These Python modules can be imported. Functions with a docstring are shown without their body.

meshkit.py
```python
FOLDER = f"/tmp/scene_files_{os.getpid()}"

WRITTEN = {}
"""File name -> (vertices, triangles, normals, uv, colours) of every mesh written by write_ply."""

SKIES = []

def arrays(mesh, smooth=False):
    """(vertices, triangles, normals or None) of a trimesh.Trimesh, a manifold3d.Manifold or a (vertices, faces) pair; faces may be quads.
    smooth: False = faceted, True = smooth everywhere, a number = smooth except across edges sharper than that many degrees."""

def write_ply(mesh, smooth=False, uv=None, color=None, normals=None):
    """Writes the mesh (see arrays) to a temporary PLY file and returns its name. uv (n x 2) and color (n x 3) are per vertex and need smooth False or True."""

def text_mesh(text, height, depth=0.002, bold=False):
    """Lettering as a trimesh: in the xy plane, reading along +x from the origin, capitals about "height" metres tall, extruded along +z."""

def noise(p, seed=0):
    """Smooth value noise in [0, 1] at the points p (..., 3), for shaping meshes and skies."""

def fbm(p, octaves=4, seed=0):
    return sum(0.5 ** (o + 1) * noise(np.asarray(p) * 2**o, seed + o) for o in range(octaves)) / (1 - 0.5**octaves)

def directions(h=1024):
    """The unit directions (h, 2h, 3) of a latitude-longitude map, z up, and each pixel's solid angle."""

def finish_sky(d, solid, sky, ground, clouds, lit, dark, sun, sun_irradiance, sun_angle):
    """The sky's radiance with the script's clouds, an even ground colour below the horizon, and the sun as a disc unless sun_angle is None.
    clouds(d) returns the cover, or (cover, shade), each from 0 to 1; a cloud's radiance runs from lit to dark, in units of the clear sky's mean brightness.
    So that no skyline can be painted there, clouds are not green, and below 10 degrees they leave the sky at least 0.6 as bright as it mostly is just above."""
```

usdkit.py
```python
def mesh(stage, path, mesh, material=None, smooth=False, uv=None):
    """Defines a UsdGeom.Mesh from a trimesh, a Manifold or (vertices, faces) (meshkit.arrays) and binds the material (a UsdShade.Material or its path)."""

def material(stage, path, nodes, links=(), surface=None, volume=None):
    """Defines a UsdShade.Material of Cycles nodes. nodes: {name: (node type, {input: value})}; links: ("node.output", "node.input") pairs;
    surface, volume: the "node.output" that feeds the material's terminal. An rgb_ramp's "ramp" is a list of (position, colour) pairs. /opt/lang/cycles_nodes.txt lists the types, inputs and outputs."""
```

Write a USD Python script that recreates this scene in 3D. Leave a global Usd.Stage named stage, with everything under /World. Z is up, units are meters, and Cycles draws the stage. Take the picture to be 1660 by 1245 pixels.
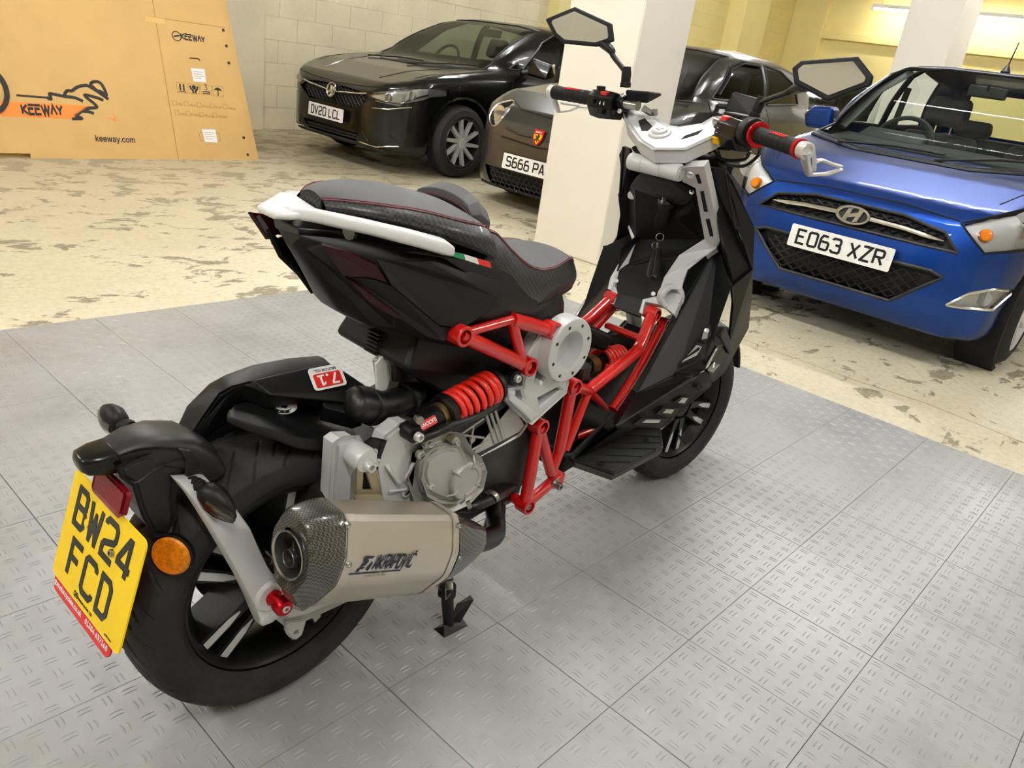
import math
import numpy as np, trimesh, usdkit, meshkit
import manifold3d as m3
from shapely.geometry import Polygon, LineString, Point, box as sbox
from shapely.ops import unary_union
from shapely import affinity
from pxr import Usd, UsdGeom, UsdLux, UsdShade, Sdf, Gf

stage = Usd.Stage.CreateInMemory()
UsdGeom.SetStageUpAxis(stage, UsdGeom.Tokens.z)
UsdGeom.SetStageMetersPerUnit(stage, 1.0)
UsdGeom.Xform.Define(stage, '/World')
stage.SetDefaultPrim(stage.GetPrimAtPath('/World'))
UsdGeom.Scope.Define(stage, '/World/Looks')

# ---------------------------------------------------------------- camera, light, exposure
cam = UsdGeom.Camera.Define(stage, '/World/camera')
cam.AddTransformOp().Set(Gf.Matrix4d(0.6728363, -0.72607997, 0.14177162, 0, 0.19763554, 0.36108917, 0.9113478, 0,
                                     -0.71290358, -0.58516877, 0.3864531, 0, 0, 0, 1.122, 1))
cam.CreateHorizontalApertureAttr(36.0); cam.CreateVerticalApertureAttr(27.0)
cam.CreateFocalLengthAttr(27.434); cam.CreateClippingRangeAttr(Gf.Vec2f(0.05, 200))
cam.CreateExposureAttr(2.05)
dome = UsdLux.DomeLight.Define(stage, '/World/ambient')
dome.CreateIntensityAttr(0.01); dome.CreateColorAttr(Gf.Vec3f(1, 0.95, 0.85))
TUBE = 60.0            # radiance of the ceiling tubes
CEIL = 3.25

# ---------------------------------------------------------------- helpers
rng = np.random.default_rng(7)
used = {}


def lin(*c):
    c = np.array(c, float) / 255.0
    return tuple(np.where(c <= 0.04045, c / 12.92, ((c + 0.055) / 1.055) ** 2.4))


def numbered(parent, name):
    k = f'{parent}/{name}'
    n = used.get(k, -1) + 1
    used[k] = n
    return k if n == 0 else f'{k}_{n:03d}'


def tag(prim, label=None, cat=None, group=None, kind=None):
    p = prim.GetPrim() if hasattr(prim, 'GetPrim') else prim
    for k, v in (('label', label), ('category', cat), ('group', group), ('kind', kind)):
        if v: p.SetCustomDataByKey(k, v)
    return p


class Thing:
    """An Xform under /World at the thing's base; its parts are meshes given in the thing's own frame."""
    def __init__(self, name, label, cat, loc=(0, 0, 0), rot=0.0, group=None, kind=None):
        self.path = numbered('/World', name)
        x = UsdGeom.Xform.Define(stage, self.path)
        x.AddTranslateOp().Set(Gf.Vec3d(*map(float, loc)))
        x.AddRotateZOp().Set(float(rot))
        self.prim = tag(x, label, cat, group, kind)

    def add(self, name, mesh, mat, parent=None, smooth=30, label=None, kind=None):
        path = numbered(parent or self.path, name)
        m = usdkit.mesh(stage, path, join(mesh), M[mat], smooth=smooth)
        tag(m, label, kind=kind)
        return path


def top(name, mesh, mat, label, cat, group=None, kind=None, smooth=30, loc=None):
    path = numbered('/World', name)
    m = usdkit.mesh(stage, path, join(mesh), M[mat], smooth=smooth)
    if loc is not None: UsdGeom.Xformable(m).AddTranslateOp().Set(Gf.Vec3d(*map(float, loc)))
    return tag(m, label, cat, group, kind)


def tm(x):
    if isinstance(x, trimesh.Trimesh): return x
    if hasattr(x, 'to_mesh'):
        k = x.to_mesh()
        return trimesh.Trimesh(np.array(k.vert_properties[:, :3]), np.array(k.tri_verts), process=False)
    v, f = np.asarray(x[0], float), np.asarray(x[1], int)
    if f.shape[1] == 4: f = np.vstack([f[:, [0, 1, 2]], f[:, [0, 2, 3]]])
    return trimesh.Trimesh(v, f, process=False)


def join(ms):
    if isinstance(ms, list): return trimesh.util.concatenate([tm(x) for x in ms])
    return tm(ms)


def moved(m, t=(0, 0, 0), R=None):
    m = join(m).copy()
    if R is not None: m.apply_transform(np.block([[np.asarray(R, float), np.zeros((3, 1))], [np.zeros((1, 3)), np.ones((1, 1))]]))
    m.apply_translation(np.asarray(t, float)); return m


def rotm(axis, deg): return trimesh.transformations.rotation_matrix(math.radians(deg), axis)[:3, :3]


def mirror(m):
    """The mirror image in the plane y = 0."""
    m = join(m).copy(); m.vertices = m.vertices * [1, -1, 1]; m.faces = m.faces[:, ::-1]; return m


def both(m): return [join(m), mirror(m)]


def box(lo, hi, ch=0.0):
    lo, hi = np.minimum(lo, hi), np.maximum(lo, hi)
    if ch <= 0:
        m = trimesh.creation.box(hi - lo); m.apply_translation((lo + hi) / 2); return m
    c = min(ch, *(0.49 * (hi - lo)))
    pts = []
    for i in np.ndindex(2, 2, 2):
        k = np.where(np.array(i) == 1, hi, lo); s = np.where(np.array(i) == 1, -1, 1) * c
        for a in range(3):
            q = k + s; q[a] = k[a]; pts.append(q)
    return m3.Manifold.hull_points(np.array(pts))


def hull(pts, r=0.0, seg=10):
    """The convex hull of the points, its corners and edges rounded with radius r."""
    pts = np.asarray(pts, float)
    if r <= 0: return m3.Manifold.hull_points(pts)
    s = tm(m3.Manifold.sphere(r, seg)).vertices
    return m3.Manifold.hull_points((pts[:, None] + s[None]).reshape(-1, 3))


def frame(d):
    d = np.asarray(d, float); d = d / np.linalg.norm(d)
    a = np.cross(d, [0, 0, 1.0] if abs(d[2]) < 0.9 else [1.0, 0, 0]); a /= np.linalg.norm(a)
    return a, np.cross(d, a), d


def cyl(a, b, r, r2=None, n=24, caps=True):
    """A cylinder or cone from a to b."""
    return lathe([(0, r), (np.linalg.norm(np.subtract(b, a)), r if r2 is None else r2)], a, np.subtract(b, a), n, caps)


def lathe(prof, origin=(0, 0, 0), axis=(0, 0, 1), n=32, caps=True):
    """prof: (distance along the axis, radius) pairs."""
    u, v, w = frame(axis); o = np.asarray(origin, float)
    t = np.arange(n) * 2 * np.pi / n
    ring = np.cos(t)[:, None] * u + np.sin(t)[:, None] * v
    V = np.concatenate([o + h * w + max(r, 1e-5) * ring for h, r in prof])
    k = len(prof); F = []
    i, j = np.meshgrid(np.arange(k - 1), np.arange(n), indexing='ij')
    q = np.stack([i * n + j, i * n + (j + 1) % n, (i + 1) * n + (j + 1) % n, (i + 1) * n + j], -1).reshape(-1, 4)
    F = np.vstack([q[:, [0, 1, 2]], q[:, [0, 2, 3]]])
    if caps:
        V = np.vstack([V, o + prof[0][0] * w, o + prof[-1][0] * w]); a, b = len(V) - 2, len(V) - 1
        j = np.arange(n); e = (k - 1) * n
        F = np.vstack([F, np.c_[np.full(n, a), (j + 1) % n, j], np.c_[np.full(n, b), e + j, e + (j + 1) % n]])
    return trimesh.Trimesh(V, F, process=False)


def spline(pts, n=8):
    """A Catmull-Rom curve through the points."""
    p = np.asarray(pts, float)
    if len(p) < 3: return p
    q = np.vstack([2 * p[0] - p[1], p, 2 * p[-1] - p[-2]]); out = []
    for i in range(1, len(q) - 2):
        for t in np.linspace(0, 1, n, endpoint=False):
            a, b, c, d = q[i - 1:i + 3]
            out.append(0.5 * (2 * b + (c - a) * t + (2 * a - 5 * b + 4 * c - d) * t * t + (3 * b - a - 3 * c + d) * t ** 3))
    return np.array(out + [p[-1]])


def tube(pts, r, n=12, smooth=0, caps=True, flat=1.0, up=None):
    """A tube along the points; r a number or one per point; flat squashes it across."""
    p = np.asarray(pts, float); r = np.broadcast_to(r, (len(p),)).astype(float)
    if smooth:
        r = np.interp(np.linspace(0, len(p) - 1, (len(p) - 1) * smooth + 1), np.arange(len(p)), r); p = spline(p, smooth)
    t = np.gradient(p, axis=0); t /= np.linalg.norm(t, axis=1, keepdims=True) + 1e-12
    if len(p) > 2 and not smooth:
        s = np.diff(p, axis=0); s /= np.linalg.norm(s, axis=1, keepdims=True)
        t[1:-1] = s[1:] + s[:-1]; t /= np.linalg.norm(t, axis=1, keepdims=True)
    if up is not None:
        a = np.cross(np.broadcast_to(up, t.shape), t); a /= np.linalg.norm(a, axis=1, keepdims=True)
    else:
        a = np.zeros_like(t); a[0] = frame(t[0])[0]
        for i in range(1, len(p)):
            k = a[i - 1] - t[i] * (a[i - 1] @ t[i]); a[i] = k / np.linalg.norm(k)
    b = np.cross(t, a)
    w = np.arange(n) * 2 * np.pi / n
    V = (p[:, None] + r[:, None, None] * (np.cos(w)[None, :, None] * a[:, None] + flat * np.sin(w)[None, :, None] * b[:, None])).reshape(-1, 3)
    return skin(V.reshape(len(p), n, 3), caps)


def skin(S, caps=True, close=True):
    """A surface through the rings S (k, n, 3)."""
    S = np.asarray(S, float); k, n = S.shape[:2]; V = S.reshape(-1, 3)
    i, j = np.meshgrid(np.arange(k - 1), np.arange(n if close else n - 1), indexing='ij')
    q = np.stack([i * n + j, i * n + (j + 1) % n, (i + 1) * n + (j + 1) % n, (i + 1) * n + j], -1).reshape(-1, 4)
    F = [q[:, [0, 1, 2]], q[:, [0, 2, 3]]]
    if caps and close:
        V = np.vstack([V, S[0].mean(0), S[-1].mean(0)]); j = np.arange(n); a, b, e = k * n, k * n + 1, (k - 1) * n
        F += [np.c_[np.full(n, a), (j + 1) % n, j], np.c_[np.full(n, b), e + j, e + (j + 1) % n]]
    return fix(trimesh.Trimesh(V, np.vstack(F), process=False))


def fix(m):
    if m.is_watertight and m.volume < 0: m.invert()
    return m


def poly(pts, holes=()):
    p = Polygon(pts, holes); return p if p.is_valid else p.buffer(0)


def ext(p, d):
    """The shapely polygon extruded along +z by d."""
    gs = [g for g in getattr(p, 'geoms', [p]) if g.area > 1e-12]
    return trimesh.util.concatenate([trimesh.creation.extrude_polygon(g, d, engine='earcut') for g in gs])


def chamfered(p, d, ch):
    """Extruded along +z by d with its top edge chamfered."""
    gs = [g for g in getattr(p, 'geoms', [p])]
    out = []
    for g in gs:
        a = g.buffer(-ch, join_style=2)
        out.append(ext(g, d - ch))
        for k in getattr(a, 'geoms', [a]):
            if k.area < 1e-10: continue
            t = ext(k, ch); out.append(moved(t, (0, 0, d - ch)))
        for ring in [g.exterior, *g.interiors]:
            c = np.array(ring.coords)[:-1]
            if Polygon(c).exterior.is_ccw != (ring is g.exterior): c = c[::-1]
            n = len(c); e = np.roll(c, -1, 0) - c; L = np.linalg.norm(e, axis=1, keepdims=True); e = e / np.maximum(L, 1e-9)
            nn = np.c_[-e[:, 1], e[:, 0]]; b = nn + np.roll(nn, 1, 0); b /= np.maximum((b * nn).sum(1, keepdims=True), 0.25)
            V = np.vstack([np.c_[c, np.full(n, d - ch)], np.c_[c + b * ch, np.full(n, d)]])
            j = np.arange(n); k = (j + 1) % n
            out.append(trimesh.Trimesh(V, np.vstack([np.c_[j, k, n + k], np.c_[j, n + k, n + j]]), process=False))
    return trimesh.util.concatenate(out)


def plate_xz(pts, y0, y1, holes=(), ch=0.0, r=0.0):
    """A plate outlined in the x-z plane between y0 (the outer face) and y1."""
    p = pts if isinstance(pts, Polygon) else poly(pts, holes)
    if r: p = p.buffer(-r).buffer(2 * r).buffer(-r)
    m = chamfered(p, abs(y1 - y0), ch) if ch else ext(p, abs(y1 - y0))
    v = m.vertices.copy(); s = 1 if y0 > y1 else -1
    m.vertices = np.c_[v[:, 0], y1 + s * v[:, 2], v[:, 1]]
    if s > 0: m.invert()
    return m


def place(m, origin, xdir, ydir):
    """Puts a mesh made in the xy plane (front +z) on the plane spanned by xdir and ydir."""
    x = np.asarray(xdir, float); x /= np.linalg.norm(x); y = np.asarray(ydir, float); y -= x * (x @ y); y /= np.linalg.norm(y)
    return moved(m, origin, np.stack([x, y, np.cross(x, y)], 1))


def sweep(section, path, up=(0, 0, 1), caps=True):
    """section (n, 2) swept along the path; section x across, y along up."""
    p = np.asarray(path, float); t = np.gradient(p, axis=0)
    s = np.diff(p, axis=0); s /= np.linalg.norm(s, axis=1, keepdims=True); t[1:-1] = s[1:] + s[:-1]; t[0], t[-1] = s[0], s[-1]
    t /= np.linalg.norm(t, axis=1, keepdims=True); sec = np.asarray(section, float)
    a = np.cross(t, np.broadcast_to(up, t.shape)); a /= np.linalg.norm(a, axis=1, keepdims=True); b = np.cross(a, t)
    return skin(p[:, None] + sec[None, :, :1] * a[:, None] + sec[None, :, 1:] * b[:, None], caps)


def clip(m, planes):
    """Cuts a mesh by half-spaces (n, d), keeping n.x >= d in all: (inside, outside)."""
    m = tm(m); V, F = m.vertices, m.faces; outs = []
    for n, d in planes:
        s = V @ np.asarray(n, float) - d; s[np.abs(s) < 1e-9] = 1e-9
        pos = (s[F] > 0); c = pos.sum(1)
        keepF, dropF = [F[c == 3]], [F[c == 0]]; newV = []; base = len(V)
        for idx in np.nonzero((c == 1) | (c == 2))[0]:
            f = F[idx]; p = pos[idx]; lone = np.nonzero(p == (c[idx] == 1))[0][0]
            a, b, e = f[lone], f[(lone + 1) % 3], f[(lone + 2) % 3]
            ab = V[a] + (V[b] - V[a]) * (s[a] / (s[a] - s[b])); ae = V[a] + (V[e] - V[a]) * (s[a] / (s[a] - s[e]))
            i, j = base + len(newV), base + len(newV) + 1; newV += [ab, ae]
            t1, t2 = [[a, i, j]], [[i, b, e], [i, e, j]]
            (keepF if c[idx] == 1 else dropF).append(np.array(t1)); (dropF if c[idx] == 1 else keepF).append(np.array(t2))
        V2 = np.vstack([V, np.array(newV).reshape(-1, 3)])
        outs.append((V2, np.vstack(dropF))); V, F = V2, np.vstack(keepF)
    def clean(V, F):
        if not len(F): return trimesh.Trimesh()
        k = trimesh.Trimesh(V, F, process=False); k.merge_vertices(digits_vertex=7); k.remove_unreferenced_vertices(); return k
    out = [clean(*o) for o in outs if len(o[1])]
    o = trimesh.util.concatenate(out) if out else trimesh.Trimesh()
    if len(out) > 1: o.merge_vertices(digits_vertex=7)
    return clean(V, F), o


def prism(pts, ax=(0, 2), extra=()):
    """Half-spaces of the convex polygon pts seen along the remaining axis."""
    p = np.asarray(pts, float); c = p.mean(0); out = []
    for a, b in zip(p, np.roll(p, -1, 0)):
        e = b - a; n2 = np.array([-e[1], e[0]]); n2 /= np.linalg.norm(n2)
        if n2 @ (c - a) < 0: n2 = -n2
        n = np.zeros(3); n[list(ax)] = n2; out.append((n, float(n2 @ a)))
    return out + list(extra)


def smoothed(m, n=10):
    m = tm(m).copy(); m.merge_vertices(); trimesh.smoothing.filter_taubin(m, lamb=0.5, nu=0.53, iterations=n); return m


def text(s, h, depth=0.0006, bold=True, slant=0.0, stretch=1.0):
    m = meshkit.text_mesh(s, h, depth, bold)
    v = m.vertices.copy(); v[:, 0] = v[:, 0] * stretch + slant * v[:, 1]; m.vertices = v
    m.apply_translation([-(v[:, 0].min() + v[:, 0].max()) / 2, -h / 2, 0]); return m


# ---------------------------------------------------------------- materials
M = {}


def pbr(name, col, rough=0.5, metal=0.0, noise=None, bump=None, bevel=0.0, ramp=None, **kw):
    """noise: (scale, amount of tone change); bump: (scale, strength, distance)."""
    n, l = {'p': ('principled_bsdf', {'base_color': col, 'roughness': rough, 'metallic': metal, **kw})}, []
    if noise or bump: n['tc'] = ('texture_coordinate', {})
    if noise:
        s, a = noise
        n['nz'] = ('noise_texture', {'scale': s, 'detail': 5.0, 'roughness': 0.6})
        n['rp'] = ('rgb_ramp', {'ramp': [(0.3, tuple(np.array(col) * (1 - a))), (0.7, tuple(np.minimum(np.array(col) * (1 + a), 1)))]})
        l += [('tc.object', 'nz.vector'), ('nz.fac', 'rp.fac'), ('rp.color', 'p.base_color')]
    last = None
    if bevel:
        n['bv'] = ('bevel', {'radius': bevel, 'samples': 4}); last = 'bv.bevel'
    if bump:
        s, st, d = bump
        n['bn'] = ('noise_texture', {'scale': s, 'detail': 3.0}); n['bp'] = ('bump', {'strength': st, 'distance': d})
        l += [('tc.object', 'bn.vector'), ('bn.fac', 'bp.height')]
        if last: l.append((last, 'bp.normal'))
        last = 'bp.normal'
    if last: l.append((last, 'p.normal'))
    M[name] = usdkit.material(stage, f'/World/Looks/{name}', n, l, surface='p.BSDF')


def emit(name, col, strength):
    M[name] = usdkit.material(stage, f'/World/Looks/{name}', {'e': ('emission', {'color': col, 'strength': strength})}, [], surface='e.emission')


def pane(name, tint, f=1.0, rough=0.0):
    """A thin pane: it lets light straight through and mirrors at grazing angles."""
    M[name] = usdkit.material(stage, f'/World/Looks/{name}', {
        't': ('transparent_bsdf', {'color': tint}), 'g': ('glossy_bsdf', {'roughness': rough, 'color': (1, 1, 1)}),
        'fr': ('fresnel', {'IOR': 1.5}), 'k': ('math', {'math_type': 'multiply', 'value2': f, 'use_clamp': True}), 'm': ('mix_closure', {})},
        [('fr.fac', 'k.value1'), ('k.value', 'm.fac'), ('t.BSDF', 'm.closure1'), ('g.BSDF', 'm.closure2')], surface='m.closure')

# ================================================================ the setting
pbr('paint_wall', lin(226, 216, 186), 0.75, noise=(1.3, 0.06), bump=(26, 0.25, 0.006))
pbr('paint_block', lin(226, 216, 184), 0.7, noise=(2.5, 0.07), bump=(38, 0.35, 0.006))
pbr('mortar', lin(214, 204, 172), 0.85, bump=(60, 0.4, 0.004))
pbr('paint_yellow', lin(232, 216, 150), 0.7, noise=(0.9, 0.05), bump=(12, 0.2, 0.008))
pbr('paint_pillar', lin(232, 226, 212), 0.6, noise=(0.8, 0.025), bump=(18, 0.08, 0.004))
pbr('ceiling_white', lin(196, 192, 180), 0.8)
pbr('paint_plain', lin(176, 170, 152), 0.8)
pbr('lamp_body', lin(235, 235, 230), 0.4)
emit('tube_glow', (0.98, 0.985, 1.0), TUBE)
emit('tube_glow_dim', (1.0, 0.97, 0.86), TUBE * 0.3)

# concrete with worn, flaking cream paint: the paint's patches are long in x
M['concrete'] = usdkit.material(stage, '/World/Looks/concrete', {
    'g': ('geometry', {}), 'mp': ('mapping', {'scale': (1.0, 1.5, 1.0), 'rotation': (0, 0, 0.9)}),
    'big': ('noise_texture', {'scale': 0.55, 'detail': 4.0, 'roughness': 0.55}),
    'mid': ('noise_texture', {'scale': 4.2, 'detail': 9.0, 'roughness': 0.70, 'distortion': 0.5}),
    'fine': ('noise_texture', {'scale': 38.0, 'detail': 6.0, 'roughness': 0.7}),
    'bigr': ('map_range', {'from_min': 0.32, 'from_max': 0.7, 'to_min': -0.07, 'to_max': 0.055, 'clamp': True}),
    'sep': ('separate_xyz', {}), 'far': ('map_range', {'from_min': 4.0, 'from_max': 6.4, 'to_min': 0.0, 'to_max': 0.06, 'clamp': True}),
    'dirt': ('map_range', {'from_min': 3.2, 'from_max': 6.0, 'to_min': 0.0, 'to_max': 0.72, 'clamp': True}), 'md': ('mix_color', {'blend_type': 'mix', 'b': lin(158, 147, 120)}),
    'a1': ('math', {'math_type': 'add'}), 'a2': ('math', {'math_type': 'add'}),
    'mask': ('rgb_ramp', {'ramp': [(0.545, (0, 0, 0)), (0.575, (1, 1, 1))]}),
    'paint': ('rgb_ramp', {'ramp': [(0.3, lin(206, 197, 168)), (0.5, lin(226, 218, 190)), (0.75, lin(236, 230, 206))]}),
    'bare': ('rgb_ramp', {'ramp': [(0.25, lin(116, 109, 92)), (0.55, lin(158, 149, 124)), (0.8, lin(184, 174, 146))]}),
    'soil': ('rgb_ramp', {'ramp': [(0.35, (0.80, 0.78, 0.74)), (0.62, (1, 1, 1))]}),
    'mx': ('mix_color', {'blend_type': 'mix'}), 'mm': ('mix_color', {'blend_type': 'multiply', 'fac': 0.9}),
    'bp': ('bump', {'strength': 0.6, 'distance': 0.003, 'invert': True}), 'b2': ('bump', {'strength': 0.25, 'distance': 0.003}),
    'rr': ('map_range', {'from_min': 0.0, 'from_max': 1.0, 'to_min': 0.42, 'to_max': 0.75}),
    'p': ('principled_bsdf', {})},
    [('g.position', 'mp.vector'), ('mp.vector', 'big.vector'), ('mp.vector', 'mid.vector'), ('g.position', 'fine.vector'),
     ('big.fac', 'bigr.value'), ('g.position', 'sep.vector'), ('sep.y', 'far.value'), ('mid.fac', 'a1.value1'), ('bigr.result', 'a1.value2'),
     ('a1.value', 'a2.value1'), ('far.result', 'a2.value2'), ('a2.value', 'mask.fac'), ('fine.fac', 'paint.fac'), ('fine.fac', 'bare.fac'),
     ('mask.color', 'mx.fac'), ('paint.color', 'mx.a'), ('bare.color', 'mx.b'), ('big.fac', 'soil.fac'), ('mx.result', 'mm.a'), ('soil.color', 'mm.b'),
     ('sep.y', 'dirt.value'), ('dirt.result', 'md.fac'), ('mm.result', 'md.a'), ('md.result', 'p.base_color'), ('mask.color', 'bp.height'), ('fine.fac', 'b2.height'), ('bp.normal', 'b2.normal'), ('b2.normal', 'p.normal'),
     ('mask.color', 'rr.value'), ('rr.result', 'p.roughness')], surface='p.BSDF')
M['mat_grey'] = usdkit.material(stage, '/World/Looks/mat_grey', {
    'g': ('geometry', {}), 'n': ('noise_texture', {'scale': 2.2, 'detail': 6.0, 'roughness': 0.6}), 'f': ('noise_texture', {'scale': 420.0, 'detail': 2.0}),
    'r': ('rgb_ramp', {'ramp': [(0.3, lin(146, 146, 144)), (0.55, lin(160, 160, 158)), (0.8, lin(166, 167, 166))]}),
    'q': ('map_range', {'from_min': 0.3, 'from_max': 0.7, 'to_min': 0.28, 'to_max': 0.42}),
    'b': ('bump', {'strength': 0.12, 'distance': 0.0006}), 'p': ('principled_bsdf', {'specular_ior_level': 0.55})},
    [('g.position', 'n.vector'), ('g.position', 'f.vector'), ('n.fac', 'r.fac'), ('r.color', 'p.base_color'), ('n.fac', 'q.value'), ('q.result', 'p.roughness'),
     ('f.fac', 'b.height'), ('b.normal', 'p.normal')], surface='p.BSDF')
pbr('gap_dark', lin(46, 43, 38), 0.9)

# floor: two painted slabs either side of an open joint, on a darker bed
MATZ = 0.0
FZ = -0.007     # the concrete lies a mat's thickness below the mat
fl = Thing('floor', 'worn concrete floor with flaking cream paint', 'floor', kind='structure')
jx = [(3.555, -4.0), (3.545, 0.25), (3.60, 0.65), (3.56, 0.95), (3.57, 2.6)]
def slab(pts): return moved(ext(poly(pts), 0.03), (0, 0, FZ - 0.03))
fl.add('bed', box((-6, -6, FZ - 0.12), (18, 9, FZ - 0.03)), 'gap_dark', smooth=False)
fl.add('slab', slab([(-6, -6), (3.555, -6)] + jx + [(3.57, 9), (-6, 9)]), 'concrete', smooth=False)
fl.add('slab', slab([(18, -6), (18, 9), (3.5705, 9)] + [(x + (0.010 if 0 < y < 2 else 0.0012), y) for x, y in jx[::-1]] + [(3.565, -6)]), 'concrete', smooth=False)

# interlocking mat: each tile carries a basket weave of raised curved ribs
def make_tile(w=0.3004, h=0.298, t=0.007):
    g = 0.00025
    hx, hy = h / 2 - g, w / 2 - g
    body = tm(box((-hx, -hy, -t), (hx, hy, 0.0), 0.0004))
    V, F = [], []
    n, cell = 8, h / 8
    for i in range(n):
        for j in range(n):
            cx, cy = (i + 0.5) * h / n - h / 2, (j + 0.5) * w / n - w / 2
            o = (i + j) % 2
            for s in (-1, 1):
                L, wd, hh, off = 0.0132, 0.0019, 0.0014, 0.0046 * s
                b = len(V)
                for k, tt in enumerate((-1, -0.5, 0.5, 1)):
                    y0 = off + 0.0022 * (1 - tt * tt) - 0.001; x0 = tt * L
                    wk = wd * (0.05 if abs(tt) == 1 else 1.0); zk = 0.0 if abs(tt) == 1 else hh
                    for yy, zz in ((-wk, -0.0002), (0, zk), (wk, -0.0002)):
                        p = (x0, y0 + yy) if o else (y0 + yy, x0)
                        V.append((cx + p[0], cy + p[1], zz))
                for k in range(3):
                    for e in range(2):
                        a, c = b + 3 * k + e, b + 3 * k + e + 1; d, f = a + 3, c + 3
                        F += ([(a, d, f), (a, f, c)] if o else [(a, f, d), (a, c, f)])
    ribs = trimesh.Trimesh(np.array(V), np.array(F), process=False)
    if ribs.face_normals[:, 2].mean() < 0: ribs.invert()
    return trimesh.util.concatenate([body, ribs])

tile = make_tile(); tn = meshkit.arrays(tile, 40)
mat_thing = Thing('floor_mat', 'light grey interlocking rib-patterned tile mat under the scooter', 'floor mat')
first = None
for i in range(-3, 9):
    for j in range(-6, 9):
        x, y = 0.4769 + 0.2995 * i + 0.15, 0.2177 + 0.3012 * j + 0.1506
        p = numbered(mat_thing.path, 'tile')
        m = UsdGeom.Mesh.Define(stage, p)
        if first is None:
            usdkit.mesh(stage, p, tile, M['mat_grey'], smooth=40); first = p
        else:
            m.GetPrim().GetReferences().AddInternalReference(first)
        UsdGeom.Xformable(m).MakeMatrixXform().Set(Gf.Matrix4d().SetTranslate(Gf.Vec3d(x, y, float(rng.uniform(-0.0004, 0.0002)))))

# walls
WY = 7.9
wl = Thing('wall_left', 'cream painted block wall behind the black hatchback', 'wall', kind='structure')
wl.add('bed', box((4.6, WY + 0.004, FZ), (17.1, WY + 0.3, CEIL)), 'mortar', smooth=False)
bl = []
for r in range(15):
    z0, z1 = FZ + r * 0.225, min(FZ + (r + 1) * 0.225, CEIL)
    x = 4.69 - (0.225 if r % 2 else 0)
    while x < 16.9:
        a, b = max(x, 4.69), min(x + 0.45, 16.9)
        if b - a > 0.03 and z1 - z0 > 0.02: bl.append((a, b, z0, z1))
        x += 0.45
bl.sort(key=lambda q: q[0]); rest = []
for k, (a, b, z0, z1) in enumerate(bl):
    d = float(rng.uniform(0, 0.0025))
    m = box((a + 0.001, WY - d, z0 + 0.001), (b - 0.001, WY + 0.05, z1 - 0.001), 0.0028)
    if k < 300: wl.add('block', m, 'paint_block' if a < 9.3 else 'paint_yellow', smooth=False)
    else: rest.append(m)
wl.add('far_blocks', rest, 'paint_yellow', smooth=False, kind='stuff')
wl.add('pilaster', box((-6, 7.78, FZ), (4.685, 8.2, CEIL), 0.006), 'paint_wall', smooth=False, label='smooth proud section of wall behind the cardboard')
wl.add('pilaster', box((9.15, 7.72, FZ), (9.75, 7.95, CEIL), 0.006), 'paint_yellow', smooth=False)
wl.add('pilaster', box((14.1, 7.55, FZ), (15.0, 7.95, CEIL), 0.006), 'paint_yellow', smooth=False)
wb = Thing('wall_back', 'yellow painted back wall behind the parked cars', 'wall', kind='structure')
wb.add('panel', box((16.9, -6, FZ), (17.2, 8.1, CEIL)), 'paint_yellow', smooth=False)
wb.add('ledge', box((16.78, -6, 2.28), (16.95, 7.9, 2.42), 0.01), 'paint_yellow', smooth=False)
wb.add('pilaster', box((16.72, 7.2, FZ), (16.95, 7.9, CEIL), 0.01), 'paint_yellow', smooth=False)
wr = Thing('wall_right', 'plain cream wall to the right of the camera', 'wall', kind='structure')
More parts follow.
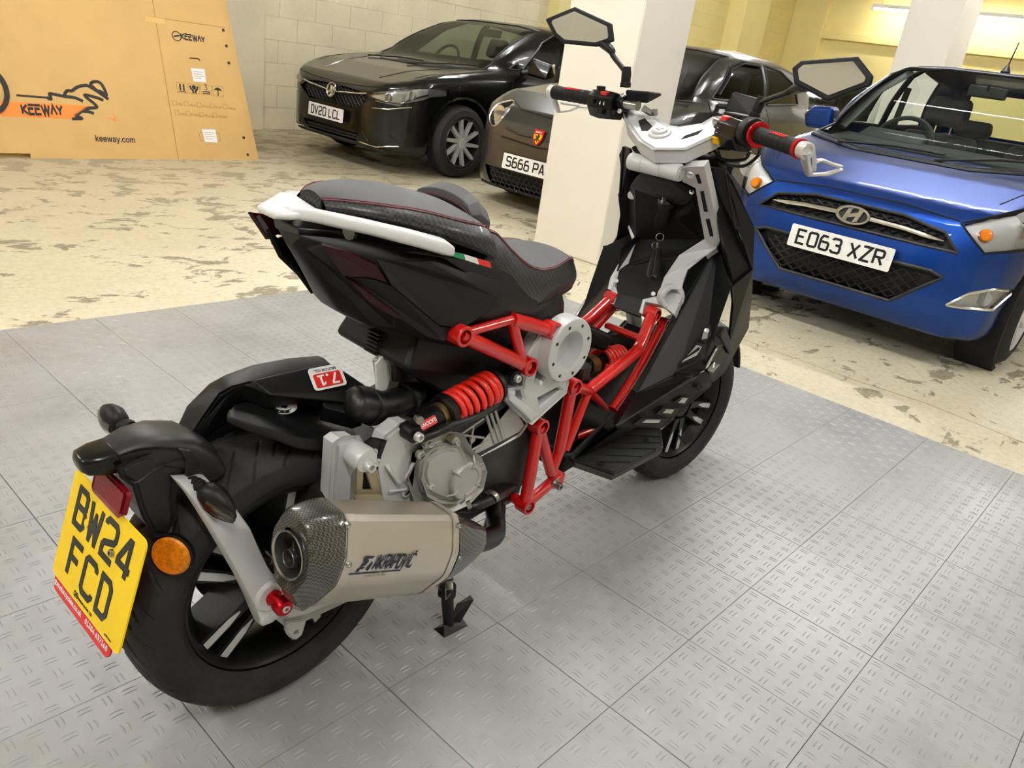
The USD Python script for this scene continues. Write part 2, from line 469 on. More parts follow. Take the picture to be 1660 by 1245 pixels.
wr.add('panel', box((-6, -4.3, FZ), (17.2, -4.0, CEIL)), 'paint_plain', smooth=False)
wf = Thing('wall_front', 'plain cream wall behind the camera', 'wall', kind='structure')
wf.add('panel', box((-6.3, -4.3, FZ), (-6.0, 8.2, CEIL)), 'paint_plain', smooth=False)
ce = Thing('ceiling', 'pale painted ceiling slab with a downstand beam', 'ceiling', kind='structure')
ce.add('slab', box((-6.3, -4.3, CEIL), (17.2, 8.2, CEIL + 0.2)), 'ceiling_white', smooth=False)
for nm, lab, x0, x1 in (('pillar', 'square cream pillar behind the handlebars', 3.95, 4.46), ('pillar', 'square pale pillar beyond the blue hatchback', 9.6, 10.24)):
    top(nm, box((x0, 2.72, FZ), (x1, 3.25, CEIL), 0.008), 'paint_pillar', lab, 'pillar', kind='structure', smooth=False)

# ceiling lamps: bare tube battens
def batten(x, y, z, along, label, length=1.5, group=None, glow='tube_glow'):
    t = Thing('strip_light', label, 'strip light', (x, y, z), 0 if along == 'x' else 90, group)
    t.add('housing', box((-length / 2, -0.05, 0.012), (length / 2, 0.05, 0.07), 0.008), 'lamp_body', smooth=False)
    for s in (-1, 1): t.add('end_cap', box((s * length / 2 - 0.02, -0.03, -0.03), (s * length / 2 + 0.02, 0.03, 0.03), 0.006), 'lamp_body', smooth=False)
    t.add('tube', tube([(-length / 2 + 0.02, 0, -0.01), (length / 2 - 0.02, 0, -0.01)], 0.019, 8), glow)
    return t
for x, y, lab in ((-2.2, 1.7, 'tube batten on the ceiling behind the scooter'), (2.1, 1.5, 'tube batten on the ceiling right above the scooter'), (6.2, 1.7, 'tube batten on the ceiling above the blue car'), (10.4, 1.2, 'tube batten on the ceiling beyond the blue car'),
                  (-0.4, -0.9, 'tube batten on the ceiling behind the camera to the right'), (4.2, -2.2, 'tube batten on the ceiling right of the blue car'), (-1.6, 5.2, 'tube batten on the ceiling left of the scooter'), (2.4, 5.0, 'tube batten on the ceiling before the leaning cartons'), (6.6, 5.6, 'tube batten on the ceiling above the black car'), (11.2, 5.6, 'tube batten on the ceiling beyond the black car')):
    batten(x, y, CEIL - 0.07, 'y', lab)
for y, lab in ((5.62, 'glowing tube batten high on the back wall left of the far pillar'), (4.1, 'glowing tube batten high on the back wall right of the far pillar')):
    lt_ = batten(16.45, y, 2.86, 'y', lab, 1.2, glow='tube_glow_dim')
    for s in (-0.45, 0.45): lt_.add('hanger_rod', tube([(s, 0, 0.06), (s, 0, CEIL - 2.86)], 0.006, 6), 'lamp_body')

# ================================================================ flattened crate cartons leaning on the wall
pbr('cardboard', lin(206, 168, 104), 0.75, noise=(3.0, 0.05), bump=(160, 0.12, 0.001))
pbr('cardboard_edge', lin(176, 134, 66), 0.85)
pbr('print_black', lin(40, 36, 32), 0.7)
pbr('print_orange', lin(240, 140, 56), 0.7)
pbr('paper_white', lin(232, 232, 234), 0.6)
pbr('tape_clear', lin(226, 190, 120), 0.12, coat_weight=1.0)
LEAN = math.radians(20.0)
BO = np.array([0.0, 6.11, FZ])
UX, UY = np.array([1.0, 0, 0]), np.array([0, math.sin(LEAN), math.cos(LEAN)]); UN = np.cross(UX, UY)
def on_card(m, off=0.0): return moved(m, BO + UN * off, np.stack([UX, UY, UN], 1))

H0 = 2.05
outl = [(1.9089, 0.0225), (2.9476, 0.0061), (3.5904, 0.0063), (3.5602, 1.266)]
ru, rv = np.array(outl[2]), np.array(outl[3]); rt = ru + (rv - ru) * (H0 / rv[1])
fd, fv = np.array((1.9089, 0.0225)), np.array((1.966, 1.0356)); ft = fd + (fv - fd) * (H0 / fv[1])
fd[1] = 0.0; ru[1] = 0.0
bx_ = Thing('flattened_carton', 'large flattened motorcycle carton with black and orange print leaning against the left wall', 'cardboard sheet')
main = poly([tuple(fd), tuple(ru), tuple(rt), tuple(ft)])
slot_ = [(3.185, 0.7844), (3.2599, 0.786), (3.271, 0.775), (3.2663, 0.7584), (3.2544, 0.777), (3.1857, 0.7761)]
bx_.add('front_panel', on_card(ext(main.difference(poly(slot_)), 0.007), -0.007), 'cardboard', smooth=False)
# the left panel, folded a little forward along the crease
fa = math.radians(0.0)
lf_ = ext(poly([(0, 0.03), (0, H0), (-2.6, H0), (-2.6, 0.06)]), 0.007)
d_ = (ft - fd) / np.linalg.norm(ft - fd)
lx = -d_[0] / d_[1]
vv = lf_.vertices.copy(); vv[:, 0] = vv[:, 0] + fd[0] + vv[:, 1] * d_[0] / d_[1]; off_ = (fd[0] + vv[:, 1] * d_[0] / d_[1] - vv[:, 0])
lf_.vertices = np.c_[vv[:, 0], vv[:, 1], vv[:, 2] - 0.007 + off_ * math.tan(fa)]
bx_.add('side_panel', on_card(lf_), 'cardboard', smooth=False)
for a, b in (((2.9476, 0.0061), (2.9681, 1.1804)), ((2.9114, 1.0543), (3.534, 1.0499))):
    a, b = np.array(a), np.array(b); n = (b - a) / np.linalg.norm(b - a)
    if n[1] > 0.5: a = a * [1, 0] + 0; b = a + n / n[1] * H0
    bx_.add('crease', on_card(ext(LineString([tuple(a), tuple(b)]).buffer(0.003), 0.0008)), 'cardboard_edge', smooth=False)
for q in ((3.5153, 1.0276), (3.52, 0.9061), (3.5162, 0.7728), (3.539, 0.1802), (3.5497, 0.0424)):
    bx_.add('edge_notch', on_card(ext(Point(*q).buffer(0.012, 4), 0.001)), 'print_black', smooth=False)
bk2 = Thing('flattened_carton', 'plain flattened carton standing behind the printed one', 'cardboard sheet')
e0, e1 = np.array((3.6283, 0.0209)), np.array((3.5352, 1.2624))
bk2.add('panel', on_card(ext(poly([(1.2, 0.0), (ru[0] + 0.075, 0.0), (rt[0] + 0.02, H0), (1.2, H0)]), 0.02), -0.055), 'cardboard', smooth=False)
sup = Thing('storage_carton', 'tall plain closed carton hidden behind the leaning cartons', 'carton')
sup.add('body', box((1.3, 6.95, FZ), (3.2, 7.75, 1.95), 0.01), 'cardboard', smooth=False)
sup.add('tape_strip', box((1.3, 7.32, 1.9502), (3.2, 7.38, 1.951)), 'tape_clear', smooth=False)


def ink(p, mat='print_black', name='print', d=0.0006, lab=None, par=None):
    return bx_.add(name, on_card(ext(p, d), 0.0002), mat, smooth=False, label=lab, parent=par)
def pl(pts, w): return LineString(spline(np.array(pts), 5) if len(pts) > 4 else pts).buffer(w, cap_style=2, join_style=1)
def line_text(s, a, b, h, mat='print_black', bold=True, name='lettering'):
    """Lettering with its baseline from a to b."""
    a, b = np.array(a), np.array(b); m = meshkit.text_mesh(s, h, 0.0006, bold); v = m.vertices.copy(); v[:, 0] -= v[:, 0].min(); L = np.linalg.norm(b - a); v[:, 0] *= L / v[:, 0].max()
    t = (b - a) / L; m.vertices = np.c_[a[0] + v[:, 0] * t[0] - v[:, 1] * t[1], a[1] + v[:, 0] * t[1] + v[:, 1] * t[0], v[:, 2]]
    return bx_.add(name, on_card(m, 0.0008), mat, smooth=False)
KW = {'K': [[(0, 0), (0, 10)], [(9, 10), (1, 5), (9, 0)]], 'E': [[(0, 10), (9, 10)], [(9, 0), (0, 0), (0, 6), (8, 6)]], 'W': [[(0, 10), (3.5, 0), (6.5, 9), (9.5, 0), (13, 10)]], 'A': [[(0, 0), (5, 10), (10, 0)]], 'Y': [[(0, 10), (5, 4.5), (10, 10)], [(5, 4.5), (5, 0)]]}
def brand(a, b, h):
    g, x = [], 0
    for c in 'KEEWAY':
        g += [affinity.translate(LineString(q).buffer(1.5, cap_style=2, join_style=2, mitre_limit=2), x, 0) for q in KW[c]]; x += {'W': 15, 'A': 11}.get(c, 11.2)
    g = unary_union(g + [sbox(11, 8.9, 32, 11.1)]); a, b = np.array(a), np.array(b); L = np.linalg.norm(b - a); t = (b - a) / L
    g = affinity.affine_transform(g, [L / (x - 1) * t[0], -h / 10 * t[1], L / (x - 1) * t[1], h / 10 * t[0], a[0], a[1]])
    return g
band = poly([(1.7536, 0.3713), (1.8358, 0.3708), (2.006, 0.3706), (2.1998, 0.3721), (2.3633, 0.3714), (2.3007, 0.3334), (2.2558, 0.303), (2.2206, 0.2734), (1.9871, 0.2735), (1.7826, 0.275), (1.7353, 0.2774)])
ink(band, 'print_orange', 'orange_band')
nm_ = brand((1.9173, 0.295), (2.1744, 0.3), 0.060)
bx_.add('brand_lettering', on_card(ext(nm_, 0.0006), 0.0010), 'print_black', smooth=False)
w_ = 0.011
ink(unary_union([pl([(1.9004, 0.4157), (2.0946, 0.4117)], 0.007), pl([(2.0871, 0.4112), (2.1126, 0.4049), (2.1108, 0.4377), (2.1369, 0.4378), (2.2029, 0.4278), (2.271, 0.4225), (2.3232, 0.4015)], w_), pl([(2.2044, 0.4279), (2.2156, 0.454), (2.2377, 0.4698), (2.2606, 0.4689), (2.3008, 0.4964), (2.3466, 0.5109), (2.3892, 0.5059), (2.5032, 0.4261)], w_),
                 pl([(2.401, 0.5051), (2.3992, 0.5252), (2.4157, 0.5402), (2.4528, 0.5454), (2.4801, 0.5189), (2.4939, 0.4543), (2.4636, 0.4752), (2.4331, 0.4846), (2.4063, 0.512)], w_)]), name='rider_outline')
ink(unary_union([pl([(2.4644, 0.4155), (2.423, 0.4318), (2.3414, 0.443), (2.4109, 0.3691), (2.3357, 0.3513), (2.2731, 0.3119), (2.2566, 0.299), (2.2905, 0.2804), (2.2233, 0.2751)], w_), pl([(2.3097, 0.3314), (2.3474, 0.33), (2.3813, 0.3195)], w_)]), name='rider_outline')
ink(poly([(2.5135, 0.3415), (2.5351, 0.2677), (2.4462, 0.2995), (2.5178, 0.2861)]), 'print_orange', 'orange_arrow')
rc0, rr0 = np.array((1.7135, 0.4417)), np.linalg.norm(np.array((1.8592, 0.4555)) - np.array((1.7135, 0.4417)))
ink(affinity.scale(Point(*rc0).buffer(rr0, 40), 1, 1.15).difference(affinity.scale(Point(*rc0).buffer(rr0 * 0.80, 40), 1, 1.15)), name='ring_mark', d=0.010)
line_text('keeway.com', (2.3574, 0.1236), (2.6384, 0.1191), 0.042)
bx_.add('brand_lettering', on_card(ext(brand((3.1455, 0.9203), (3.3381, 0.9137), 0.040), 0.0006), 0.0004), 'print_black', smooth=False)
lc_ = np.array((3.1098, 0.9355)); ink(Point(*lc_).buffer(0.038, 20).difference(Point(*lc_).buffer(0.031, 20)).union(LineString([lc_ + [-0.02, -0.004], lc_ + [0.02, 0.006]]).buffer(0.006)), name='brand_emblem')
for p4, nm in ((((3.1799, 0.705), (3.2925, 0.7042), (3.289, 0.603), (3.1835, 0.6035)), 'paper_label'), (((3.1836, 0.2364), (3.2965, 0.2372), (3.2982, 0.1348), (3.1913, 0.1385)), 'paper_label')):
    k_ = bx_.add(nm, on_card(ext(poly(p4), 0.001), 0.0004), 'paper_white', smooth=False, label='white paper label')
    a_, b_, c_, d2 = (np.array(q) for q in p4)
    bx_.add('label_lines', on_card(ext(unary_union([LineString([a_ + (d2 - a_) * f + (b_ - a_) * 0.12, a_ + (d2 - a_) * f + (b_ - a_) * g]).buffer(0.0018) for f, g in ((0.25, 0.85), (0.42, 0.7), (0.58, 0.85), (0.74, 0.6))]), 0.0004), 0.0014), 'print_blue' if False else 'cardboard_edge', smooth=False, parent=k_)
fr = poly([(3.1521, 0.2113), (3.3293, 0.2107), (3.3281, 0.1462), (3.1559, 0.1452)]); ink(fr.difference(fr.buffer(-0.004)), 'cardboard_edge', 'window_outline')
bx_.add('tape_strip', on_card(ext(poly([(2.8907, 1.0556), (3.0388, 1.0527), (3.0284, 1.0129), (2.883, 1.0148)]), 0.0006), 0.0006), 'tape_clear', smooth=False)
def cell(p4): return [np.array(q) for q in p4]
def inbox(p4, pts):
    a_, b_, c_, d2 = cell(p4); return [tuple(d2 + (c_ - d2) * u + (a_ - d2) * v) for u, v in pts]
I1, I2, I3, I4 = ((3.04, 0.5893), (3.1307, 0.5851), (3.1211, 0.505), (3.0357, 0.509)), ((3.136, 0.5841), (3.2285, 0.5827), (3.22, 0.5033), (3.1307, 0.5057)), ((3.2364, 0.5818), (3.3295, 0.5811), (3.3213, 0.5022), (3.2297, 0.5031)), ((3.3344, 0.5807), (3.4281, 0.5805), (3.4211, 0.4978), (3.3293, 0.5004))
for I in (I1, I2, I3, I4):
    p_ = poly(I); ink(p_.difference(p_.buffer(-0.0035)), 'cardboard_edge', 'symbol_frame')
ink(unary_union([poly(inbox(I1, q)) for q in ([(0.25, 0.25), (0.40, 0.25), (0.40, 0.85), (0.25, 0.85)], [(0.58, 0.25), (0.73, 0.25), (0.73, 0.85), (0.58, 0.85)], [(0.15, 0.1), (0.85, 0.1), (0.85, 0.18), (0.15, 0.18)])]), name='this_way_up_symbol')
ink(unary_union([pl(inbox(I2, q), 0.007) for q in ([(0.15, 0.8), (0.22, 0.5), (0.38, 0.38), (0.38, 0.08)], [(0.85, 0.8), (0.78, 0.5), (0.62, 0.38), (0.62, 0.08)])] + [Point(*inbox(I2, [(0.5, 0.68)])[0]).buffer(0.017, 6)]), name='handle_with_care_symbol')
ink(unary_union([poly(inbox(I3, q)) for q in ([(0.15, 0.12), (0.85, 0.12), (0.85, 0.22), (0.15, 0.22)], [(0.15, 0.30), (0.85, 0.30), (0.85, 0.40), (0.15, 0.40)])]), name='stacking_symbol')
q_ = inbox(I3, [(0.38, 0.5), (0.62, 0.5)]); line_text('3', q_[0], q_[1], 0.045, bold=False)
ink(unary_union([poly(inbox(I4, [(0.12, 0.55), (0.2, 0.72), (0.38, 0.85), (0.5, 0.88), (0.62, 0.85), (0.8, 0.72), (0.88, 0.55), (0.7, 0.62), (0.5, 0.58), (0.3, 0.62)])), pl(inbox(I4, [(0.5, 0.6), (0.5, 0.15), (0.42, 0.12)]), 0.004)]), name='keep_dry_symbol')
for row, names in (([(2.9782, 0.4093), (3.0736, 0.4079), (3.1791, 0.4062), (3.2881, 0.4045), (3.399, 0.4026)], ('RED', 'WHITE', 'BLACK', 'BLUE', 'GREEN')), ([(2.9836, 0.3359), (3.0754, 0.3343), (3.1839, 0.3332), (3.2961, 0.3322)], ('GREY', 'PURPLE', 'YELLOW', 'ORANGE'))):
    for a_, s_ in zip(row, names):
        a_ = np.array(a_); q_ = sbox(a_[0], a_[1], a_[0] + 0.036, a_[1] + 0.036); ink(q_.difference(q_.buffer(-0.0035)), 'cardboard_edge', 'tick_box')
        line_text(s_, a_ + [0.042, 0.006 - 0.002], a_ + [0.042 + 0.0135 * len(s_), 0.004 - 0.0012 * len(s_)], 0.016, 'cardboard_edge', True)

# ================================================================ parked cars
from scipy.ndimage import map_coordinates
pbr('paint_black', lin(7, 7, 7), 0.25, coat_weight=0.5, coat_roughness=0.03, specular_ior_level=0.3)
pbr('paint_grey', lin(52, 52, 50), 0.3, 0.35, coat_weight=1.0, coat_roughness=0.05)
M['paint_blue'] = usdkit.material(stage, '/World/Looks/paint_blue', {
    'g': ('geometry', {}), 'v': ('voronoi_texture', {'scale': 900.0}), 'lw': ('layer_weight', {'blend': 0.35}),
    'r': ('rgb_ramp', {'ramp': [(0.0, lin(0, 60, 146)), (1.0, lin(0, 14, 50))]}),
    'p': ('principled_bsdf', {'metallic': 0.75, 'roughness': 0.36, 'coat_weight': 0.45, 'coat_roughness': 0.03})},
    [('lw.facing', 'r.fac'), ('r.color', 'p.base_color')], surface='p.BSDF')
pbr('paint_white', lin(225, 224, 216), 0.3, coat_weight=1.0, coat_roughness=0.05)
pbr('car_plastic', lin(20, 20, 20), 0.5)
pbr('car_trim', lin(34, 34, 34), 0.6)
pbr('shut_line', lin(4, 4, 5), 0.9)
pbr('chrome', lin(225, 224, 220), 0.12, 1.0)
pbr('lamp_reflector', lin(214, 214, 212), 0.22, 0.85)
pbr('lamp_shell', lin(225, 225, 224), 0.35, 0.0)
pbr('amber_bulb', lin(235, 130, 20), 0.25)
pbr('plate_white', lin(240, 240, 236), 0.35)
pbr('plate_ink', lin(10, 10, 10), 0.4)
pbr('car_rubber', lin(20, 20, 20), 0.75, bump=(90, 0.15, 0.002))
pbr('alloy', lin(214, 214, 214), 0.35, 0.4)
pbr('alloy_dark', lin(52, 52, 54), 0.35, 0.6)
pbr('cabin_dark', lin(34, 35, 36), 0.8)
pbr('cabin_grey', lin(98, 98, 94), 0.8)
pbr('disc_steel', lin(120, 118, 114), 0.35, 0.9)
pbr('badge_red', lin(190, 30, 24), 0.35)
pbr('badge_yellow', lin(232, 176, 20), 0.35)
pane('glass_clear', (0.88, 0.93, 0.90), 0.15)
pane('glass_dark', (0.10, 0.10, 0.10), 1.0)
pane('glass_green', (0.66, 0.76, 0.66), 0.6)
pane('lamp_lens', (0.93, 0.94, 0.94), 0.9)


def sdf2(P, A, B):
    P = np.asarray(P, float); Q = np.roll(P, -1, 0); d = np.full(A.shape, 1e9); ins = np.zeros(A.shape, bool)
    for (a0, b0), (a1, b1) in zip(P, Q):
        ex, ey = a1 - a0, b1 - b0; wx, wy = A - a0, B - b0
        t = np.clip((wx * ex + wy * ey) / (ex * ex + ey * ey + 1e-12), 0, 1)
        d = np.minimum(d, np.hypot(wx - ex * t, wy - ey * t))
        c = ((b0 <= B) & (b1 > B)) | ((b1 <= B) & (b0 > B))
        with np.errstate(divide='ignore', invalid='ignore'):
            xi = a0 + (B - b0) / (b1 - b0) * ex if b1 != b0 else A * 0
        ins ^= c & (A < xi)
    return np.where(ins, -d, d)


def smax(a, b, k):
    h = np.clip(0.5 + 0.5 * (a - b) / k, 0, 1); return b * (1 - h) + a * h + k * h * (1 - h)


def smin(a, b, k): return -smax(-a, -b, k)


class Shell:
    """A car's skin: three silhouettes of the lower body and three of the cabin, rounded into each other."""
    def __init__(self, low, cab, res=0.028, kl=0.10, kc=0.09, ku=0.05, arches=(), extra=None):
        L = max(p[0] for p in low['side']); W = max(w for _, w in low['plan']); Hh = max(p[1] for p in cab['side'])
        self.o = np.array([-0.12, -W - 0.1, 0.06]); hi = np.array([L + 0.12, W + 0.1, Hh + 0.1]); self.h = res
        n = np.ceil((hi - self.o) / res).astype(int) + 1
        ax = [self.o[i] + res * np.arange(n[i]) for i in range(3)]
        def solid(s, k):
            A, B = np.meshgrid(ax[0], ax[2], indexing='ij'); a = sdf2(s['side'], A, B)[:, None, :]
            pl = s['plan'] + [(x, -w) for x, w in s['plan'][::-1]]
            A, B = np.meshgrid(ax[0], ax[1], indexing='ij'); b = sdf2(pl, A, B)[:, :, None]
            fr = [(w, z) for z, w in s['front']] + [(-w, z) for z, w in s['front'][::-1]]
            A, B = np.meshgrid(ax[1], ax[2], indexing='ij'); c = sdf2(fr, A, B)[None]
            return smax(smax(a, b, k), c, k)
        D = smin(solid(low, kl), solid(cab, kc), ku)
        X, Y, Z = np.meshgrid(*ax, indexing='ij', sparse=True)
        for x, z, r, yi in arches:
            cy = smax(np.hypot(X - x, Z - z) - r, yi - np.abs(Y), 0.02); D = smax(D, -cy, 0.03)
        if extra: D = extra(D, X, Y, Z)
        self.D = D; self.mesh = self.nets()

    def at(self, P):
        return map_coordinates(self.D, ((np.asarray(P) - self.o) / self.h).T, order=1, mode='nearest')

    def grad(self, P):
        e = self.h * 0.6; g = np.stack([self.at(P + e * np.eye(3)[i]) - self.at(P - e * np.eye(3)[i]) for i in range(3)], 1)
        return g / (np.linalg.norm(g, axis=1, keepdims=True) + 1e-9)

    def nets(self):
        D = self.D; s = D < 0; idx = -np.ones(np.array(D.shape) - 1, int)
        c = sum(s[i:D.shape[0] - 1 + i, j:D.shape[1] - 1 + j, k:D.shape[2] - 1 + k].astype(int) for i, j, k in np.ndindex(2, 2, 2))
        cells = np.argwhere((c > 0) & (c < 8)); idx[tuple(cells.T)] = np.arange(len(cells))
        acc, cnt = np.zeros((len(cells), 3)), np.zeros(len(cells))
        cor = list(np.ndindex(2, 2, 2))
        for a in cor:
            for k in range(3):
                if a[k]: continue
                b = list(a); b[k] = 1
                da, db = D[tuple((cells + a).T)], D[tuple((cells + b).T)]; m = (da < 0) != (db < 0)
                t = np.where(m, da / np.where(m, da - db, 1), 0)
                p = np.array(a, float)[None] + t[:, None] * (np.array(b) - a)
                acc[m] += p[m]; cnt[m] += 1
        V = self.o + self.h * (cells + acc / cnt[:, None])
        for _ in range(3): V = V - np.clip(self.at(V), -0.02, 0.02)[:, None] * self.grad(V)
        F = []
        for k in range(3):
            u, v = (k + 1) % 3, (k + 2) % 3; e = np.zeros(3, int); e[k] = 1
            sl = [slice(1, -1)] * 3; sl[k] = slice(0, -1)
            A = s[tuple(sl)]; sl2 = list(sl); sl2[k] = slice(1, None); B = s[tuple(sl2)]
            base = np.array([1, 1, 1]); base[k] = 0
            for flip, msk in ((False, A & ~B), (True, ~A & B)):
                q = np.argwhere(msk) + base; eu, ev = np.eye(3, dtype=int)[u], np.eye(3, dtype=int)[v]
                ok = (q < np.array(idx.shape)).all(1); q = q[ok]
                f = np.stack([idx[tuple((q - eu - ev).T)], idx[tuple((q - ev).T)], idx[tuple(q.T)], idx[tuple((q - eu).T)]], 1)
                F.append(f[:, ::-1] if flip else f)
        F = np.vstack(F); F = F[(F >= 0).all(1)]
        return tm((V, F))

    def hit(self, P, d, far=1.5):
        """The first point of the skin met from P along d."""
        P = np.asarray(P, float).reshape(-1, 3).copy(); d = np.asarray(d, float); t = np.zeros(len(P))
        for _ in range(70): t += np.clip(self.at(P + t[:, None] * d), -0.03, 0.08) * 0.8
        return P + t[:, None] * d

    def front(self, yz, off=0.0):
        yz = np.asarray(yz, float); p = self.hit(np.c_[np.full(len(yz), -0.1), yz], (1, 0, 0)); return p + off * self.grad(p)

    def side(self, xz, off=0.0, s=-1):
        xz = np.asarray(xz, float); p = self.hit(np.c_[xz[:, 0], np.full(len(xz), s * (abs(self.o[1]) - 0.02)), xz[:, 1]], (0, -s, 0)); return p + off * self.grad(p)

    def above(self, xy, off=0.0):
        xy = np.asarray(xy, float); p = self.hit(np.c_[xy, np.full(len(xy), self.o[2] + self.h * (self.D.shape[2] - 2))], (0, 0, -1)); return p + off * self.grad(p)


def dense(pts, n=10):
    p = np.asarray(pts, float); return np.vstack([p[i] + (p[i + 1] - p[i]) * np.linspace(0, 1, n, endpoint=False)[:, None] for i in range(len(p) - 1)] + [p[-1:]])


def offset(m, d):
    m = m.copy(); m.merge_vertices(digits_vertex=6); m.vertices = m.vertices + d * m.vertex_normals; return m


# lettering of registration plates: strokes on a 50 x 79 cell
GL = {'0': [[(8, 0), (42, 0), (50, 8), (50, 71), (42, 79), (8, 79), (0, 71), (0, 8), (8, 0)]], 'O': [[(8, 0), (42, 0), (50, 8), (50, 71), (42, 79), (8, 79), (0, 71), (0, 8), (8, 0)]],
      '2': [[(0, 66), (0, 71), (8, 79), (42, 79), (50, 71), (50, 50), (44, 42), (6, 28), (0, 20), (0, 0), (50, 0)]],
      '3': [[(0, 68), (0, 71), (8, 79), (40, 79), (48, 71), (48, 50), (41, 43), (20, 43)], [(41, 43), (50, 35), (50, 8), (42, 0), (8, 0), (0, 8), (0, 13)]],
      '4': [[(38, 0), (38, 79), (32, 79), (0, 27), (0, 20), (52, 20)]],
      '6': [[(0, 39), (8, 45), (42, 45), (50, 37), (50, 8), (42, 0), (8, 0), (0, 8), (0, 60), (10, 79), (40, 79)]],
      'A': [[(0, 0), (22, 79), (28, 79), (50, 0)], [(8, 22), (42, 22)]], 'P': [[(0, 0), (0, 79), (42, 79), (50, 71), (50, 44), (42, 36), (0, 36)]],
      'S': [[(0, 12), (0, 8), (8, 0), (42, 0), (50, 8), (50, 33), (42, 41), (8, 41), (0, 49), (0, 71), (8, 79), (42, 79), (50, 71), (50, 66)]],
      'B': [[(0, 0), (42, 0), (50, 8), (50, 33), (43, 41), (0, 41)], [(43, 41), (48, 47), (48, 71), (40, 79), (0, 79)], [(6, 0), (6, 79)]],
      'D': [[(0, 0), (40, 0), (50, 12), (50, 67), (40, 79), (0, 79)], [(6, 0), (6, 79)]],
      'W': [[(0, 79), (11, 0), (25, 52), (39, 0), (50, 79)]], 'F': [[(0, 0), (0, 79), (48, 79)], [(0, 42), (38, 42)]],
      'C': [[(50, 14), (50, 8), (42, 0), (8, 0), (0, 8), (0, 71), (8, 79), (42, 79), (50, 71), (50, 65)]], 'E': [[(50, 0), (0, 0), (0, 79), (50, 79)], [(0, 41), (40, 41)]],
      'X': [[(0, 0), (50, 79)], [(0, 79), (50, 0)]], 'Z': [[(2, 79), (50, 79), (0, 0), (50, 0)]], 'R': [[(0, 0), (0, 79), (42, 79), (50, 71), (50, 48), (42, 40), (0, 40)], [(24, 40), (50, 0)]],
      'V': [[(0, 79), (25, 0), (50, 79)]], 'L': [[(0, 79), (0, 0), (48, 0)]], 'I': [[(25, 0), (25, 79)]]}


def plate_text(s, h=0.079, depth=0.0008, w=0.014):
    """Registration lettering in the xy plane, centred; a space is a half cell."""
    out, x = [], 0.0
    for ch in s:
        if ch == ' ': x += 33; continue
        g = unary_union([LineString(q).buffer(7, cap_style=2, join_style=2, mitre_limit=1.6) for q in GL[ch]])
        g = affinity.translate(g, x, 0).intersection(sbox(x - 7, -7, x + 60, 86)); out.append(g); x += 50 + 22
    k = h / 93.0; g = affinity.translate(unary_union(out), -(x - 22) / 2, -39.5); g = affinity.scale(g, k, k, origin=(0, 0))
    return ext(g, depth)


def rounded(w, h, r): return sbox(-w / 2 + r, -h / 2 + r, w / 2 - r, h / 2 - r).buffer(r, 5)


def wheel(t, x, y, R, w, rimR, spokes, mats, twist=0.0):
    """A car wheel whose outer face looks towards -y when y < 0: tyre, rim, spokes, centre cap."""
    s = -1 if y < 0 else 1; ax = (0, s, 0); o = (x, y - s * w / 2, R)
    k = w / 2
    prof = [(0.02, rimR), (0.0, rimR + 0.02), (0.012, R - 0.035), (0.04, R - 0.008), (0.07, R), (w - 0.07, R), (w - 0.04, R - 0.008), (w - 0.012, R - 0.035), (w, rimR + 0.02), (w - 0.02, rimR)]
    for gx in (0.35, 0.5, 0.65):
        i = [q[0] for q in prof]; a = w * gx
        j = next(q for q, vv in enumerate(prof) if vv[0] > a and q > 3)
        prof[j:j] = [(a - 0.005, R), (a - 0.004, R - 0.007), (a + 0.004, R - 0.007), (a + 0.005, R)]
    tp = t.add('tyre', lathe(prof, o, ax, 56, caps=False), 'car_rubber')
    t.add('rim', lathe([(w - 0.012, rimR + 0.006), (w - 0.006, rimR), (w - 0.016, rimR - 0.012), (w * 0.55, rimR - 0.03), (w * 0.2, rimR - 0.03)], o, ax, 48, caps=False), mats[0])
    t.add('brake_disc', lathe([(w * 0.3, 0.02), (w * 0.3, rimR * 0.72), (w * 0.38, rimR * 0.72), (w * 0.38, 0.02)], o, ax, 32), 'disc_steel')
    c = np.array(o) + np.array(ax) * (w - 0.03); u = np.array([1.0, 0, 0]); v = np.array([0, 0, 1.0])
    for i in range(spokes):
        a = 2 * math.pi * i / spokes + 0.3; a2 = a + twist
        d0 = math.cos(a) * u + math.sin(a) * v; d1 = math.cos(a2) * u + math.sin(a2) * v
        n0 = -math.sin(a) * u + math.cos(a) * v; n1 = -math.sin(a2) * u + math.cos(a2) * v
        y_ = np.array(ax); P = []
        for d, n, r, hw, dp in ((d0, n0, 0.035, 0.017, 0.0), (d1, n1, rimR - 0.008, 0.012, 0.012)):
            b = c + d * r
            P += [b + n * hw + y_ * (0.006 + dp), b - n * hw + y_ * (0.006 + dp), b + n * hw * 1.3 - y_ * 0.02, b - n * hw * 1.3 - y_ * 0.02]
        t.add('spoke', hull(P), mats[1], smooth=False)
    t.add('hub_cap', lathe([(-0.02, 0.05), (0.004, 0.045), (0.012, 0.03), (0.013, 0.001)], c, ax, 20), mats[1])


def dots(t, shell, yz, r, mat, name, z=None):
    for p in yz: pass


def plate(t, c, txt, tilt=0.0, name='number_plate', sub='lettering'):
    """A front plate facing -x, centred at c."""
    X, Y = (0, -1, 0), (math.sin(tilt), 0, math.cos(tilt))
    p = t.add(name, place(chamfered(rounded(0.52, 0.111, 0.008), 0.006, 0.001), c, X, Y), 'plate_white', smooth=False)
    n = np.cross(X, Y)
    t.add(sub, place(plate_text(txt), np.array(c) + n * 0.0062, X, Y), 'plate_ink', parent=p, smooth=False)
    return p


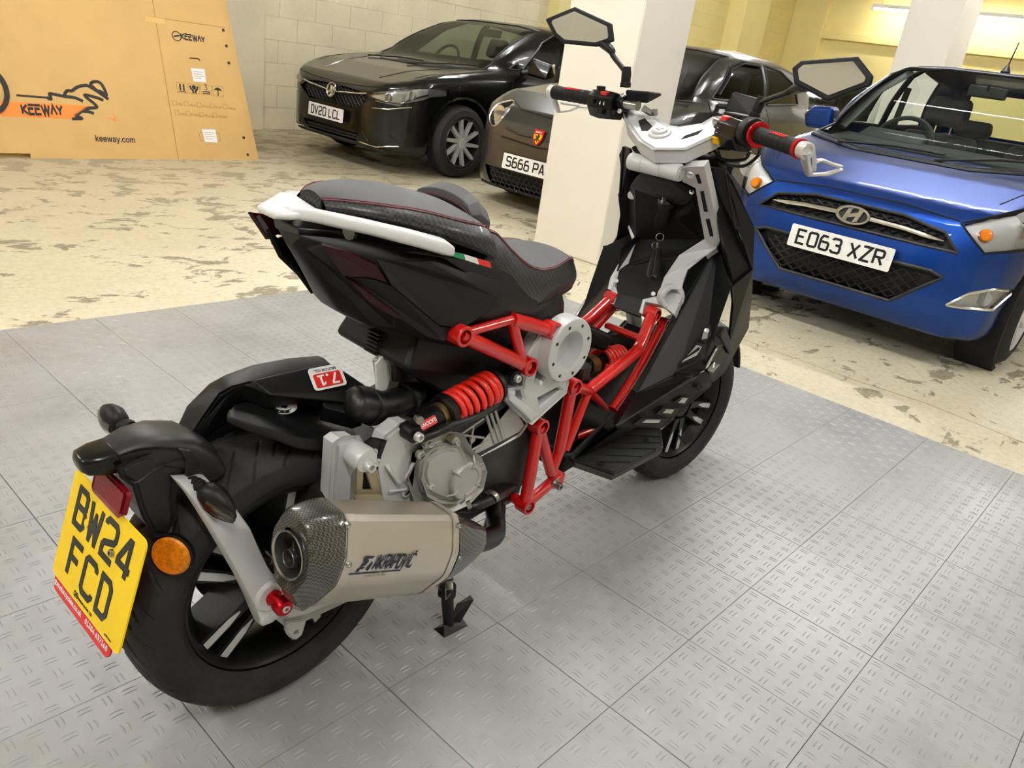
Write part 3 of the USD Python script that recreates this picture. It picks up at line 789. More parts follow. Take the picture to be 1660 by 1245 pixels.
def lattice(y0, y1, z0, z1, py, pz, r, x):
    """A diamond lattice of thin bars in the plane at x (a function of y, z)."""
    out = []
    k = pz / py
    for s in (1, -1):
        for b in np.arange(-3, 3, py):
            pts = []
            for z in np.linspace(z0, z1, 10):
                y = b + s * (z - z0) / k
                if y0 <= y <= y1: pts.append((x(y, z), y, z))
            if len(pts) >= 2: out.append(tube(pts, r, 4, caps=False))
    return out


def cut(mesh, pts, ax, extra=()):
    return clip(mesh, prism(pts, ax, extra))


def mirrored_pts(p): return [(-a, b) for a, b in p]


# ---------------------------------------------------------------- the blue hatchback
t = Thing('hatchback_car', 'metallic blue small hatchback parked nose out at the right with a white EO63 plate', 'car', (4.03, 1.335, FZ))
low = {'side': [(0.10, 0.16), (0.02, 0.26), (-0.01, 0.36), (-0.005, 0.50), (0.02, 0.60), (0.06, 0.70), (0.14, 0.775), (0.45, 0.88), (0.85, 0.955), (1.25, 1.01), (2.2, 1.02), (3.3, 1.05), (3.52, 0.98), (3.58, 0.6), (3.54, 0.28), (3.3, 0.18), (1.0, 0.15)],
       'plan': [(-0.02, 0.30), (0.02, 0.48), (0.08, 0.60), (0.17, 0.69), (0.32, 0.75), (0.6, 0.79), (1.2, 0.80), (2.8, 0.80), (3.3, 0.76), (3.52, 0.66), (3.6, 0.4)],
       'front': [(0.10, 0.72), (0.25, 0.775), (0.50, 0.80), (0.72, 0.79), (0.86, 0.76), (1.0, 0.715), (1.1, 0.66)]}
cab = {'side': [(0.80, 0.88), (1.00, 0.99), (1.30, 1.20), (1.62, 1.385), (1.85, 1.455), (2.3, 1.49), (2.9, 1.46), (3.25, 1.40), (3.42, 1.12), (3.5, 0.9)],
       'plan': [(0.75, 0.40), (0.95, 0.58), (1.25, 0.70), (1.7, 0.72), (3.0, 0.70), (3.35, 0.62), (3.52, 0.45)],
       'front': [(0.85, 0.74), (1.00, 0.725), (1.20, 0.665), (1.38, 0.585), (1.46, 0.48), (1.50, 0.30)]}
AX, RW = 0.64, 0.283
sh = Shell(low, cab, arches=[(AX, RW, RW + 0.055, 0.58), (AX + 2.38, RW, RW + 0.055, 0.58)], kl=0.09)
body = sh.mesh
ws, body = cut(body, [(-0.64, 0.965), (-0.3, 0.925), (0.3, 0.925), (0.64, 0.965), (0.53, 1.40), (0.25, 1.425), (-0.25, 1.425), (-0.53, 1.40)], (1, 2), [((-1, 0, 0), -2.1), ((-1, 0, 0.62), -0.25)] if False else [((-1, 0, 0), -1.95), ((0.55, 0, 1), 1.36)])
rw, body = cut(body, [(-0.52, 1.06), (0.52, 1.06), (0.46, 1.36), (-0.46, 1.36)], (1, 2), [((1, 0, 0), 2.9)])
sides = []
for s in (-1, 1):
    for w in ([(1.30, 1.03), (2.08, 1.03), (2.08, 1.42), (1.95, 1.41), (1.60, 1.25)], [(2.16, 1.03), (2.95, 1.06), (2.78, 1.38), (2.16, 1.42)]):
        g, body = cut(body, w, (0, 2), [((0, s, 0), 0.3)]); sides.append(g)
heads = []
HL = [(-0.465, 0.708), (-0.60, 0.60), (-0.74, 0.64), (-0.80, 0.72), (-0.80, 0.845), (-0.70, 0.835), (-0.58, 0.765)]
for s in (-1, 1):
    q = [(-s * a, b) for a, b in HL]
    g, body = cut(body, q, (1, 2), [((-1, 0, 0), -0.62), ((0, s, 0), 0.1)]); heads.append((s, g))
GR = [(-0.52, 0.605), (0.52, 0.605), (0.44, 0.665), (0.30, 0.705), (-0.30, 0.705), (-0.44, 0.665)]
GR = [(-0.50, 0.578), (0.50, 0.578), (0.42, 0.655), (0.22, 0.69), (-0.22, 0.69), (-0.42, 0.655)]
gr, body = cut(body, GR, (1, 2), [((-1, 0, 0), -0.5)])
LG = [(-0.29, 0.285), (0.29, 0.285), (0.48, 0.455), (0.42, 0.475), (-0.42, 0.475), (-0.48, 0.455)]
lg, body = cut(body, LG, (1, 2), [((-1, 0, 0), -0.5)])
FG = [(-0.53, 0.335), (-0.70, 0.345), (-0.74, 0.44), (-0.68, 0.445), (-0.60, 0.41)]
fogs = []
for s in (-1, 1):
    g, body = cut(body, [(-s * a, b) for a, b in FG], (1, 2), [((-1, 0, 0), -0.6), ((0, s, 0), 0.1)]); fogs.append((s, g))
t.add('body', body, 'paint_blue', smooth=50)
wsp = t.add('windscreen', ws, 'glass_clear', smooth=50)
t.add('rear_window', rw, 'glass_clear', smooth=50)
for g in sides: t.add('side_window', g, 'glass_clear', smooth=50)
def edge_of(shell_fn, pts, r, n=8, off=0.0, mat='car_plastic', close=True):
    p = dense(pts + ([pts[0]] if close else []), n); return tube(shell_fn(p, off), r, 6, caps=not close)
t.add('windscreen_seal', edge_of(sh.front, [(-0.645, 0.962), (-0.3, 0.922), (0.3, 0.922), (0.645, 0.962), (0.535, 1.402), (0.25, 1.428), (-0.25, 1.428), (-0.535, 1.402)], 0.009), 'car_plastic')
for w in ([(1.30, 1.03), (2.08, 1.03), (2.08, 1.42), (1.95, 1.41), (1.60, 1.25)], [(2.16, 1.03), (2.95, 1.06), (2.78, 1.38), (2.16, 1.42)]):
    for s in (-1, 1): t.add('window_seal', edge_of(lambda p, o, s=s: sh.side(p, o, s), w, 0.009), 'car_plastic')
for s, g in heads:
    lens = t.add('headlamp', g, 'lamp_lens', smooth=50)
    t.add('lamp_shell', offset(g, -0.022), 'lamp_shell', parent=lens, smooth=50)
    for (yy, zz, rr) in ((-0.70, 0.745, 0.062),):
        c = sh.front([(-s * yy, zz)])[0] + np.array([0.010, -s * 0.006, 0])
        t.add('reflector', lathe([(0.0, rr), (0.02, rr * 0.9), (0.045, rr * 0.55), (0.055, 0.01)], c - np.array([0.006, 0, 0]), (0.95, 0, -0.1), 24), 'lamp_reflector', parent=lens)
        t.add('bulb', lathe([(0, 0.012), (-0.02, 0.014), (-0.03, 0.004)], c, (0.95, 0, -0.1), 12), 'chrome', parent=lens)
    c = sh.front([(s * 0.575, 0.675)])[0] + np.array([0.016, 0, 0])
    t.add('indicator_bulb', lathe([(0, 0.02), (0.012, 0.03), (0.03, 0.03), (0.045, 0.01)], c - np.array([0.02, 0, 0]), (1, 0, 0), 14), 'amber_bulb', parent=lens)
    t.add('lamp_rim', edge_of(sh.front, [(-s * a, b) for a, b in HL], 0.005, 5), 'shut_line', parent=lens)
g = t.add('upper_grille', offset(gr, -0.035), 'car_plastic', smooth=50)
fx = lambda d: (lambda y, z: float(sh.front([(y, z)])[0][0] + d))
t.add('grille_mesh', lattice(-0.44, 0.44, 0.595, 0.668, 0.055, 0.03, 0.005, fx(0.02)), 'car_plastic', parent=g)
for s in (-1, 1):
    p = dense([(s * 0.085, 0.637), (s * 0.25, 0.633), (s * 0.43, 0.617)], 6); pp = sh.front(p, 0.004)
    t.add('chrome_bar', tube(pp, [0.022] * (len(pp) - 3) + [0.018, 0.012, 0.004], 8, flat=0.6), 'chrome', parent=g)
t.add('grille_rim', edge_of(sh.front, GR, 0.008, 6), 'car_plastic', parent=g)
g = t.add('lower_grille', offset(lg, -0.04), 'car_plastic', smooth=50)
t.add('grille_mesh', lattice(-0.40, 0.40, 0.295, 0.455, 0.062, 0.045, 0.006, fx(0.015)), 'car_plastic', parent=g)
t.add('grille_rim', edge_of(sh.front, LG, 0.009, 6), 'car_plastic', parent=g)
for s, g in fogs:
    lens = t.add('fog_lamp', g, 'lamp_lens', smooth=50)
    t.add('lamp_shell', offset(g, -0.02), 'lamp_shell', parent=lens, smooth=50)
    c = sh.front([(s * 0.655, 0.395)])[0]
    t.add('reflector', lathe([(0, 0.036), (0.012, 0.03), (0.016, 0.01)], c + np.array([0.006, 0, 0]), (1, 0, 0), 20), 'lamp_reflector', parent=lens)
    t.add('lamp_rim', edge_of(sh.front, [(-s * a, b) for a, b in FG], 0.007, 5), 'chrome', parent=lens)
# badge: an oval ring round a slanted H
c = sh.front([(0.0, 0.637)])[0] + np.array([-0.022, 0, 0])
el = affinity.scale(Point(0, 0).buffer(1, 24), 0.082, 0.043)
ring = el.difference(affinity.scale(Point(0, 0).buffer(1, 24), 0.070, 0.033))
Hh = unary_union([poly([(-0.045, -0.028), (-0.026, -0.032), (-0.010, 0.031), (-0.028, 0.026)]), poly([(0.010, -0.031), (0.028, -0.026), (0.045, 0.028), (0.026, 0.032)]), LineString([(-0.030, -0.010), (0.0, 0.0), (0.030, 0.010)]).buffer(0.0075)])
bp = t.add('badge', place(chamfered(ring, 0.012, 0.003), c + np.array([0.008, 0, 0]), (0, -1, 0), (0.15, 0, 1)), 'chrome', smooth=False, label='oval chrome badge with slanted H')
t.add('badge_letter', place(chamfered(Hh, 0.010, 0.002), c + np.array([0.008, 0, 0]), (0, -1, 0), (0.15, 0, 1)), 'chrome', parent=bp, smooth=False)
t.add('badge_back', place(ext(el, 0.006), c + np.array([0.014, 0, 0]), (0, -1, 0), (0.15, 0, 1)), 'car_plastic', parent=bp, smooth=False)
pl = plate(t, (-0.035, 0.0, 0.482), 'EO63 XZR', tilt=0.06)
for s in (-1, 1): t.add('plate_screw', lathe([(0, 0.006), (0.002, 0.005), (0.003, 0.001)], (-0.041, s * 0.235, 0.487), (-1, 0, 0.05), 10), 'plate_white', parent=pl)
t.add('maker_mark', place(text('PLATES DIRECT 01268', 0.006, 0.0006, False), (-0.039, 0, 0.433), (0, -1, 0), (0.06, 0, 1)), 'plate_ink', parent=pl, smooth=False)
# shut lines: bonnet, doors
bon = [(-0.46, 0.715), (-0.2, 0.735), (0.2, 0.735), (0.46, 0.715)]
t.add('bonnet_gap', tube(sh.front(dense(bon, 8), 0.0), 0.004, 5), 'shut_line')
for s in (-1, 1):
    t.add('bonnet_gap', tube(sh.above(dense([(0.24, s * 0.56), (0.6, s * 0.68), (1.15, s * 0.70)], 8), -0.001), 0.004, 5), 'shut_line')
    t.add('bumper_gap', tube(sh.side(dense([(0.30, 0.62), (0.36, 0.66), (0.43, 0.60)], 4), -0.001, s), 0.003, 5), 'shut_line')
    t.add('door_gap', tube(sh.side(dense([(1.22, 0.98), (1.14, 0.6), (1.20, 0.28), (2.05, 0.26), (2.12, 0.6), (2.12, 1.0)], 8), -0.001, s), 0.004, 5), 'shut_line')
    y = s * 0.80
    q = t.add('door_mirror', hull([(1.47, s * 0.82, 0.99), (1.49, s * 0.95, 0.985), (1.50, s * 0.97, 1.03), (1.49, s * 0.94, 1.065), (1.47, s * 0.83, 1.075), (1.58, s * 0.83, 0.99), (1.60, s * 0.96, 0.985), (1.60, s * 0.965, 1.06), (1.58, s * 0.84, 1.075)], 0.032), 'paint_blue', smooth=60)
    t.add('mirror_glass', hull([(1.625, s * 0.83, 1.02), (1.628, s * 0.96, 1.01), (1.628, s * 0.96, 1.085), (1.625, s * 0.84, 1.10)], 0.003), 'chrome', parent=q)
    t.add('mirror_stalk', tube([(1.42, s * 0.70, 0.98), (1.47, s * 0.76, 1.0), (1.52, s * 0.83, 1.03)], 0.02, 8), 'car_plastic', parent=q)
    for x in (AX, AX + 2.38): wheel(t, x, s * 0.70, RW, 0.18, 0.19, 8, ('alloy', 'alloy'))
    t.add('arch_liner', lathe([(0, 0.3), (0.02, RW + 0.06), (0.2, RW + 0.06), (0.2, 0.3)], (AX, s * 0.56 - (0.1 if s > 0 else -0.1) * 0, RW), (0, s, 0), 24, caps=False), 'shut_line')
# scuttle, wipers, aerial
t.add('scuttle', tube(sh.front(dense([(-0.62, 0.945), (-0.3, 0.912), (0.3, 0.912), (0.62, 0.945)], 8), 0.0), 0.022, 6, flat=0.5), 'car_plastic')
for a, b in (((0.42, 0.92), (-0.12, 0.945)), ((-0.12, 0.915), (-0.60, 0.985))):
    P = sh.front(dense([a, ((a[0] + b[0]) / 2, (a[1] + b[1]) / 2 + 0.012), b], 6), 0.016); t.add('wiper', tube(P, 0.007, 6), 'car_plastic')
ap = sh.above([(1.98, -0.0)])[0]; ap = sh.above([(1.98, 0.0)])[0]
an = t.add('aerial', lathe([(0, 0.03), (0.015, 0.024), (0.04, 0.011), (0.05, 0.006)], ap, (0.25, 0, 1), 14), 'car_plastic')
t.add('aerial_mast', tube([ap + np.array([0.012, 0, 0.045]), ap + np.array([0.075, 0.0, 0.185])], [0.0045, 0.0035], 8), 'car_plastic', parent=an)
# cabin
t.add('dashboard', [hull([(0.98, -0.60, 0.93), (0.98, 0.60, 0.93), (1.32, -0.62, 0.96), (1.32, 0.62, 0.96), (1.38, -0.62, 0.72), (1.38, 0.62, 0.72), (1.05, -0.6, 0.7), (1.05, 0.6, 0.7)], 0.02), hull([(1.25, 0.15, 0.96), (1.25, 0.52, 0.96), (1.36, 0.18, 1.01), (1.36, 0.50, 1.01), (1.38, 0.18, 0.9), (1.38, 0.5, 0.9)], 0.02)], 'cabin_dark', smooth=40)
a = np.linspace(0, 2 * np.pi, 33); swc = np.array([1.52, 0.34, 0.95]); u = np.array([0, 1.0, 0]); v = np.array([0.42, 0, 0.9])
sw = t.add('steering_wheel', tube(swc + 0.18 * (np.cos(a)[:, None] * u + np.sin(a)[:, None] * v), 0.015, 8, caps=False), 'cabin_dark')
t.add('wheel_boss', hull([swc + 0.15 * u, swc - 0.15 * u, swc - 0.14 * v, swc + 0.04 * v, swc + np.array([-0.1, 0, 0.02])], 0.02), 'cabin_dark', parent=sw)
for y in (-0.35, 0.35):
    q = t.add('front_seat', [hull([(1.75, y - 0.22, 0.42), (1.75, y + 0.22, 0.42), (2.2, y - 0.22, 0.40), (2.2, y + 0.22, 0.40)], 0.07), hull([(2.2, y - 0.2, 0.45), (2.2, y + 0.2, 0.45), (2.36, y - 0.2, 0.98), (2.36, y + 0.2, 0.98)], 0.06)], 'cabin_dark', smooth=60)
    t.add('headrest', hull([(2.38, y - 0.1, 1.13), (2.38, y + 0.1, 1.13), (2.41, y - 0.09, 1.24), (2.41, y + 0.09, 1.24)], 0.045), 'cabin_dark', parent=q, smooth=60)
    for d in (-0.05, 0.05): t.add('headrest_post', tube([(2.37, y + d, 0.98), (2.38, y + d, 1.12)], 0.007, 8), 'chrome', parent=q)
q = t.add('rear_seat', hull([(3.05, -0.55, 0.5), (3.05, 0.55, 0.5), (3.2, -0.55, 0.98), (3.2, 0.55, 0.98)], 0.06), 'cabin_dark', smooth=60)
for y in (-0.35, 0.35): t.add('headrest', hull([(3.2, y - 0.1, 1.08), (3.2, y + 0.1, 1.08), (3.22, y - 0.09, 1.12), (3.22, y + 0.09, 1.12)], 0.04), 'cabin_dark', parent=q, smooth=60)
t.add('floor_pan', box((0.9, -0.65, 0.30), (3.3, 0.65, 0.36)), 'cabin_dark')
q = t.add('interior_mirror', hull([(1.72, -0.10, 1.30), (1.72, 0.10, 1.30), (1.73, -0.10, 1.345), (1.73, 0.10, 1.345)], 0.012), 'cabin_dark', smooth=50)
t.add('mirror_stem', tube([(1.70, 0, 1.37), (1.72, 0, 1.33)], 0.008, 8), 'cabin_dark', parent=q)
for s in (-1, 1):
    t.add('seat_belt', tube([(2.12, s * 0.585, 1.30), (2.14, s * 0.62, 0.95), (2.15, s * 0.62, 0.5)], 0.022, 6, flat=0.12), 'cabin_dark')
    t.add('pillar_trim', tube([(1.22, s * 0.63, 1.0), (1.50, s * 0.57, 1.24), (1.78, s * 0.50, 1.38)], 0.03, 8, flat=0.5), 'cabin_grey')

# ---------------------------------------------------------------- the black hatchback by the wall
def glaze(body, wsq, ws_planes, wins, rear=None, rx=3.0, rear_glass='glass_dark', ymin=0.3):
    ws, body = cut(body, wsq, (1, 2), ws_planes)
    rw = None
    if rear: rw, body = cut(body, rear, (1, 2), [((1, 0, 0), rx)])
    sides = []
    for s in (-1, 1):
        for w in wins:
            g, body = cut(body, w, (0, 2), [((0, s, 0), ymin)]); sides.append((s, w, g))
    return body, ws, rw, sides


def cabin(t, x0, hw, zb, seats, mat='cabin_dark', head=True):
    t.add('dashboard', hull([(x0, -hw, zb - 0.02), (x0, hw, zb - 0.02), (x0 + 0.35, -hw, zb), (x0 + 0.35, hw, zb), (x0 + 0.38, -hw, zb - 0.3), (x0 + 0.38, hw, zb - 0.3), (x0 + 0.05, -hw, zb - 0.3), (x0 + 0.05, hw, zb - 0.3)], 0.02), mat)
    a = np.linspace(0, 2 * np.pi, 29); c = np.array([x0 + 0.52, 0.36, zb + 0.02]); u = np.array([0, 1.0, 0]); v = np.array([0.42, 0, 0.9])
    t.add('steering_wheel', tube(c + 0.18 * (np.cos(a)[:, None] * u + np.sin(a)[:, None] * v), 0.015, 8, caps=False), mat)
    for x in seats:
        for y in (-0.37, 0.37):
            q = t.add('seat', [hull([(x - 0.45, y - 0.2, 0.42), (x - 0.45, y + 0.2, 0.42), (x, y - 0.2, 0.40), (x, y + 0.2, 0.40)], 0.07), hull([(x, y - 0.19, 0.45), (x, y + 0.19, 0.45), (x + 0.16, y - 0.19, zb + 0.03), (x + 0.16, y + 0.19, zb + 0.03)], 0.06)], mat, smooth=60)
            t.add('headrest', hull([(x + 0.18, y - 0.1, zb + 0.16), (x + 0.18, y + 0.1, zb + 0.16), (x + 0.21, y - 0.09, zb + 0.27), (x + 0.21, y + 0.09, zb + 0.27)], 0.045), mat, parent=q, smooth=60)
    t.add('floor_pan', box((x0, -hw + 0.05, 0.30), (x0 + 2.4, hw - 0.05, 0.36)), mat)


t = Thing('hatchback_car', 'glossy black hatchback by the left wall with a white DV20 plate', 'car', (4.36, 6.16, FZ))
low = {'side': [(0.14, 0.17), (0.04, 0.22), (-0.01, 0.32), (0.0, 0.45), (0.015, 0.56), (0.04, 0.66), (0.13, 0.745), (0.5, 0.855), (1.0, 0.935), (1.4, 0.99), (2.6, 1.0), (3.9, 1.02), (4.25, 0.98), (4.37, 0.6), (4.3, 0.28), (4.0, 0.2), (1.0, 0.17)],
       'plan': [(-0.02, 0.34), (0.02, 0.52), (0.10, 0.67), (0.22, 0.78), (0.42, 0.86), (0.75, 0.9), (3.2, 0.9), (3.9, 0.86), (4.25, 0.74), (4.39, 0.5)],
       'front': [(0.12, 0.83), (0.28, 0.885), (0.55, 0.905), (0.75, 0.89), (0.90, 0.845), (1.02, 0.79), (1.1, 0.7)]}
cab = {'side': [(0.95, 0.86), (1.15, 0.97), (1.5, 1.18), (1.85, 1.345), (2.1, 1.415), (2.5, 1.445), (3.1, 1.42), (3.6, 1.33), (4.05, 1.10), (4.2, 0.9)],
       'plan': [(0.85, 0.50), (1.05, 0.68), (1.4, 0.79), (1.9, 0.80), (3.4, 0.78), (3.9, 0.68), (4.2, 0.5)],
       'front': [(0.85, 0.82), (1.00, 0.80), (1.20, 0.725), (1.36, 0.635), (1.42, 0.53), (1.46, 0.34)]}
AXB, RWB = 0.83, 0.318
sh = Shell(low, cab, arches=[(AXB, RWB, RWB + 0.05, 0.64), (AXB + 2.66, RWB, RWB + 0.05, 0.64)], kl=0.08, res=0.03)
WS = [(-0.735, 0.955), (-0.35, 0.905), (0.35, 0.905), (0.735, 0.955), (0.60, 1.36), (0.3, 1.385), (-0.3, 1.385), (-0.60, 1.36)]
WINS = [[(1.62, 1.00), (2.45, 1.00), (2.45, 1.375), (2.2, 1.36), (1.95, 1.26)], [(2.53, 1.00), (3.35, 1.02), (3.25, 1.33), (2.53, 1.375)], [(1.42, 0.985), (1.57, 0.99), (1.57, 1.06)]]
body, ws, rw, sides = glaze(sh.mesh, WS, [((-1, 0, 0), -2.2), ((0.52, 0, 1), 1.44)], WINS, [(-0.55, 1.05), (0.55, 1.05), (0.5, 1.33), (-0.5, 1.33)], 3.5)
HLA = [(-0.47, 0.640), (-0.56, 0.592), (-0.74, 0.580), (-0.84, 0.65), (-0.905, 0.775), (-0.78, 0.735), (-0.6, 0.690)]
heads = []
for s in (-1, 1):
    g, body = cut(body, [(-s * a, b) for a, b in HLA], (1, 2), [((-1, 0, 0), -0.62), ((0, s, 0), 0.1)]); heads.append((s, g))
GA = [(-0.45, 0.640), (-0.53, 0.585), (-0.33, 0.495), (0.33, 0.495), (0.53, 0.585), (0.45, 0.640), (0.2, 0.655), (-0.2, 0.655)]
gr, body = cut(body, GA, (1, 2), [((-1, 0, 0), -0.4)])
LA = [(-0.42, 0.305), (-0.36, 0.225), (0.36, 0.225), (0.42, 0.305)]
lg, body = cut(body, LA, (1, 2), [((-1, 0, 0), -0.4)])
t.add('body', body, 'paint_black', smooth=50)
t.add('windscreen', ws, 'glass_green', smooth=50); t.add('rear_window', rw, 'glass_dark', smooth=50)
for s, w, g in sides: t.add('side_window', g, 'glass_green', smooth=50)
for w in WINS:
    for s in (-1, 1): t.add('window_seal', edge_of(lambda p, o, s=s: sh.side(p, o, s), w, 0.008), 'car_plastic')
t.add('windscreen_seal', edge_of(sh.front, WS, 0.008), 'car_plastic')
for s, g in heads:
    lens = t.add('headlamp', g, 'lamp_lens', smooth=50)
    t.add('lamp_shell', offset(g, -0.03), 'lamp_reflector', parent=lens, smooth=50)
    for yy, zz in ((-0.66, 0.635), (-0.79, 0.675)):
        c = sh.front([(-s * yy, zz)])[0] + np.array([0.035, 0, 0])
        t.add('reflector', lathe([(-0.02, 0.036), (0.0, 0.034), (0.02, 0.02), (0.024, 0.001)], c, (0.97, 0, -0.05), 20), 'lamp_reflector', parent=lens)
    q = [(-s * a, b) for a, b in ((-0.54, 0.612), (-0.66, 0.600), (-0.76, 0.605), (-0.85, 0.70))]
    t.add('daylight_strip', tube(sh.front(dense(q, 5), -0.012), 0.008, 6), 'chrome', parent=lens)
    t.add('daylight_strip', tube(sh.front(dense([(-s * a, b) for a, b in ((-0.53, 0.660), (-0.66, 0.690), (-0.80, 0.728))], 5), -0.012), 0.006, 6), 'lamp_reflector', parent=lens)
    t.add('chrome_wing', tube(sh.front(dense([(s * 0.06, 0.600), (s * 0.20, 0.612), (s * 0.34, 0.622), (s * 0.47, 0.640)], 5), 0.004), 0.007, 6), 'chrome')
    t.add('bumper_line', tube(sh.front(dense([(s * 0.55, 0.535), (s * 0.68, 0.545), (s * 0.80, 0.585)], 5), 0.002), 0.005, 6), 'chrome')
    fq = [(s * 0.46, 0.33), (s * 0.52, 0.25), (s * 0.74, 0.29), (s * 0.70, 0.34)]
    fg = t.add('fog_recess', hull(list(sh.front(fq, 0.004)) + list(sh.front(fq, -0.01))), 'car_plastic', smooth=False)
    t.add('fog_trim', tube(sh.front(dense([(s * 0.42, 0.235), (s * 0.60, 0.222), (s * 0.76, 0.255)], 5), 0.006), 0.006, 6), 'chrome', parent=fg)
g = t.add('upper_grille', offset(gr, -0.035), 'car_plastic', smooth=50)
fx = lambda d: (lambda y, z: float(sh.front([(y, z)])[0][0] + d))
t.add('grille_mesh', lattice(-0.44, 0.44, 0.505, 0.645, 0.055, 0.045, 0.005, fx(0.02)), 'car_trim', parent=g)
g = t.add('lower_grille', offset(lg, -0.04), 'car_plastic', smooth=50)
for z in (0.245, 0.272): t.add('grille_bar', tube(sh.front(dense([(-0.38, z), (0.38, z)], 10), -0.012), 0.009, 6), 'car_trim', parent=g)
t.add('lower_lip', tube(sh.front(dense([(-0.62, 0.205), (0, 0.19), (0.62, 0.205)], 10), 0.0), 0.010, 6), 'car_trim')
# badge: ring with a winged beast's outline
c = sh.front([(0.0, 0.607)])[0] + np.array([-0.010, 0, 0])
disc = Point(0, 0).buffer(0.062, 24)
bp = t.add('badge', place(chamfered(disc.difference(Point(0, 0).buffer(0.052, 24)), 0.012, 0.003), c, (0, -1, 0), (0.15, 0, 1)), 'chrome', smooth=False, label='round chrome badge with a winged beast')
beast = unary_union([LineString([(-0.05, -0.02), (-0.02, -0.02), (0.0, 0.01), (-0.01, 0.03), (0.02, 0.025), (0.035, 0.0), (0.02, -0.01), (0.03, -0.04)]).buffer(0.008), LineString([(0.0, 0.01), (0.018, -0.012), (0.006, -0.042)]).buffer(0.008)]).intersection(disc)
t.add('badge_beast', place(chamfered(beast, 0.010, 0.002), c, (0, -1, 0), (0.15, 0, 1)), 'chrome', parent=bp, smooth=False)
t.add('badge_back', place(ext(disc, 0.006), c + np.array([0.006, 0, 0]), (0, -1, 0), (0.15, 0, 1)), 'car_trim', parent=bp, smooth=False)
plate(t, (-0.032, 0.0, 0.415), 'DV20 LCL', tilt=0.05)
t.add('bonnet_gap', tube(sh.front(dense([(-0.66, 0.715), (-0.4, 0.69), (0, 0.675), (0.4, 0.69), (0.66, 0.715)], 8), 0.0), 0.004, 5), 'shut_line')
for s in (-1, 1):
    t.add('bonnet_gap', tube(sh.above(dense([(0.36, s * 0.70), (0.8, s * 0.80), (1.2, s * 0.79)], 8), -0.001), 0.004, 5), 'shut_line')
    t.add('bonnet_crease', tube(sh.above(dense([(0.22, s * 0.40), (0.7, s * 0.50), (1.05, s * 0.60)], 8), -0.001), 0.005, 5), 'paint_black')
    t.add('door_gap', tube(sh.side(dense([(1.46, 0.95), (1.36, 0.6), (1.40, 0.26), (2.46, 0.25), (2.49, 0.6), (2.49, 0.98)], 8), -0.001, s), 0.004, 5), 'shut_line')
    t.add('side_badge', hull(list(sh.side([(1.16, 0.665), (1.31, 0.685), (1.29, 0.645), (1.20, 0.635)], 0.004, s)) + list(sh.side([(1.17, 0.66), (1.30, 0.68)], -0.004, s))), 'chrome', smooth=False)
    q = t.add('door_mirror', hull([(1.60, s * 0.90, 0.98), (1.64, s * 1.07, 0.965), (1.66, s * 1.08, 1.06), (1.61, s * 0.92, 1.09), (1.72, s * 0.90, 0.99), (1.74, s * 1.06, 0.98), (1.74, s * 1.05, 1.07), (1.72, s * 0.92, 1.085)], 0.025), 'paint_black', smooth=60)
    t.add('mirror_base', tube([(1.60, s * 0.80, 0.97), (1.64, s * 0.86, 0.98), (1.68, s * 0.93, 1.0)], 0.022, 8), 'car_plastic', parent=q)
    for x in (AXB, AXB + 2.66): wheel(t, x, s * 0.80, RWB, 0.215, 0.215, 10, ('alloy_dark', 'alloy'), twist=0.20)
for a, b in (((0.5, 0.90), (-0.10, 0.93)), ((-0.12, 0.895), (-0.66, 0.965))):
    t.add('wiper', tube(sh.front(dense([a, ((a[0] + b[0]) / 2, (a[1] + b[1]) / 2 + 0.012), b], 6), 0.014), 0.007, 6), 'car_plastic')
cabin(t, 1.15, 0.68, 0.93, (2.25, 3.1))
t.add('interior_mirror', hull([(1.95, -0.11, 1.26), (1.95, 0.11, 1.26), (1.96, -0.11, 1.31), (1.96, 0.11, 1.31)], 0.015), 'cabin_dark', smooth=50)

# ---------------------------------------------------------------- the dark grey little hatchback behind the pillar
t = Thing('hatchback_car', 'dark grey round-lamped small hatchback half hidden behind the near pillar', 'car', (4.585, 3.90, FZ))
low = {'side': [(0.14, 0.12), (0.03, 0.17), (-0.005, 0.28), (0.0, 0.42), (0.02, 0.55), (0.06, 0.66), (0.15, 0.75), (0.45, 0.87), (0.85, 0.95), (1.3, 1.0), (2.2, 1.0), (3.2, 1.02), (3.5, 0.95), (3.63, 0.6), (3.56, 0.28), (3.3, 0.17), (1.0, 0.15)],
       'plan': [(-0.02, 0.36), (0.02, 0.50), (0.09, 0.62), (0.2, 0.71), (0.42, 0.785), (0.75, 0.81), (2.7, 0.81), (3.2, 0.77), (3.5, 0.64), (3.65, 0.4)],
       'front': [(0.10, 0.75), (0.28, 0.80), (0.55, 0.812), (0.75, 0.79), (0.90, 0.745), (1.02, 0.70), (1.1, 0.62)]}
cab = {'side': [(0.75, 0.86), (0.95, 0.99), (1.2, 1.18), (1.45, 1.325), (1.7, 1.40), (2.1, 1.435), (2.6, 1.41), (3.0, 1.31), (3.35, 1.10), (3.48, 0.9)],
       'plan': [(0.7, 0.42), (0.9, 0.58), (1.2, 0.69), (1.6, 0.71), (2.7, 0.70), (3.2, 0.62), (3.5, 0.46)],
       'front': [(0.85, 0.74), (1.00, 0.715), (1.20, 0.64), (1.34, 0.565), (1.41, 0.46), (1.45, 0.30)]}
AXC, RWC = 0.70, 0.30
sh = Shell(low, cab, arches=[(AXC, RWC, RWC + 0.05, 0.58), (AXC + 2.3, RWC, RWC + 0.05, 0.58)], kl=0.09, res=0.03)
WS = [(-0.63, 0.985), (-0.3, 0.945), (0.3, 0.945), (0.63, 0.985), (0.525, 1.345), (0.25, 1.37), (-0.25, 1.37), (-0.525, 1.345)]
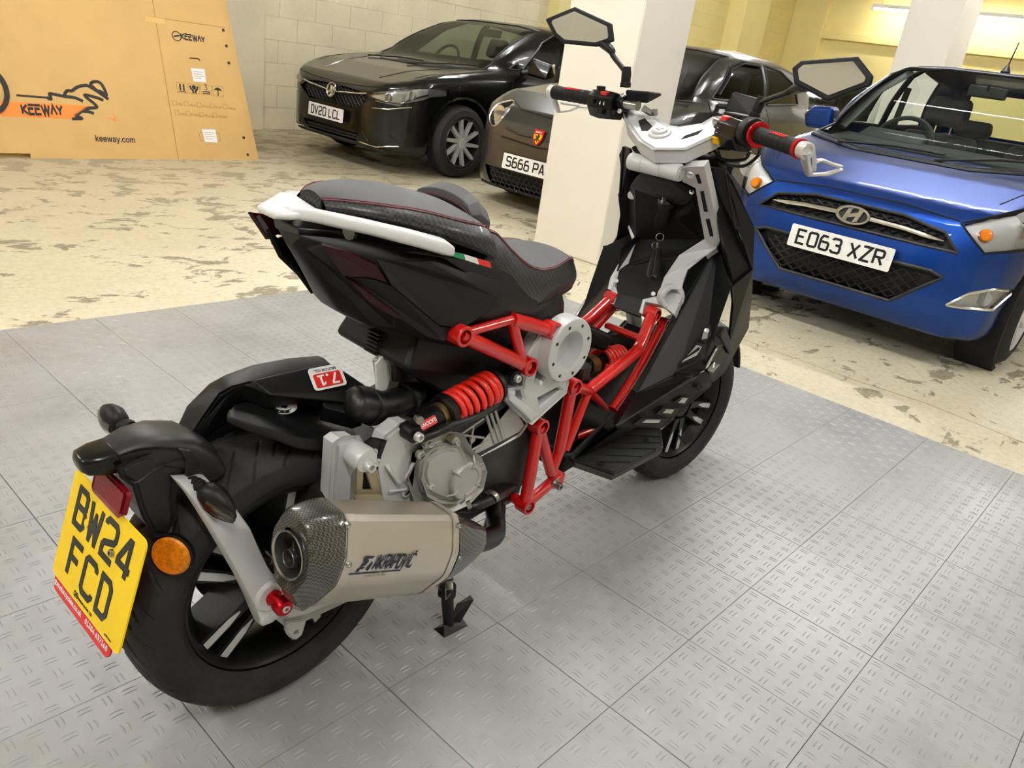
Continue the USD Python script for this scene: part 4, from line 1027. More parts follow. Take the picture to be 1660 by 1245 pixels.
WINS = [[(1.22, 1.025), (2.10, 1.03), (2.10, 1.335), (1.75, 1.335), (1.52, 1.27)], [(2.18, 1.03), (2.85, 1.07), (2.70, 1.24), (2.50, 1.315), (2.18, 1.335)]]
body, ws, rw, sides = glaze(sh.mesh, WS, [((-1, 0, 0), -1.8), ((0.55, 0, 1), 1.40)], WINS, [(-0.5, 1.05), (0.5, 1.05), (0.42, 1.28), (-0.42, 1.28)], 2.9)
heads = []
for s in (-1, 1):
    hq = [(s * 0.50 + 0.085 * math.cos(a), 0.69 + 0.10 * math.sin(a)) for a in np.linspace(0, 2 * np.pi, 15)[:-1]]
    g, body = cut(body, hq, (1, 2), [((-1, 0, 0), -0.5)]); heads.append((s, hq, g))
lg, body = cut(body, [(-0.52, 0.30), (-0.44, 0.165), (0.44, 0.165), (0.52, 0.30)], (1, 2), [((-1, 0, 0), -0.4)])
t.add('body', body, 'paint_grey', smooth=50)
t.add('windscreen', ws, 'glass_dark', smooth=50); t.add('rear_window', rw, 'glass_dark', smooth=50)
for s, w, g in sides: t.add('side_window', g, 'glass_green' if w is WINS[0] else 'glass_dark', smooth=50)
for w in WINS:
    for s in (-1, 1): t.add('window_seal', edge_of(lambda p, o, s=s: sh.side(p, o, s), w, 0.010), 'car_plastic')
t.add('windscreen_seal', edge_of(sh.front, WS, 0.009), 'car_plastic')
for s in (-1, 1): t.add('wind_deflector', [sheet([tuple(q) for q in np.vstack([sh.side([(1.27, 1.045), (1.52, 1.265), (1.75, 1.328), (2.08, 1.330)], 0.014, s), sh.side([(2.08, 1.275), (1.80, 1.275), (1.60, 1.215), (1.36, 1.045)], 0.020, s)])], 0.003, cen=(1.7, 0, 1.0))] if False else tube(sh.side(dense([(1.30, 1.06), (1.53, 1.255), (1.78, 1.315), (2.08, 1.318)], 6), 0.010, s), 0.018, 8, flat=0.4), 'plastic_smoke' if False else 'car_plastic')
for s, hq, g in heads:
    lens = t.add('headlamp', g, 'lamp_lens', smooth=50)
    c = sh.front([(s * 0.50, 0.69)])[0]
    t.add('lamp_shell', offset(g, -0.045), 'lamp_shell', parent=lens, smooth=50)
    t.add('reflector', lathe([(0, 0.06), (0.02, 0.052), (0.035, 0.03), (0.04, 0.001)], c + np.array([0.015, 0, 0]), (1, 0, -0.1), 24), 'lamp_reflector', parent=lens)
    t.add('lamp_rim', edge_of(sh.front, hq, 0.007, 2), 'chrome', parent=lens)
g = t.add('lower_grille', offset(lg, -0.03), 'car_plastic', smooth=50)
hx = []
for i in range(-9, 10):
    for j in range(4):
        y, z = i * 0.052 + (0.026 if j % 2 else 0), 0.175 + j * 0.036
        if abs(y) < 0.44:
            x = float(sh.front([(y, z)])[0][0]) + 0.010; a = np.linspace(0, 2 * np.pi, 7) + np.pi / 6
            hx.append(tube(np.c_[np.full(7, x), y + 0.029 * np.cos(a), z + 0.022 * np.sin(a)], 0.0045, 4, caps=False))
t.add('grille_mesh', hx, 'car_trim', parent=g)
c = sh.front([(0, 0.585)])[0] + np.array([-0.006, 0, 0])
shd = poly([(-0.045, 0.055), (0.045, 0.055), (0.045, 0.0), (0.030, -0.035), (0.0, -0.058), (-0.030, -0.035), (-0.045, 0.0)])
bp = t.add('badge', place(chamfered(shd, 0.010, 0.003), c, (0, -1, 0), (0.2, 0, 1)), 'badge_red', smooth=False, label='red and yellow shield badge with a scorpion')
t.add('badge_field', place(ext(poly([(-0.039, 0.024), (0.039, 0.024), (0.039, 0.0), (0.0, -0.05), (-0.039, 0.0)]), 0.002), c + np.array([-0.010, 0, 0]), (0, -1, 0), (0.2, 0, 1)), 'badge_yellow', parent=bp, smooth=False)
scp = unary_union([LineString([(-0.02, -0.02), (0.0, -0.005), (0.014, 0.01), (0.004, 0.02)]).buffer(0.006), LineString([(-0.02, 0.012), (0.0, -0.005), (0.02, -0.02)]).buffer(0.004), LineString([(0, -0.03), (0, 0.01)]).buffer(0.004)])
t.add('badge_scorpion', place(ext(scp, 0.001), c + np.array([-0.0122, 0, 0.0]), (0, -1, 0), (0.2, 0, 1)), 'plate_ink', parent=bp, smooth=False)
t.add('badge_name', place(text('ABARTH', 0.011, 0.001, True), c + np.array([-0.0075, 0, 0.039]), (0, -1, 0), (0.2, 0, 1)), 'plate_white', parent=bp, smooth=False)
plate(t, (-0.035, 0.0, 0.375), 'S666 PAR', tilt=0.08)
for z, w in ((0.515, 0.36),): t.add('bumper_slot', tube(sh.front(dense([(-w, z + 0.02), (0, z), (w, z + 0.02)], 8), 0.0), 0.012, 6, flat=0.4), 'shut_line')
t.add('moustache_bar', tube(sh.front(dense([(-0.34, 0.60), (-0.2, 0.575), (-0.08, 0.575)], 5), 0.004), 0.006, 6), 'car_trim'); t.add('moustache_bar', tube(sh.front(dense([(0.34, 0.60), (0.2, 0.575), (0.08, 0.575)], 5), 0.004), 0.006, 6), 'car_trim')
t.add('lower_lip', tube(sh.front(dense([(-0.60, 0.155), (0, 0.145), (0.60, 0.155)], 10), 0.0), 0.014, 6), 'car_plastic')
t.add('bonnet_gap', tube(sh.front(dense([(-0.52, 0.80), (-0.3, 0.745), (0, 0.73), (0.3, 0.745), (0.52, 0.80)], 8), 0.0), 0.004, 5), 'shut_line')
for s in (-1, 1):
    t.add('door_gap', tube(sh.side(dense([(1.18, 1.0), (1.08, 0.6), (1.12, 0.26), (2.16, 0.25), (2.22, 0.6), (2.16, 1.0)], 8), -0.001, s), 0.004, 5), 'shut_line')
    q = t.add('door_mirror', hull([(1.30, s * 0.80, 0.97), (1.33, s * 0.97, 0.955), (1.35, s * 0.98, 1.05), (1.31, s * 0.82, 1.07), (1.45, s * 0.82, 0.98), (1.46, s * 0.95, 0.97), (1.46, s * 0.94, 1.05), (1.44, s * 0.83, 1.06)], 0.03), 'car_plastic', smooth=60)
    t.add('mirror_base', tube([(1.30, s * 0.70, 0.98), (1.36, s * 0.78, 0.985), (1.38, s * 0.86, 1.0)], 0.02, 8), 'car_plastic', parent=q)
    t.add('side_skirt', tube(sh.side(dense([(1.08, 0.22), (2.6, 0.22)], 8), 0.004, s), 0.03, 8, flat=0.5), 'car_plastic')
    t.add('door_handle', tube(sh.side([(1.92, 0.82), (1.98, 0.825), (2.06, 0.825), (2.12, 0.82)], 0.016, s), 0.011, 8), 'chrome')
    for x in (AXC, AXC + 2.3): wheel(t, x, s * 0.72, RWC, 0.2, 0.2, 10, ('alloy_dark', 'alloy_dark'))
cabin(t, 0.98, 0.60, 0.95, (1.9, 2.55))

# ---------------------------------------------------------------- pale cars farther back
def far_car(label, loc, paint):
    t = Thing('hatchback_car', label, 'car', loc)
    low = {'side': [(0.10, 0.18), (0.0, 0.35), (0.0, 0.55), (0.08, 0.72), (0.5, 0.86), (0.95, 0.95), (2.2, 1.0), (3.7, 1.02), (3.9, 0.6), (3.8, 0.25), (1.0, 0.18)], 'plan': [(-0.02, 0.4), (0.05, 0.58), (0.2, 0.74), (0.5, 0.82), (3.2, 0.82), (3.7, 0.72), (3.95, 0.5)], 'front': [(0.12, 0.76), (0.4, 0.82), (0.8, 0.80), (1.0, 0.72), (1.1, 0.64)]}
    cab = {'side': [(0.8, 0.86), (1.05, 1.0), (1.6, 1.33), (1.9, 1.42), (2.6, 1.44), (3.4, 1.36), (3.7, 1.05), (3.8, 0.9)], 'plan': [(0.75, 0.45), (1.0, 0.64), (1.4, 0.72), (3.3, 0.70), (3.75, 0.5)], 'front': [(0.85, 0.76), (1.0, 0.73), (1.2, 0.66), (1.38, 0.56), (1.45, 0.34)]}
    sh = Shell(low, cab, arches=[(0.75, 0.3, 0.35, 0.58), (3.15, 0.3, 0.35, 0.58)], res=0.04)
    WS = [(-0.64, 0.985), (-0.3, 0.945), (0.3, 0.945), (0.64, 0.985), (0.53, 1.35), (-0.53, 1.35)]
    WN = [[(1.35, 1.03), (2.25, 1.03), (2.25, 1.36), (1.75, 1.31)], [(2.33, 1.03), (3.2, 1.05), (3.05, 1.32), (2.33, 1.36)]]
    body, ws, rw, sides = glaze(sh.mesh, WS, [((-1, 0, 0), -1.9), ((0.55, 0, 1), 1.42)], WN)
    t.add('body', body, paint, smooth=50); t.add('windscreen', ws, 'glass_green', smooth=50)
    for s, w, g in sides: t.add('side_window', g, 'glass_dark', smooth=50)
    for s in (-1, 1):
        t.add('door_mirror', hull([(1.40, s * 0.82, 0.98), (1.44, s * 0.98, 0.97), (1.45, s * 0.98, 1.07), (1.41, s * 0.83, 1.09), (1.52, s * 0.84, 1.0), (1.52, s * 0.95, 1.05)], 0.025), paint, smooth=60)
        for x in (0.75, 3.15): wheel(t, x, s * 0.72, 0.3, 0.19, 0.2, 8, ('alloy', 'alloy'))
        c = sh.front([(s * 0.60, 0.70)])[0]; t.add('headlamp', hull(list(sh.front([(s * 0.48, 0.66), (s * 0.62, 0.64), (s * 0.72, 0.70), (s * 0.68, 0.78), (s * 0.54, 0.74)], 0.004)) + list(sh.front([(s * 0.6, 0.70)], -0.02))), 'lamp_reflector', smooth=40)
    t.add('grille', hull(list(sh.front([(-0.4, 0.58), (0.4, 0.58), (0.36, 0.64), (-0.36, 0.64)], 0.005)) + list(sh.front([(0, 0.6)], -0.02))), 'car_plastic', smooth=False)
    t.add('wiper', tube(sh.front(dense([(0.4, 0.95), (-0.1, 0.97)], 6), 0.014), 0.008, 6), 'car_plastic')
    cabin(t, 1.1, 0.60, 0.95, (2.1,))
    for s in (-1, 1): t.add('roof_rail', tube(sh.above(dense([(1.9, s * 0.50), (3.2, s * 0.48)], 8), 0.03), 0.014, 6), 'car_plastic')
far_car('white hatchback seen between the grey car and the blue car', (8.75, 4.05, FZ), 'paint_white')
far_car('pale hatchback farthest back against the yellow wall', (12.6, 5.9, FZ), 'paint_white')

# ================================================================ the scooter (own frame: x forward from the rear axle, y to its left, z up)
pbr('plastic_black', lin(17, 17, 18), 0.45, specular_ior_level=0.3, bump=(700, 0.08, 0.0004), bevel=0.0025)
pbr('plastic_grey', lin(40, 40, 40), 0.42, 0.2, specular_ior_level=0.4, bump=(900, 0.05, 0.0003), bevel=0.004)
pbr('plastic_gloss', lin(9, 9, 10), 0.22, specular_ior_level=0.4, bevel=0.002)
pbr('smoked_lens', lin(30, 24, 22), 0.08, coat_weight=1.0)
pbr('lamp_red', lin(44, 3, 6), 0.18, specular_ior_level=0.35)
pbr('reflector_red', lin(120, 8, 20), 0.35, specular_ior_level=0.3, bump=(260, 0.4, 0.002))
pbr('red_frame', lin(200, 14, 12), 0.28, coat_weight=0.8, coat_roughness=0.08)
pbr('red_spring', lin(226, 40, 24), 0.3, coat_weight=0.6)
pbr('red_anodised', lin(190, 14, 26), 0.25, 0.75)
pbr('silver_paint', lin(206, 206, 206), 0.4, 0.2, bevel=0.0025, bump=(1200, 0.04, 0.0003))
pbr('white_paint', lin(226, 226, 226), 0.32, coat_weight=0.3, bevel=0.003)
pbr('cast_alloy', lin(188, 186, 180), 0.46, 0.5, bump=(420, 0.2, 0.0006), bevel=0.003)
pbr('cast_dark', lin(60, 59, 56), 0.5, 0.5, bump=(300, 0.2, 0.0006))
pbr('machined', lin(214, 214, 212), 0.3, 0.5, bevel=0.001)
pbr('steel', lin(170, 168, 162), 0.25, 0.95)
pbr('titanium', lin(206, 199, 186), 0.36, 0.85, bump=(90, 0.05, 0.0004))
pbr('bracket_steel', lin(176, 164, 138), 0.3, 0.85)
pbr('gold', lin(170, 140, 92), 0.3, 0.9)
pbr('black_metal', lin(13, 13, 13), 0.4, specular_ior_level=0.35, bevel=0.0015)
pbr('rubber', lin(16, 16, 16), 0.62, specular_ior_level=0.3, bump=(500, 0.1, 0.0004))
pbr('tyre_rubber', lin(42, 41, 40), 0.7, specular_ior_level=0.3, noise=(14, 0.35), bump=(220, 0.25, 0.0008))
pbr('seat_top', lin(74, 74, 76), 0.62, bump=(1400, 0.35, 0.0006))
pbr('stitch', lin(120, 44, 52), 0.7)
pbr('sticker_white', lin(236, 236, 234), 0.35)
pbr('sticker_red', lin(214, 40, 34), 0.35)
pbr('sticker_green', lin(26, 140, 90), 0.35)
pbr('ink', lin(14, 14, 14), 0.4)
pbr('ink_blue', lin(40, 46, 66), 0.3, 0.4)
pbr('plate_yellow', lin(255, 216, 4), 0.45)
pbr('plate_red', lin(222, 36, 40), 0.4)
pbr('amber', lin(226, 132, 14), 0.2, coat_weight=0.5, noise=(120, 0.35), bump=(300, 0.5, 0.002))
pbr('hose_black', lin(15, 15, 15), 0.42)
pbr('mirror_face', lin(238, 238, 236), 0.02, 1.0)
pbr('switch_red', lin(222, 34, 30), 0.35)
pbr('switch_yellow', lin(236, 178, 14), 0.35)
pbr('wire_mesh', lin(190, 190, 188), 0.4, 0.7)
# woven carbon under lacquer, and the embossed seat vinyl
def weave(name, c0, c1, scale, rough, coat, bumpd):
    M[name] = usdkit.material(stage, f'/World/Looks/{name}', {
        'tc': ('texture_coordinate', {}), 'mp': ('mapping', {'scale': (scale, scale, scale), 'rotation': (0.0, 0.0, 0.0)}),
        'ck': ('checker_texture', {'scale': 1.0, 'color1': c0, 'color2': c1}),
        'bp': ('bump', {'strength': 0.5, 'distance': bumpd}), 'p': ('principled_bsdf', {'roughness': rough, 'coat_weight': coat, 'coat_roughness': 0.04})},
        [('tc.object', 'mp.vector'), ('mp.vector', 'ck.vector'), ('ck.color', 'p.base_color'), ('ck.fac', 'bp.height'), ('bp.normal', 'p.normal')], surface='p.BSDF')
weave('carbon', lin(16, 16, 15), lin(84, 80, 70), 330.0, 0.35, 1.0, 0.0006)
weave('seat_side', lin(11, 11, 12), lin(48, 48, 49), 190.0, 0.42, 0.15, 0.0014)
weave('foot_rubber', lin(30, 30, 30), lin(40, 40, 40), 420.0, 0.6, 0.0, 0.0012)

sc = Thing('scooter', 'black sport scooter with red trellis frame, grey seat and yellow BW24 FCD plate', 'scooter', (0.622, 0.995, 0.0))
add = sc.add


def sheet(pts, th=0.003, cen=None):
    """A solid panel on the outline pts (3-D, in order), th thick to the side away from the viewer's right rear."""
    p = np.asarray(pts, float); c = p.mean(0); n = np.zeros(3)
    for a, b in zip(p, np.roll(p, -1, 0)): n += np.cross(a - c, b - c)
    n /= np.linalg.norm(n)
    look = np.array([-0.55, -0.75, 0.35]) if cen is None else c - np.asarray(cen, float)
    if n @ look < 0: p = p[::-1]; n = -n
    u, v, _ = frame(n); q = np.c_[(p - c) @ u, (p - c) @ v]
    if Polygon(q).exterior.is_ccw is False: u = -u; q[:, 0] *= -1
    V2, F = trimesh.creation.triangulate_polygon(Polygon(q), engine='earcut')
    # earcut keeps the outline's points; match them back to the 3-D ones
    idx = np.array([np.argmin(((q - w) ** 2).sum(1)) for w in np.asarray(V2)]); F = idx[np.asarray(F)]
    fn = np.cross(p[F[:, 1]] - p[F[:, 0]], p[F[:, 2]] - p[F[:, 0]]); bad = fn @ n < 0; F[bad] = F[bad][:, ::-1]
    k = len(p); V = np.vstack([p, p - n * th]); j = np.arange(k); e = np.roll(j, -1)
    m = trimesh.Trimesh(V, np.vstack([F, F[:, ::-1] + k, np.c_[j, j + k, e + k], np.c_[j, e + k, e]]), process=False)
    if m.volume < 0: m.invert()
    return m


def bolt(c, d, r=0.007, h=0.006, mat='machined', parent=None, name='bolt'):
    """A socket-headed bolt looking along d."""
    c, d = np.asarray(c, float), np.asarray(d, float) / np.linalg.norm(d)
    return add(name, lathe([(0, r), (h * 0.8, r), (h, r * 0.85), (h, r * 0.5), (h * 0.45, r * 0.45), (h * 0.45, 0.0002)], c, d, 14, caps=False), mat, parent=parent)


R_ = (0, -1, 0)     # towards the scooter's right, the camera's side

# ---------------------------------------------------------------- wheels
def bike_tyre(R, W, rim, seed):
    half = [(0.78, rim + 0.004), (0.92, rim + 0.014), (1.0, rim + 0.030), (0.99, rim + 0.040), (0.93, R - 0.021), (0.82, R - 0.0125), (0.66, R - 0.0065), (0.45, R - 0.0025), (0.22, R - 0.0005), (0.0, R)]
    h = np.array(half); h = np.vstack([h, (h[:-1] * [-1, 1])[::-1]])
    s = np.r_[0, np.cumsum(np.hypot(np.diff(h[:, 0]) * W / 2, np.diff(h[:, 1])))]
    u = np.linspace(0, s[-1], 90); yy = np.interp(u, s, h[:, 0]) * W / 2; rr = np.interp(u, s, h[:, 1])
    n = 720; a = np.arange(n) * 2 * np.pi / n
    A, Y = np.meshgrid(a, yy, indexing='ij'); Rr = np.broadcast_to(rr, A.shape).copy()
    P = 2 * np.pi / 14; ay = np.abs(Y) / (W / 2)
    tread = (Rr > R - 0.022) & (ay < 0.95)
    ph = (A + np.where(Y > 0, P / 2, 0)) % P
    def groove(off, slope, y0, y1, w): return np.clip((w - np.abs(((ph - off - slope * ay) + P / 2) % P - P / 2) * R) / 0.0022, 0, 1) * np.clip((ay - y0) / 0.03, 0, 1) * np.clip((y1 - ay) / 0.03, 0, 1)
    g = np.maximum.reduce([groove(0.0, 0.32, 0.06, 0.93, 0.0046), groove(P * 0.36, 0.24, 0.30, 0.70, 0.0036), groove(P * 0.66, 0.22, 0.16, 0.52, 0.0036), groove(P * 0.55, 0.30, 0.62, 0.95, 0.0032)])
    Rr = Rr - np.where(tread, g, 0) * 0.0042
    S = np.stack([Rr * np.cos(A), Y, Rr * np.sin(A)], -1)
    V = S.reshape(-1, 3); k = len(yy); i, j = np.meshgrid(np.arange(n), np.arange(k - 1), indexing='ij')
    q = np.stack([i * k + j, i * k + j + 1, ((i + 1) % n) * k + j + 1, ((i + 1) % n) * k + j], -1).reshape(-1, 4)
    m = tm((V, q))
    if (m.face_normals * (m.triangles_center * [1, 0, 1])).sum(1).mean() < 0: m.invert()
    return m


def bike_wheel(prefix, c, R, W, rim, rw, pairs, split, T=None):
    f = (lambda m: moved(join(m), c, T))
    tp = add(f'{prefix}_tyre', f(bike_tyre(R, W, rim, 1)), 'tyre_rubber', smooth=35, label=f'black grooved {prefix} tyre')
    rm = [(-rw, rim + 0.006), (-rw - 0.003, rim), (-rw + 0.004, rim - 0.008), (-rw + 0.02, rim - 0.016), (-0.012, rim - 0.026), (0.012, rim - 0.026), (rw - 0.02, rim - 0.016), (rw - 0.004, rim - 0.008), (rw + 0.003, rim), (rw, rim + 0.006)]
    rp = add(f'{prefix}_rim', f(lathe(rm, (0, 0, 0), (0, 1, 0), 72, caps=False)), 'black_metal', smooth=40)
    add('hub', f(lathe([(-rw * 0.75, 0.012), (-rw * 0.75, 0.034), (-rw * 0.4, 0.046), (rw * 0.4, 0.046), (rw * 0.75, 0.04), (rw * 0.75, 0.012)], (0, 0, 0), (0, 1, 0), 28)), 'black_metal', parent=rp)
    for a0 in pairs:
        for s in (-1, 1):
            a = math.radians(a0); b = math.radians(a0 + s * split); m = math.radians(a0 + s * split * 1.35)
            d = lambda r, t, o=0.0: np.array([r * math.cos(t) - o * math.sin(t), 0, r * math.sin(t) + o * math.cos(t)])
            pts = [(d(0.038, a, s * 0.012), 0.012), (d(rim * 0.50, m), 0.0095), (d(rim - 0.012, b), 0.0125)]
            P = []
            for (p, hw), (r, t) in zip(pts, ((0.038, a), (rim * 0.5, m), (rim - 0.012, b))):
                n = np.array([-math.sin(t), 0, math.cos(t)]); P.append((p, n, hw))
            segs, face = [], []
            for (p, n, hw), (p2, n2, hw2) in zip(P[:-1], P[1:]):
                q = []
                for pp, nn, ww in ((p, n, hw), (p2, n2, hw2)):
                    for e in (-1, 1): q += [pp + nn * ww * e + np.array([0, -rw * 0.80, 0]), pp + nn * ww * 1.25 * e + np.array([0, rw * 0.5, 0])]
                segs.append(hull(q))
            (p, n, hw), (p2, n2, hw2) = P[1], P[2]; y0 = np.array([0, -rw * 0.80 - 0.0015, 0])
            face = hull([p + n * 0.0015 + y0, p - n * 0.0015 + y0, p + (p2 - p) * 0.35 + n * hw * 0.75 + y0, p + (p2 - p) * 0.35 - n * hw * 0.75 + y0, p2 + n * hw2 * 0.62 + y0, p2 - n * hw2 * 0.62 + y0,
                         p - y0 * 0.2 + y0, p2 + n * hw2 * 0.5 + y0 + np.array([0, 0.004, 0])])
            sp = add('spoke', f([tm(x) for x in segs]), 'black_metal', parent=rp, smooth=False)
            add('spoke_face', f(face), 'machined', parent=rp, smooth=False, label='bright machined spoke face')
    return tp, rp


bike_wheel('rear', (0, 0, 0.2525), 0.2525, 0.150, 0.172, 0.055, [-140.5 + 72 * i for i in range(5)], 9.0)
FC = np.array([1.362, 0.0, 0.2375])
bike_wheel('front', FC, 0.2375, 0.122, 0.160, 0.042, [-21 + 72 * i for i in range(5)], 11.0, rotm((0, 0, 1), -5))
for nm, c, r, y in (('rear_brake_disc', (0, 0, 0.2525), 0.11, 0.052), ('front_brake_disc', FC, 0.10, 0.05)):
    dp = add(nm, lathe([(0, r * 0.62), (0, r), (0.0045, r), (0.0045, r * 0.62)], np.array(c) + [0, y, 0], (0, 1, 0), 48, caps=False), 'steel')
    add('disc_carrier', lathe([(0, 0.03), (0, r * 0.68), (0.003, r * 0.68), (0.003, 0.03)], np.array(c) + [0, y + 0.001, 0], (0, 1, 0), 10, caps=False), 'black_metal', parent=dp, smooth=False)
add('rear_caliper', hull([(-0.09, 0.04, 0.36), (-0.02, 0.04, 0.385), (-0.03, 0.085, 0.34), (-0.10, 0.085, 0.32), (-0.095, 0.08, 0.37), (-0.03, 0.08, 0.395)], 0.008), 'cast_dark')
add('valve', tube([(1.3584, -0.035, 0.1468), (1.3965, -0.05, 0.1144)], [0.003, 0.0045], 8), 'black_metal')

# ---------------------------------------------------------------- rear mudguard, plate holder, lamps
def ring_section(c, hw, hh, n=20, p=3.2, tilt=0.0):
    """A rounded-square ring in the y-z plane at c, leaning back by tilt."""
    t = np.arange(n) * 2 * np.pi / n; e = 2 / p
    y = np.sign(np.cos(t)) * np.abs(np.cos(t)) ** e * hw; z = np.sign(np.sin(t)) * np.abs(np.sin(t)) ** e * hh
    return np.c_[c[0] + z * math.sin(tilt), c[1] + y, c[2] + z * math.cos(tilt)]
mg = [((-0.2457, 0, 0.5392), 0.030, 0.019, -0.2), ((-0.2225, 0, 0.543), 0.036, 0.024, 0.0), ((-0.1915, 0, 0.5412), 0.044, 0.026, 0.2), ((-0.1572, 0, 0.5301), 0.050, 0.027, 0.5), ((-0.1305, 0, 0.5098), 0.052, 0.026, 0.9), ((-0.1168, 0, 0.4839), 0.050, 0.024, 1.25)]
gp = add('rear_mudguard', skin([ring_section(c, a, b, tilt=t) for c, a, b, t in mg]), 'plastic_grey', smooth=50)
add('tail_lamp', skin([ring_section(c, a, b, tilt=-0.2) for c, a, b in (((-0.2452, 0, 0.5386), 0.031, 0.020), ((-0.2662, 0, 0.5384), 0.029, 0.019), ((-0.2852, 0, 0.5381), 0.022, 0.015), ((-0.2905, 0, 0.5374), 0.013, 0.009))]), 'plastic_gloss', smooth=50)
RG = np.array([(-0.2517, -0.034, 0.5548), (-0.229, -0.04, 0.5616), (-0.2015, -0.046, 0.5601), (-0.1749, -0.051, 0.55), (-0.1617, -0.052, 0.5387)])
LW = np.array([(-0.2447, -0.036, 0.5248), (-0.2337, -0.041, 0.5096), (-0.2097, -0.043, 0.5205), (-0.1819, -0.047, 0.5328), (-0.1655, -0.052, 0.5326)])
RG, LW = spline(RG, 5), spline(LW, 5); rows_ = []
for t_ in np.linspace(0, 1, 7): rows_.append(RG * (1 - t_) + LW * t_ + np.array([0.004, 0.016, -0.002]) * math.sin(math.pi * t_))
add('mudguard_flank', skin(np.array(rows_), close=False), 'plastic_grey', parent=gp, smooth=60)
add('mudguard_flap', sheet([(-0.1761, -0.0535, 0.552), (-0.1595, -0.0535, 0.5442), (-0.1479, -0.0535, 0.5243), (-0.1482, -0.0535, 0.5052), (-0.1659, -0.0535, 0.5043), (-0.1666, -0.0535, 0.5337)], 0.008), 'plastic_grey', parent=gp, smooth=False)
hp = add('plate_hanger', plate_xz([(-0.2516, 0.5382), (-0.2277, 0.5447), (-0.1992, 0.5454), (-0.1603, 0.5253), (-0.1597, 0.5017), (-0.1795, 0.4983), (-0.1814, 0.4236), (-0.1852, 0.4069), (-0.2079, 0.4147), (-0.2232, 0.457), (-0.2333, 0.5078), (-0.2483, 0.5256)], -0.040, 0.040, ch=0.004), 'plastic_grey', smooth=False)
# reflector, plate with its holder
PC, PX = np.array([-0.288, 0.0, 0.432]), np.array([0, -1.0, 0])
PY = np.array([0.045, 0.0, 0.163]); PY = PY / np.linalg.norm(PY); PN = np.cross(PX, PY)
PC = (np.array((-0.245, -0.01, 0.4584)) + np.array((-0.3085, -0.01, 0.3152))) / 2
add('red_reflector', [moved(place(chamfered(rounded(0.090, 0.036, 0.006), 0.010, 0.003), (0, 0, 0), PX, PY), np.array((-0.2464, -0.012, 0.4884)) + PN * 0.002)], 'reflector_red', smooth=False, label='dark red reflector above the plate')
kp = add('plate_holder', place(ext(rounded(0.200, 0.176, 0.012), 0.003), PC + PY * -0.024 - PX * 0.012 - PN * 0.0045, PX, PY), 'plate_red', smooth=False, label='red dealer surround under the plate')
np_ = add('number_plate', place(chamfered(rounded(0.232, 0.172, 0.011), 0.0025, 0.0006), PC, PX, PY), 'plate_yellow', smooth=False, label='yellow two-line plate reading BW24 FCD')
up = lambda m, a, b, d=0.0026: place(m, PC + PX * a + PY * b + PN * d, PX, PY)
add('lettering', up(plate_text('BW24', 0.0635), 0.0, 0.040), 'ink', parent=np_, smooth=False)
add('lettering', up(plate_text('FCD', 0.0635), -0.006, -0.037), 'ink', parent=np_, smooth=False)
add('small_print', up(text('QB', 0.008, 0.0005, True), -0.030, -0.0765), 'ink', parent=np_, smooth=False)
add('small_print', up(text('Motorcycles Ltd', 0.0045, 0.0005, False), 0.002, -0.0775), 'ink', parent=np_, smooth=False)
add('small_print', up(text('quality plates', 0.0025, 0.0004, False), 0.080, -0.079), 'ink', parent=np_, smooth=False)
hk = lambda m, a: place(m, PC + PX * a + PY * -0.099 - PN * 0.0013, PX, PY)
add('dealer_text', hk(text('qbmotorcycles.co.uk', 0.0075, 0.0005, True), -0.060), 'sticker_white', parent=kp, smooth=False)
add('dealer_text', hk(text('01384 637168', 0.0075, 0.0005, True), 0.042), 'sticker_white', parent=kp, smooth=False)
bolt(PC + PX * 0.040 + PY * 0.030 + PN * 0.002, PN, 0.0055, 0.006, 'steel', np_, 'plate_bolt')
add('plate_cap', lathe([(0, 0.0065), (0.002, 0.006), (0.0035, 0.001)], PC - PX * 0.047 + PY * 0.030 + PN * 0.0025, PN, 14), 'plate_yellow', parent=np_)
ac = np.array((-0.2005, -0.075, 0.3972)); an_ = np.array([-0.80, -0.55, 0.12])
ap_ = add('amber_reflector', lathe([(0, 0.029), (0.004, 0.0295), (0.007, 0.027), (0.0085, 0.0005)], ac, an_, 32), 'amber', label='round amber side reflector')
add('reflector_back', lathe([(-0.008, 0.024), (-0.006, 0.032), (0.002, 0.032), (0.003, 0.029)], ac, an_, 32), 'black_metal', parent=ap_)
add('reflector_stay', tube([ac, ac + np.array([0.03, 0.04, 0.03])], 0.006, 8), 'black_metal', parent=ap_)
# indicators: rubber stalk and leaf-shaped body
def indicator(base, root, tip, side, lab):
    base, root, tip = (np.array(q, float) for q in (base, root, tip))
    d = tip - root; L = np.linalg.norm(d); d /= L
    S = []
    upv = np.array([0, 0, 1.0]); upv -= d * (d @ upv); upv /= np.linalg.norm(upv); sd = np.cross(d, upv)
    for t, a, b in ((0.0, 0.010, 0.010), (0.12, 0.016, 0.018), (0.35, 0.0185, 0.024), (0.6, 0.016, 0.022), (0.85, 0.009, 0.014), (1.0, 0.003, 0.005)):
        w = np.arange(14) * 2 * np.pi / 14; S.append(root + d * L * t + np.cos(w)[:, None] * a * sd + np.sin(w)[:, None] * b * upv)
    ip = add('indicator', skin(S), 'plastic_black', smooth=60, label=lab)
    S2 = [np.array(s).mean(0) + (np.array(s) - np.array(s).mean(0)) * 0.80 - d * 0.000 + side * 0.0052 for s in S[1:]]
    add('indicator_lens', skin(S2), 'smoked_lens', parent=ip, smooth=60)
    add('stalk', [lathe([(0, 0.011), (0.006, 0.013), (0.008, 0.010), (0.014, 0.0125), (0.016, 0.0095), (0.022, 0.0115), (0.024, 0.009), (np.linalg.norm(root - base) + 0.008, 0.0095)], base, root - base, 16)], 'rubber', parent=ip)
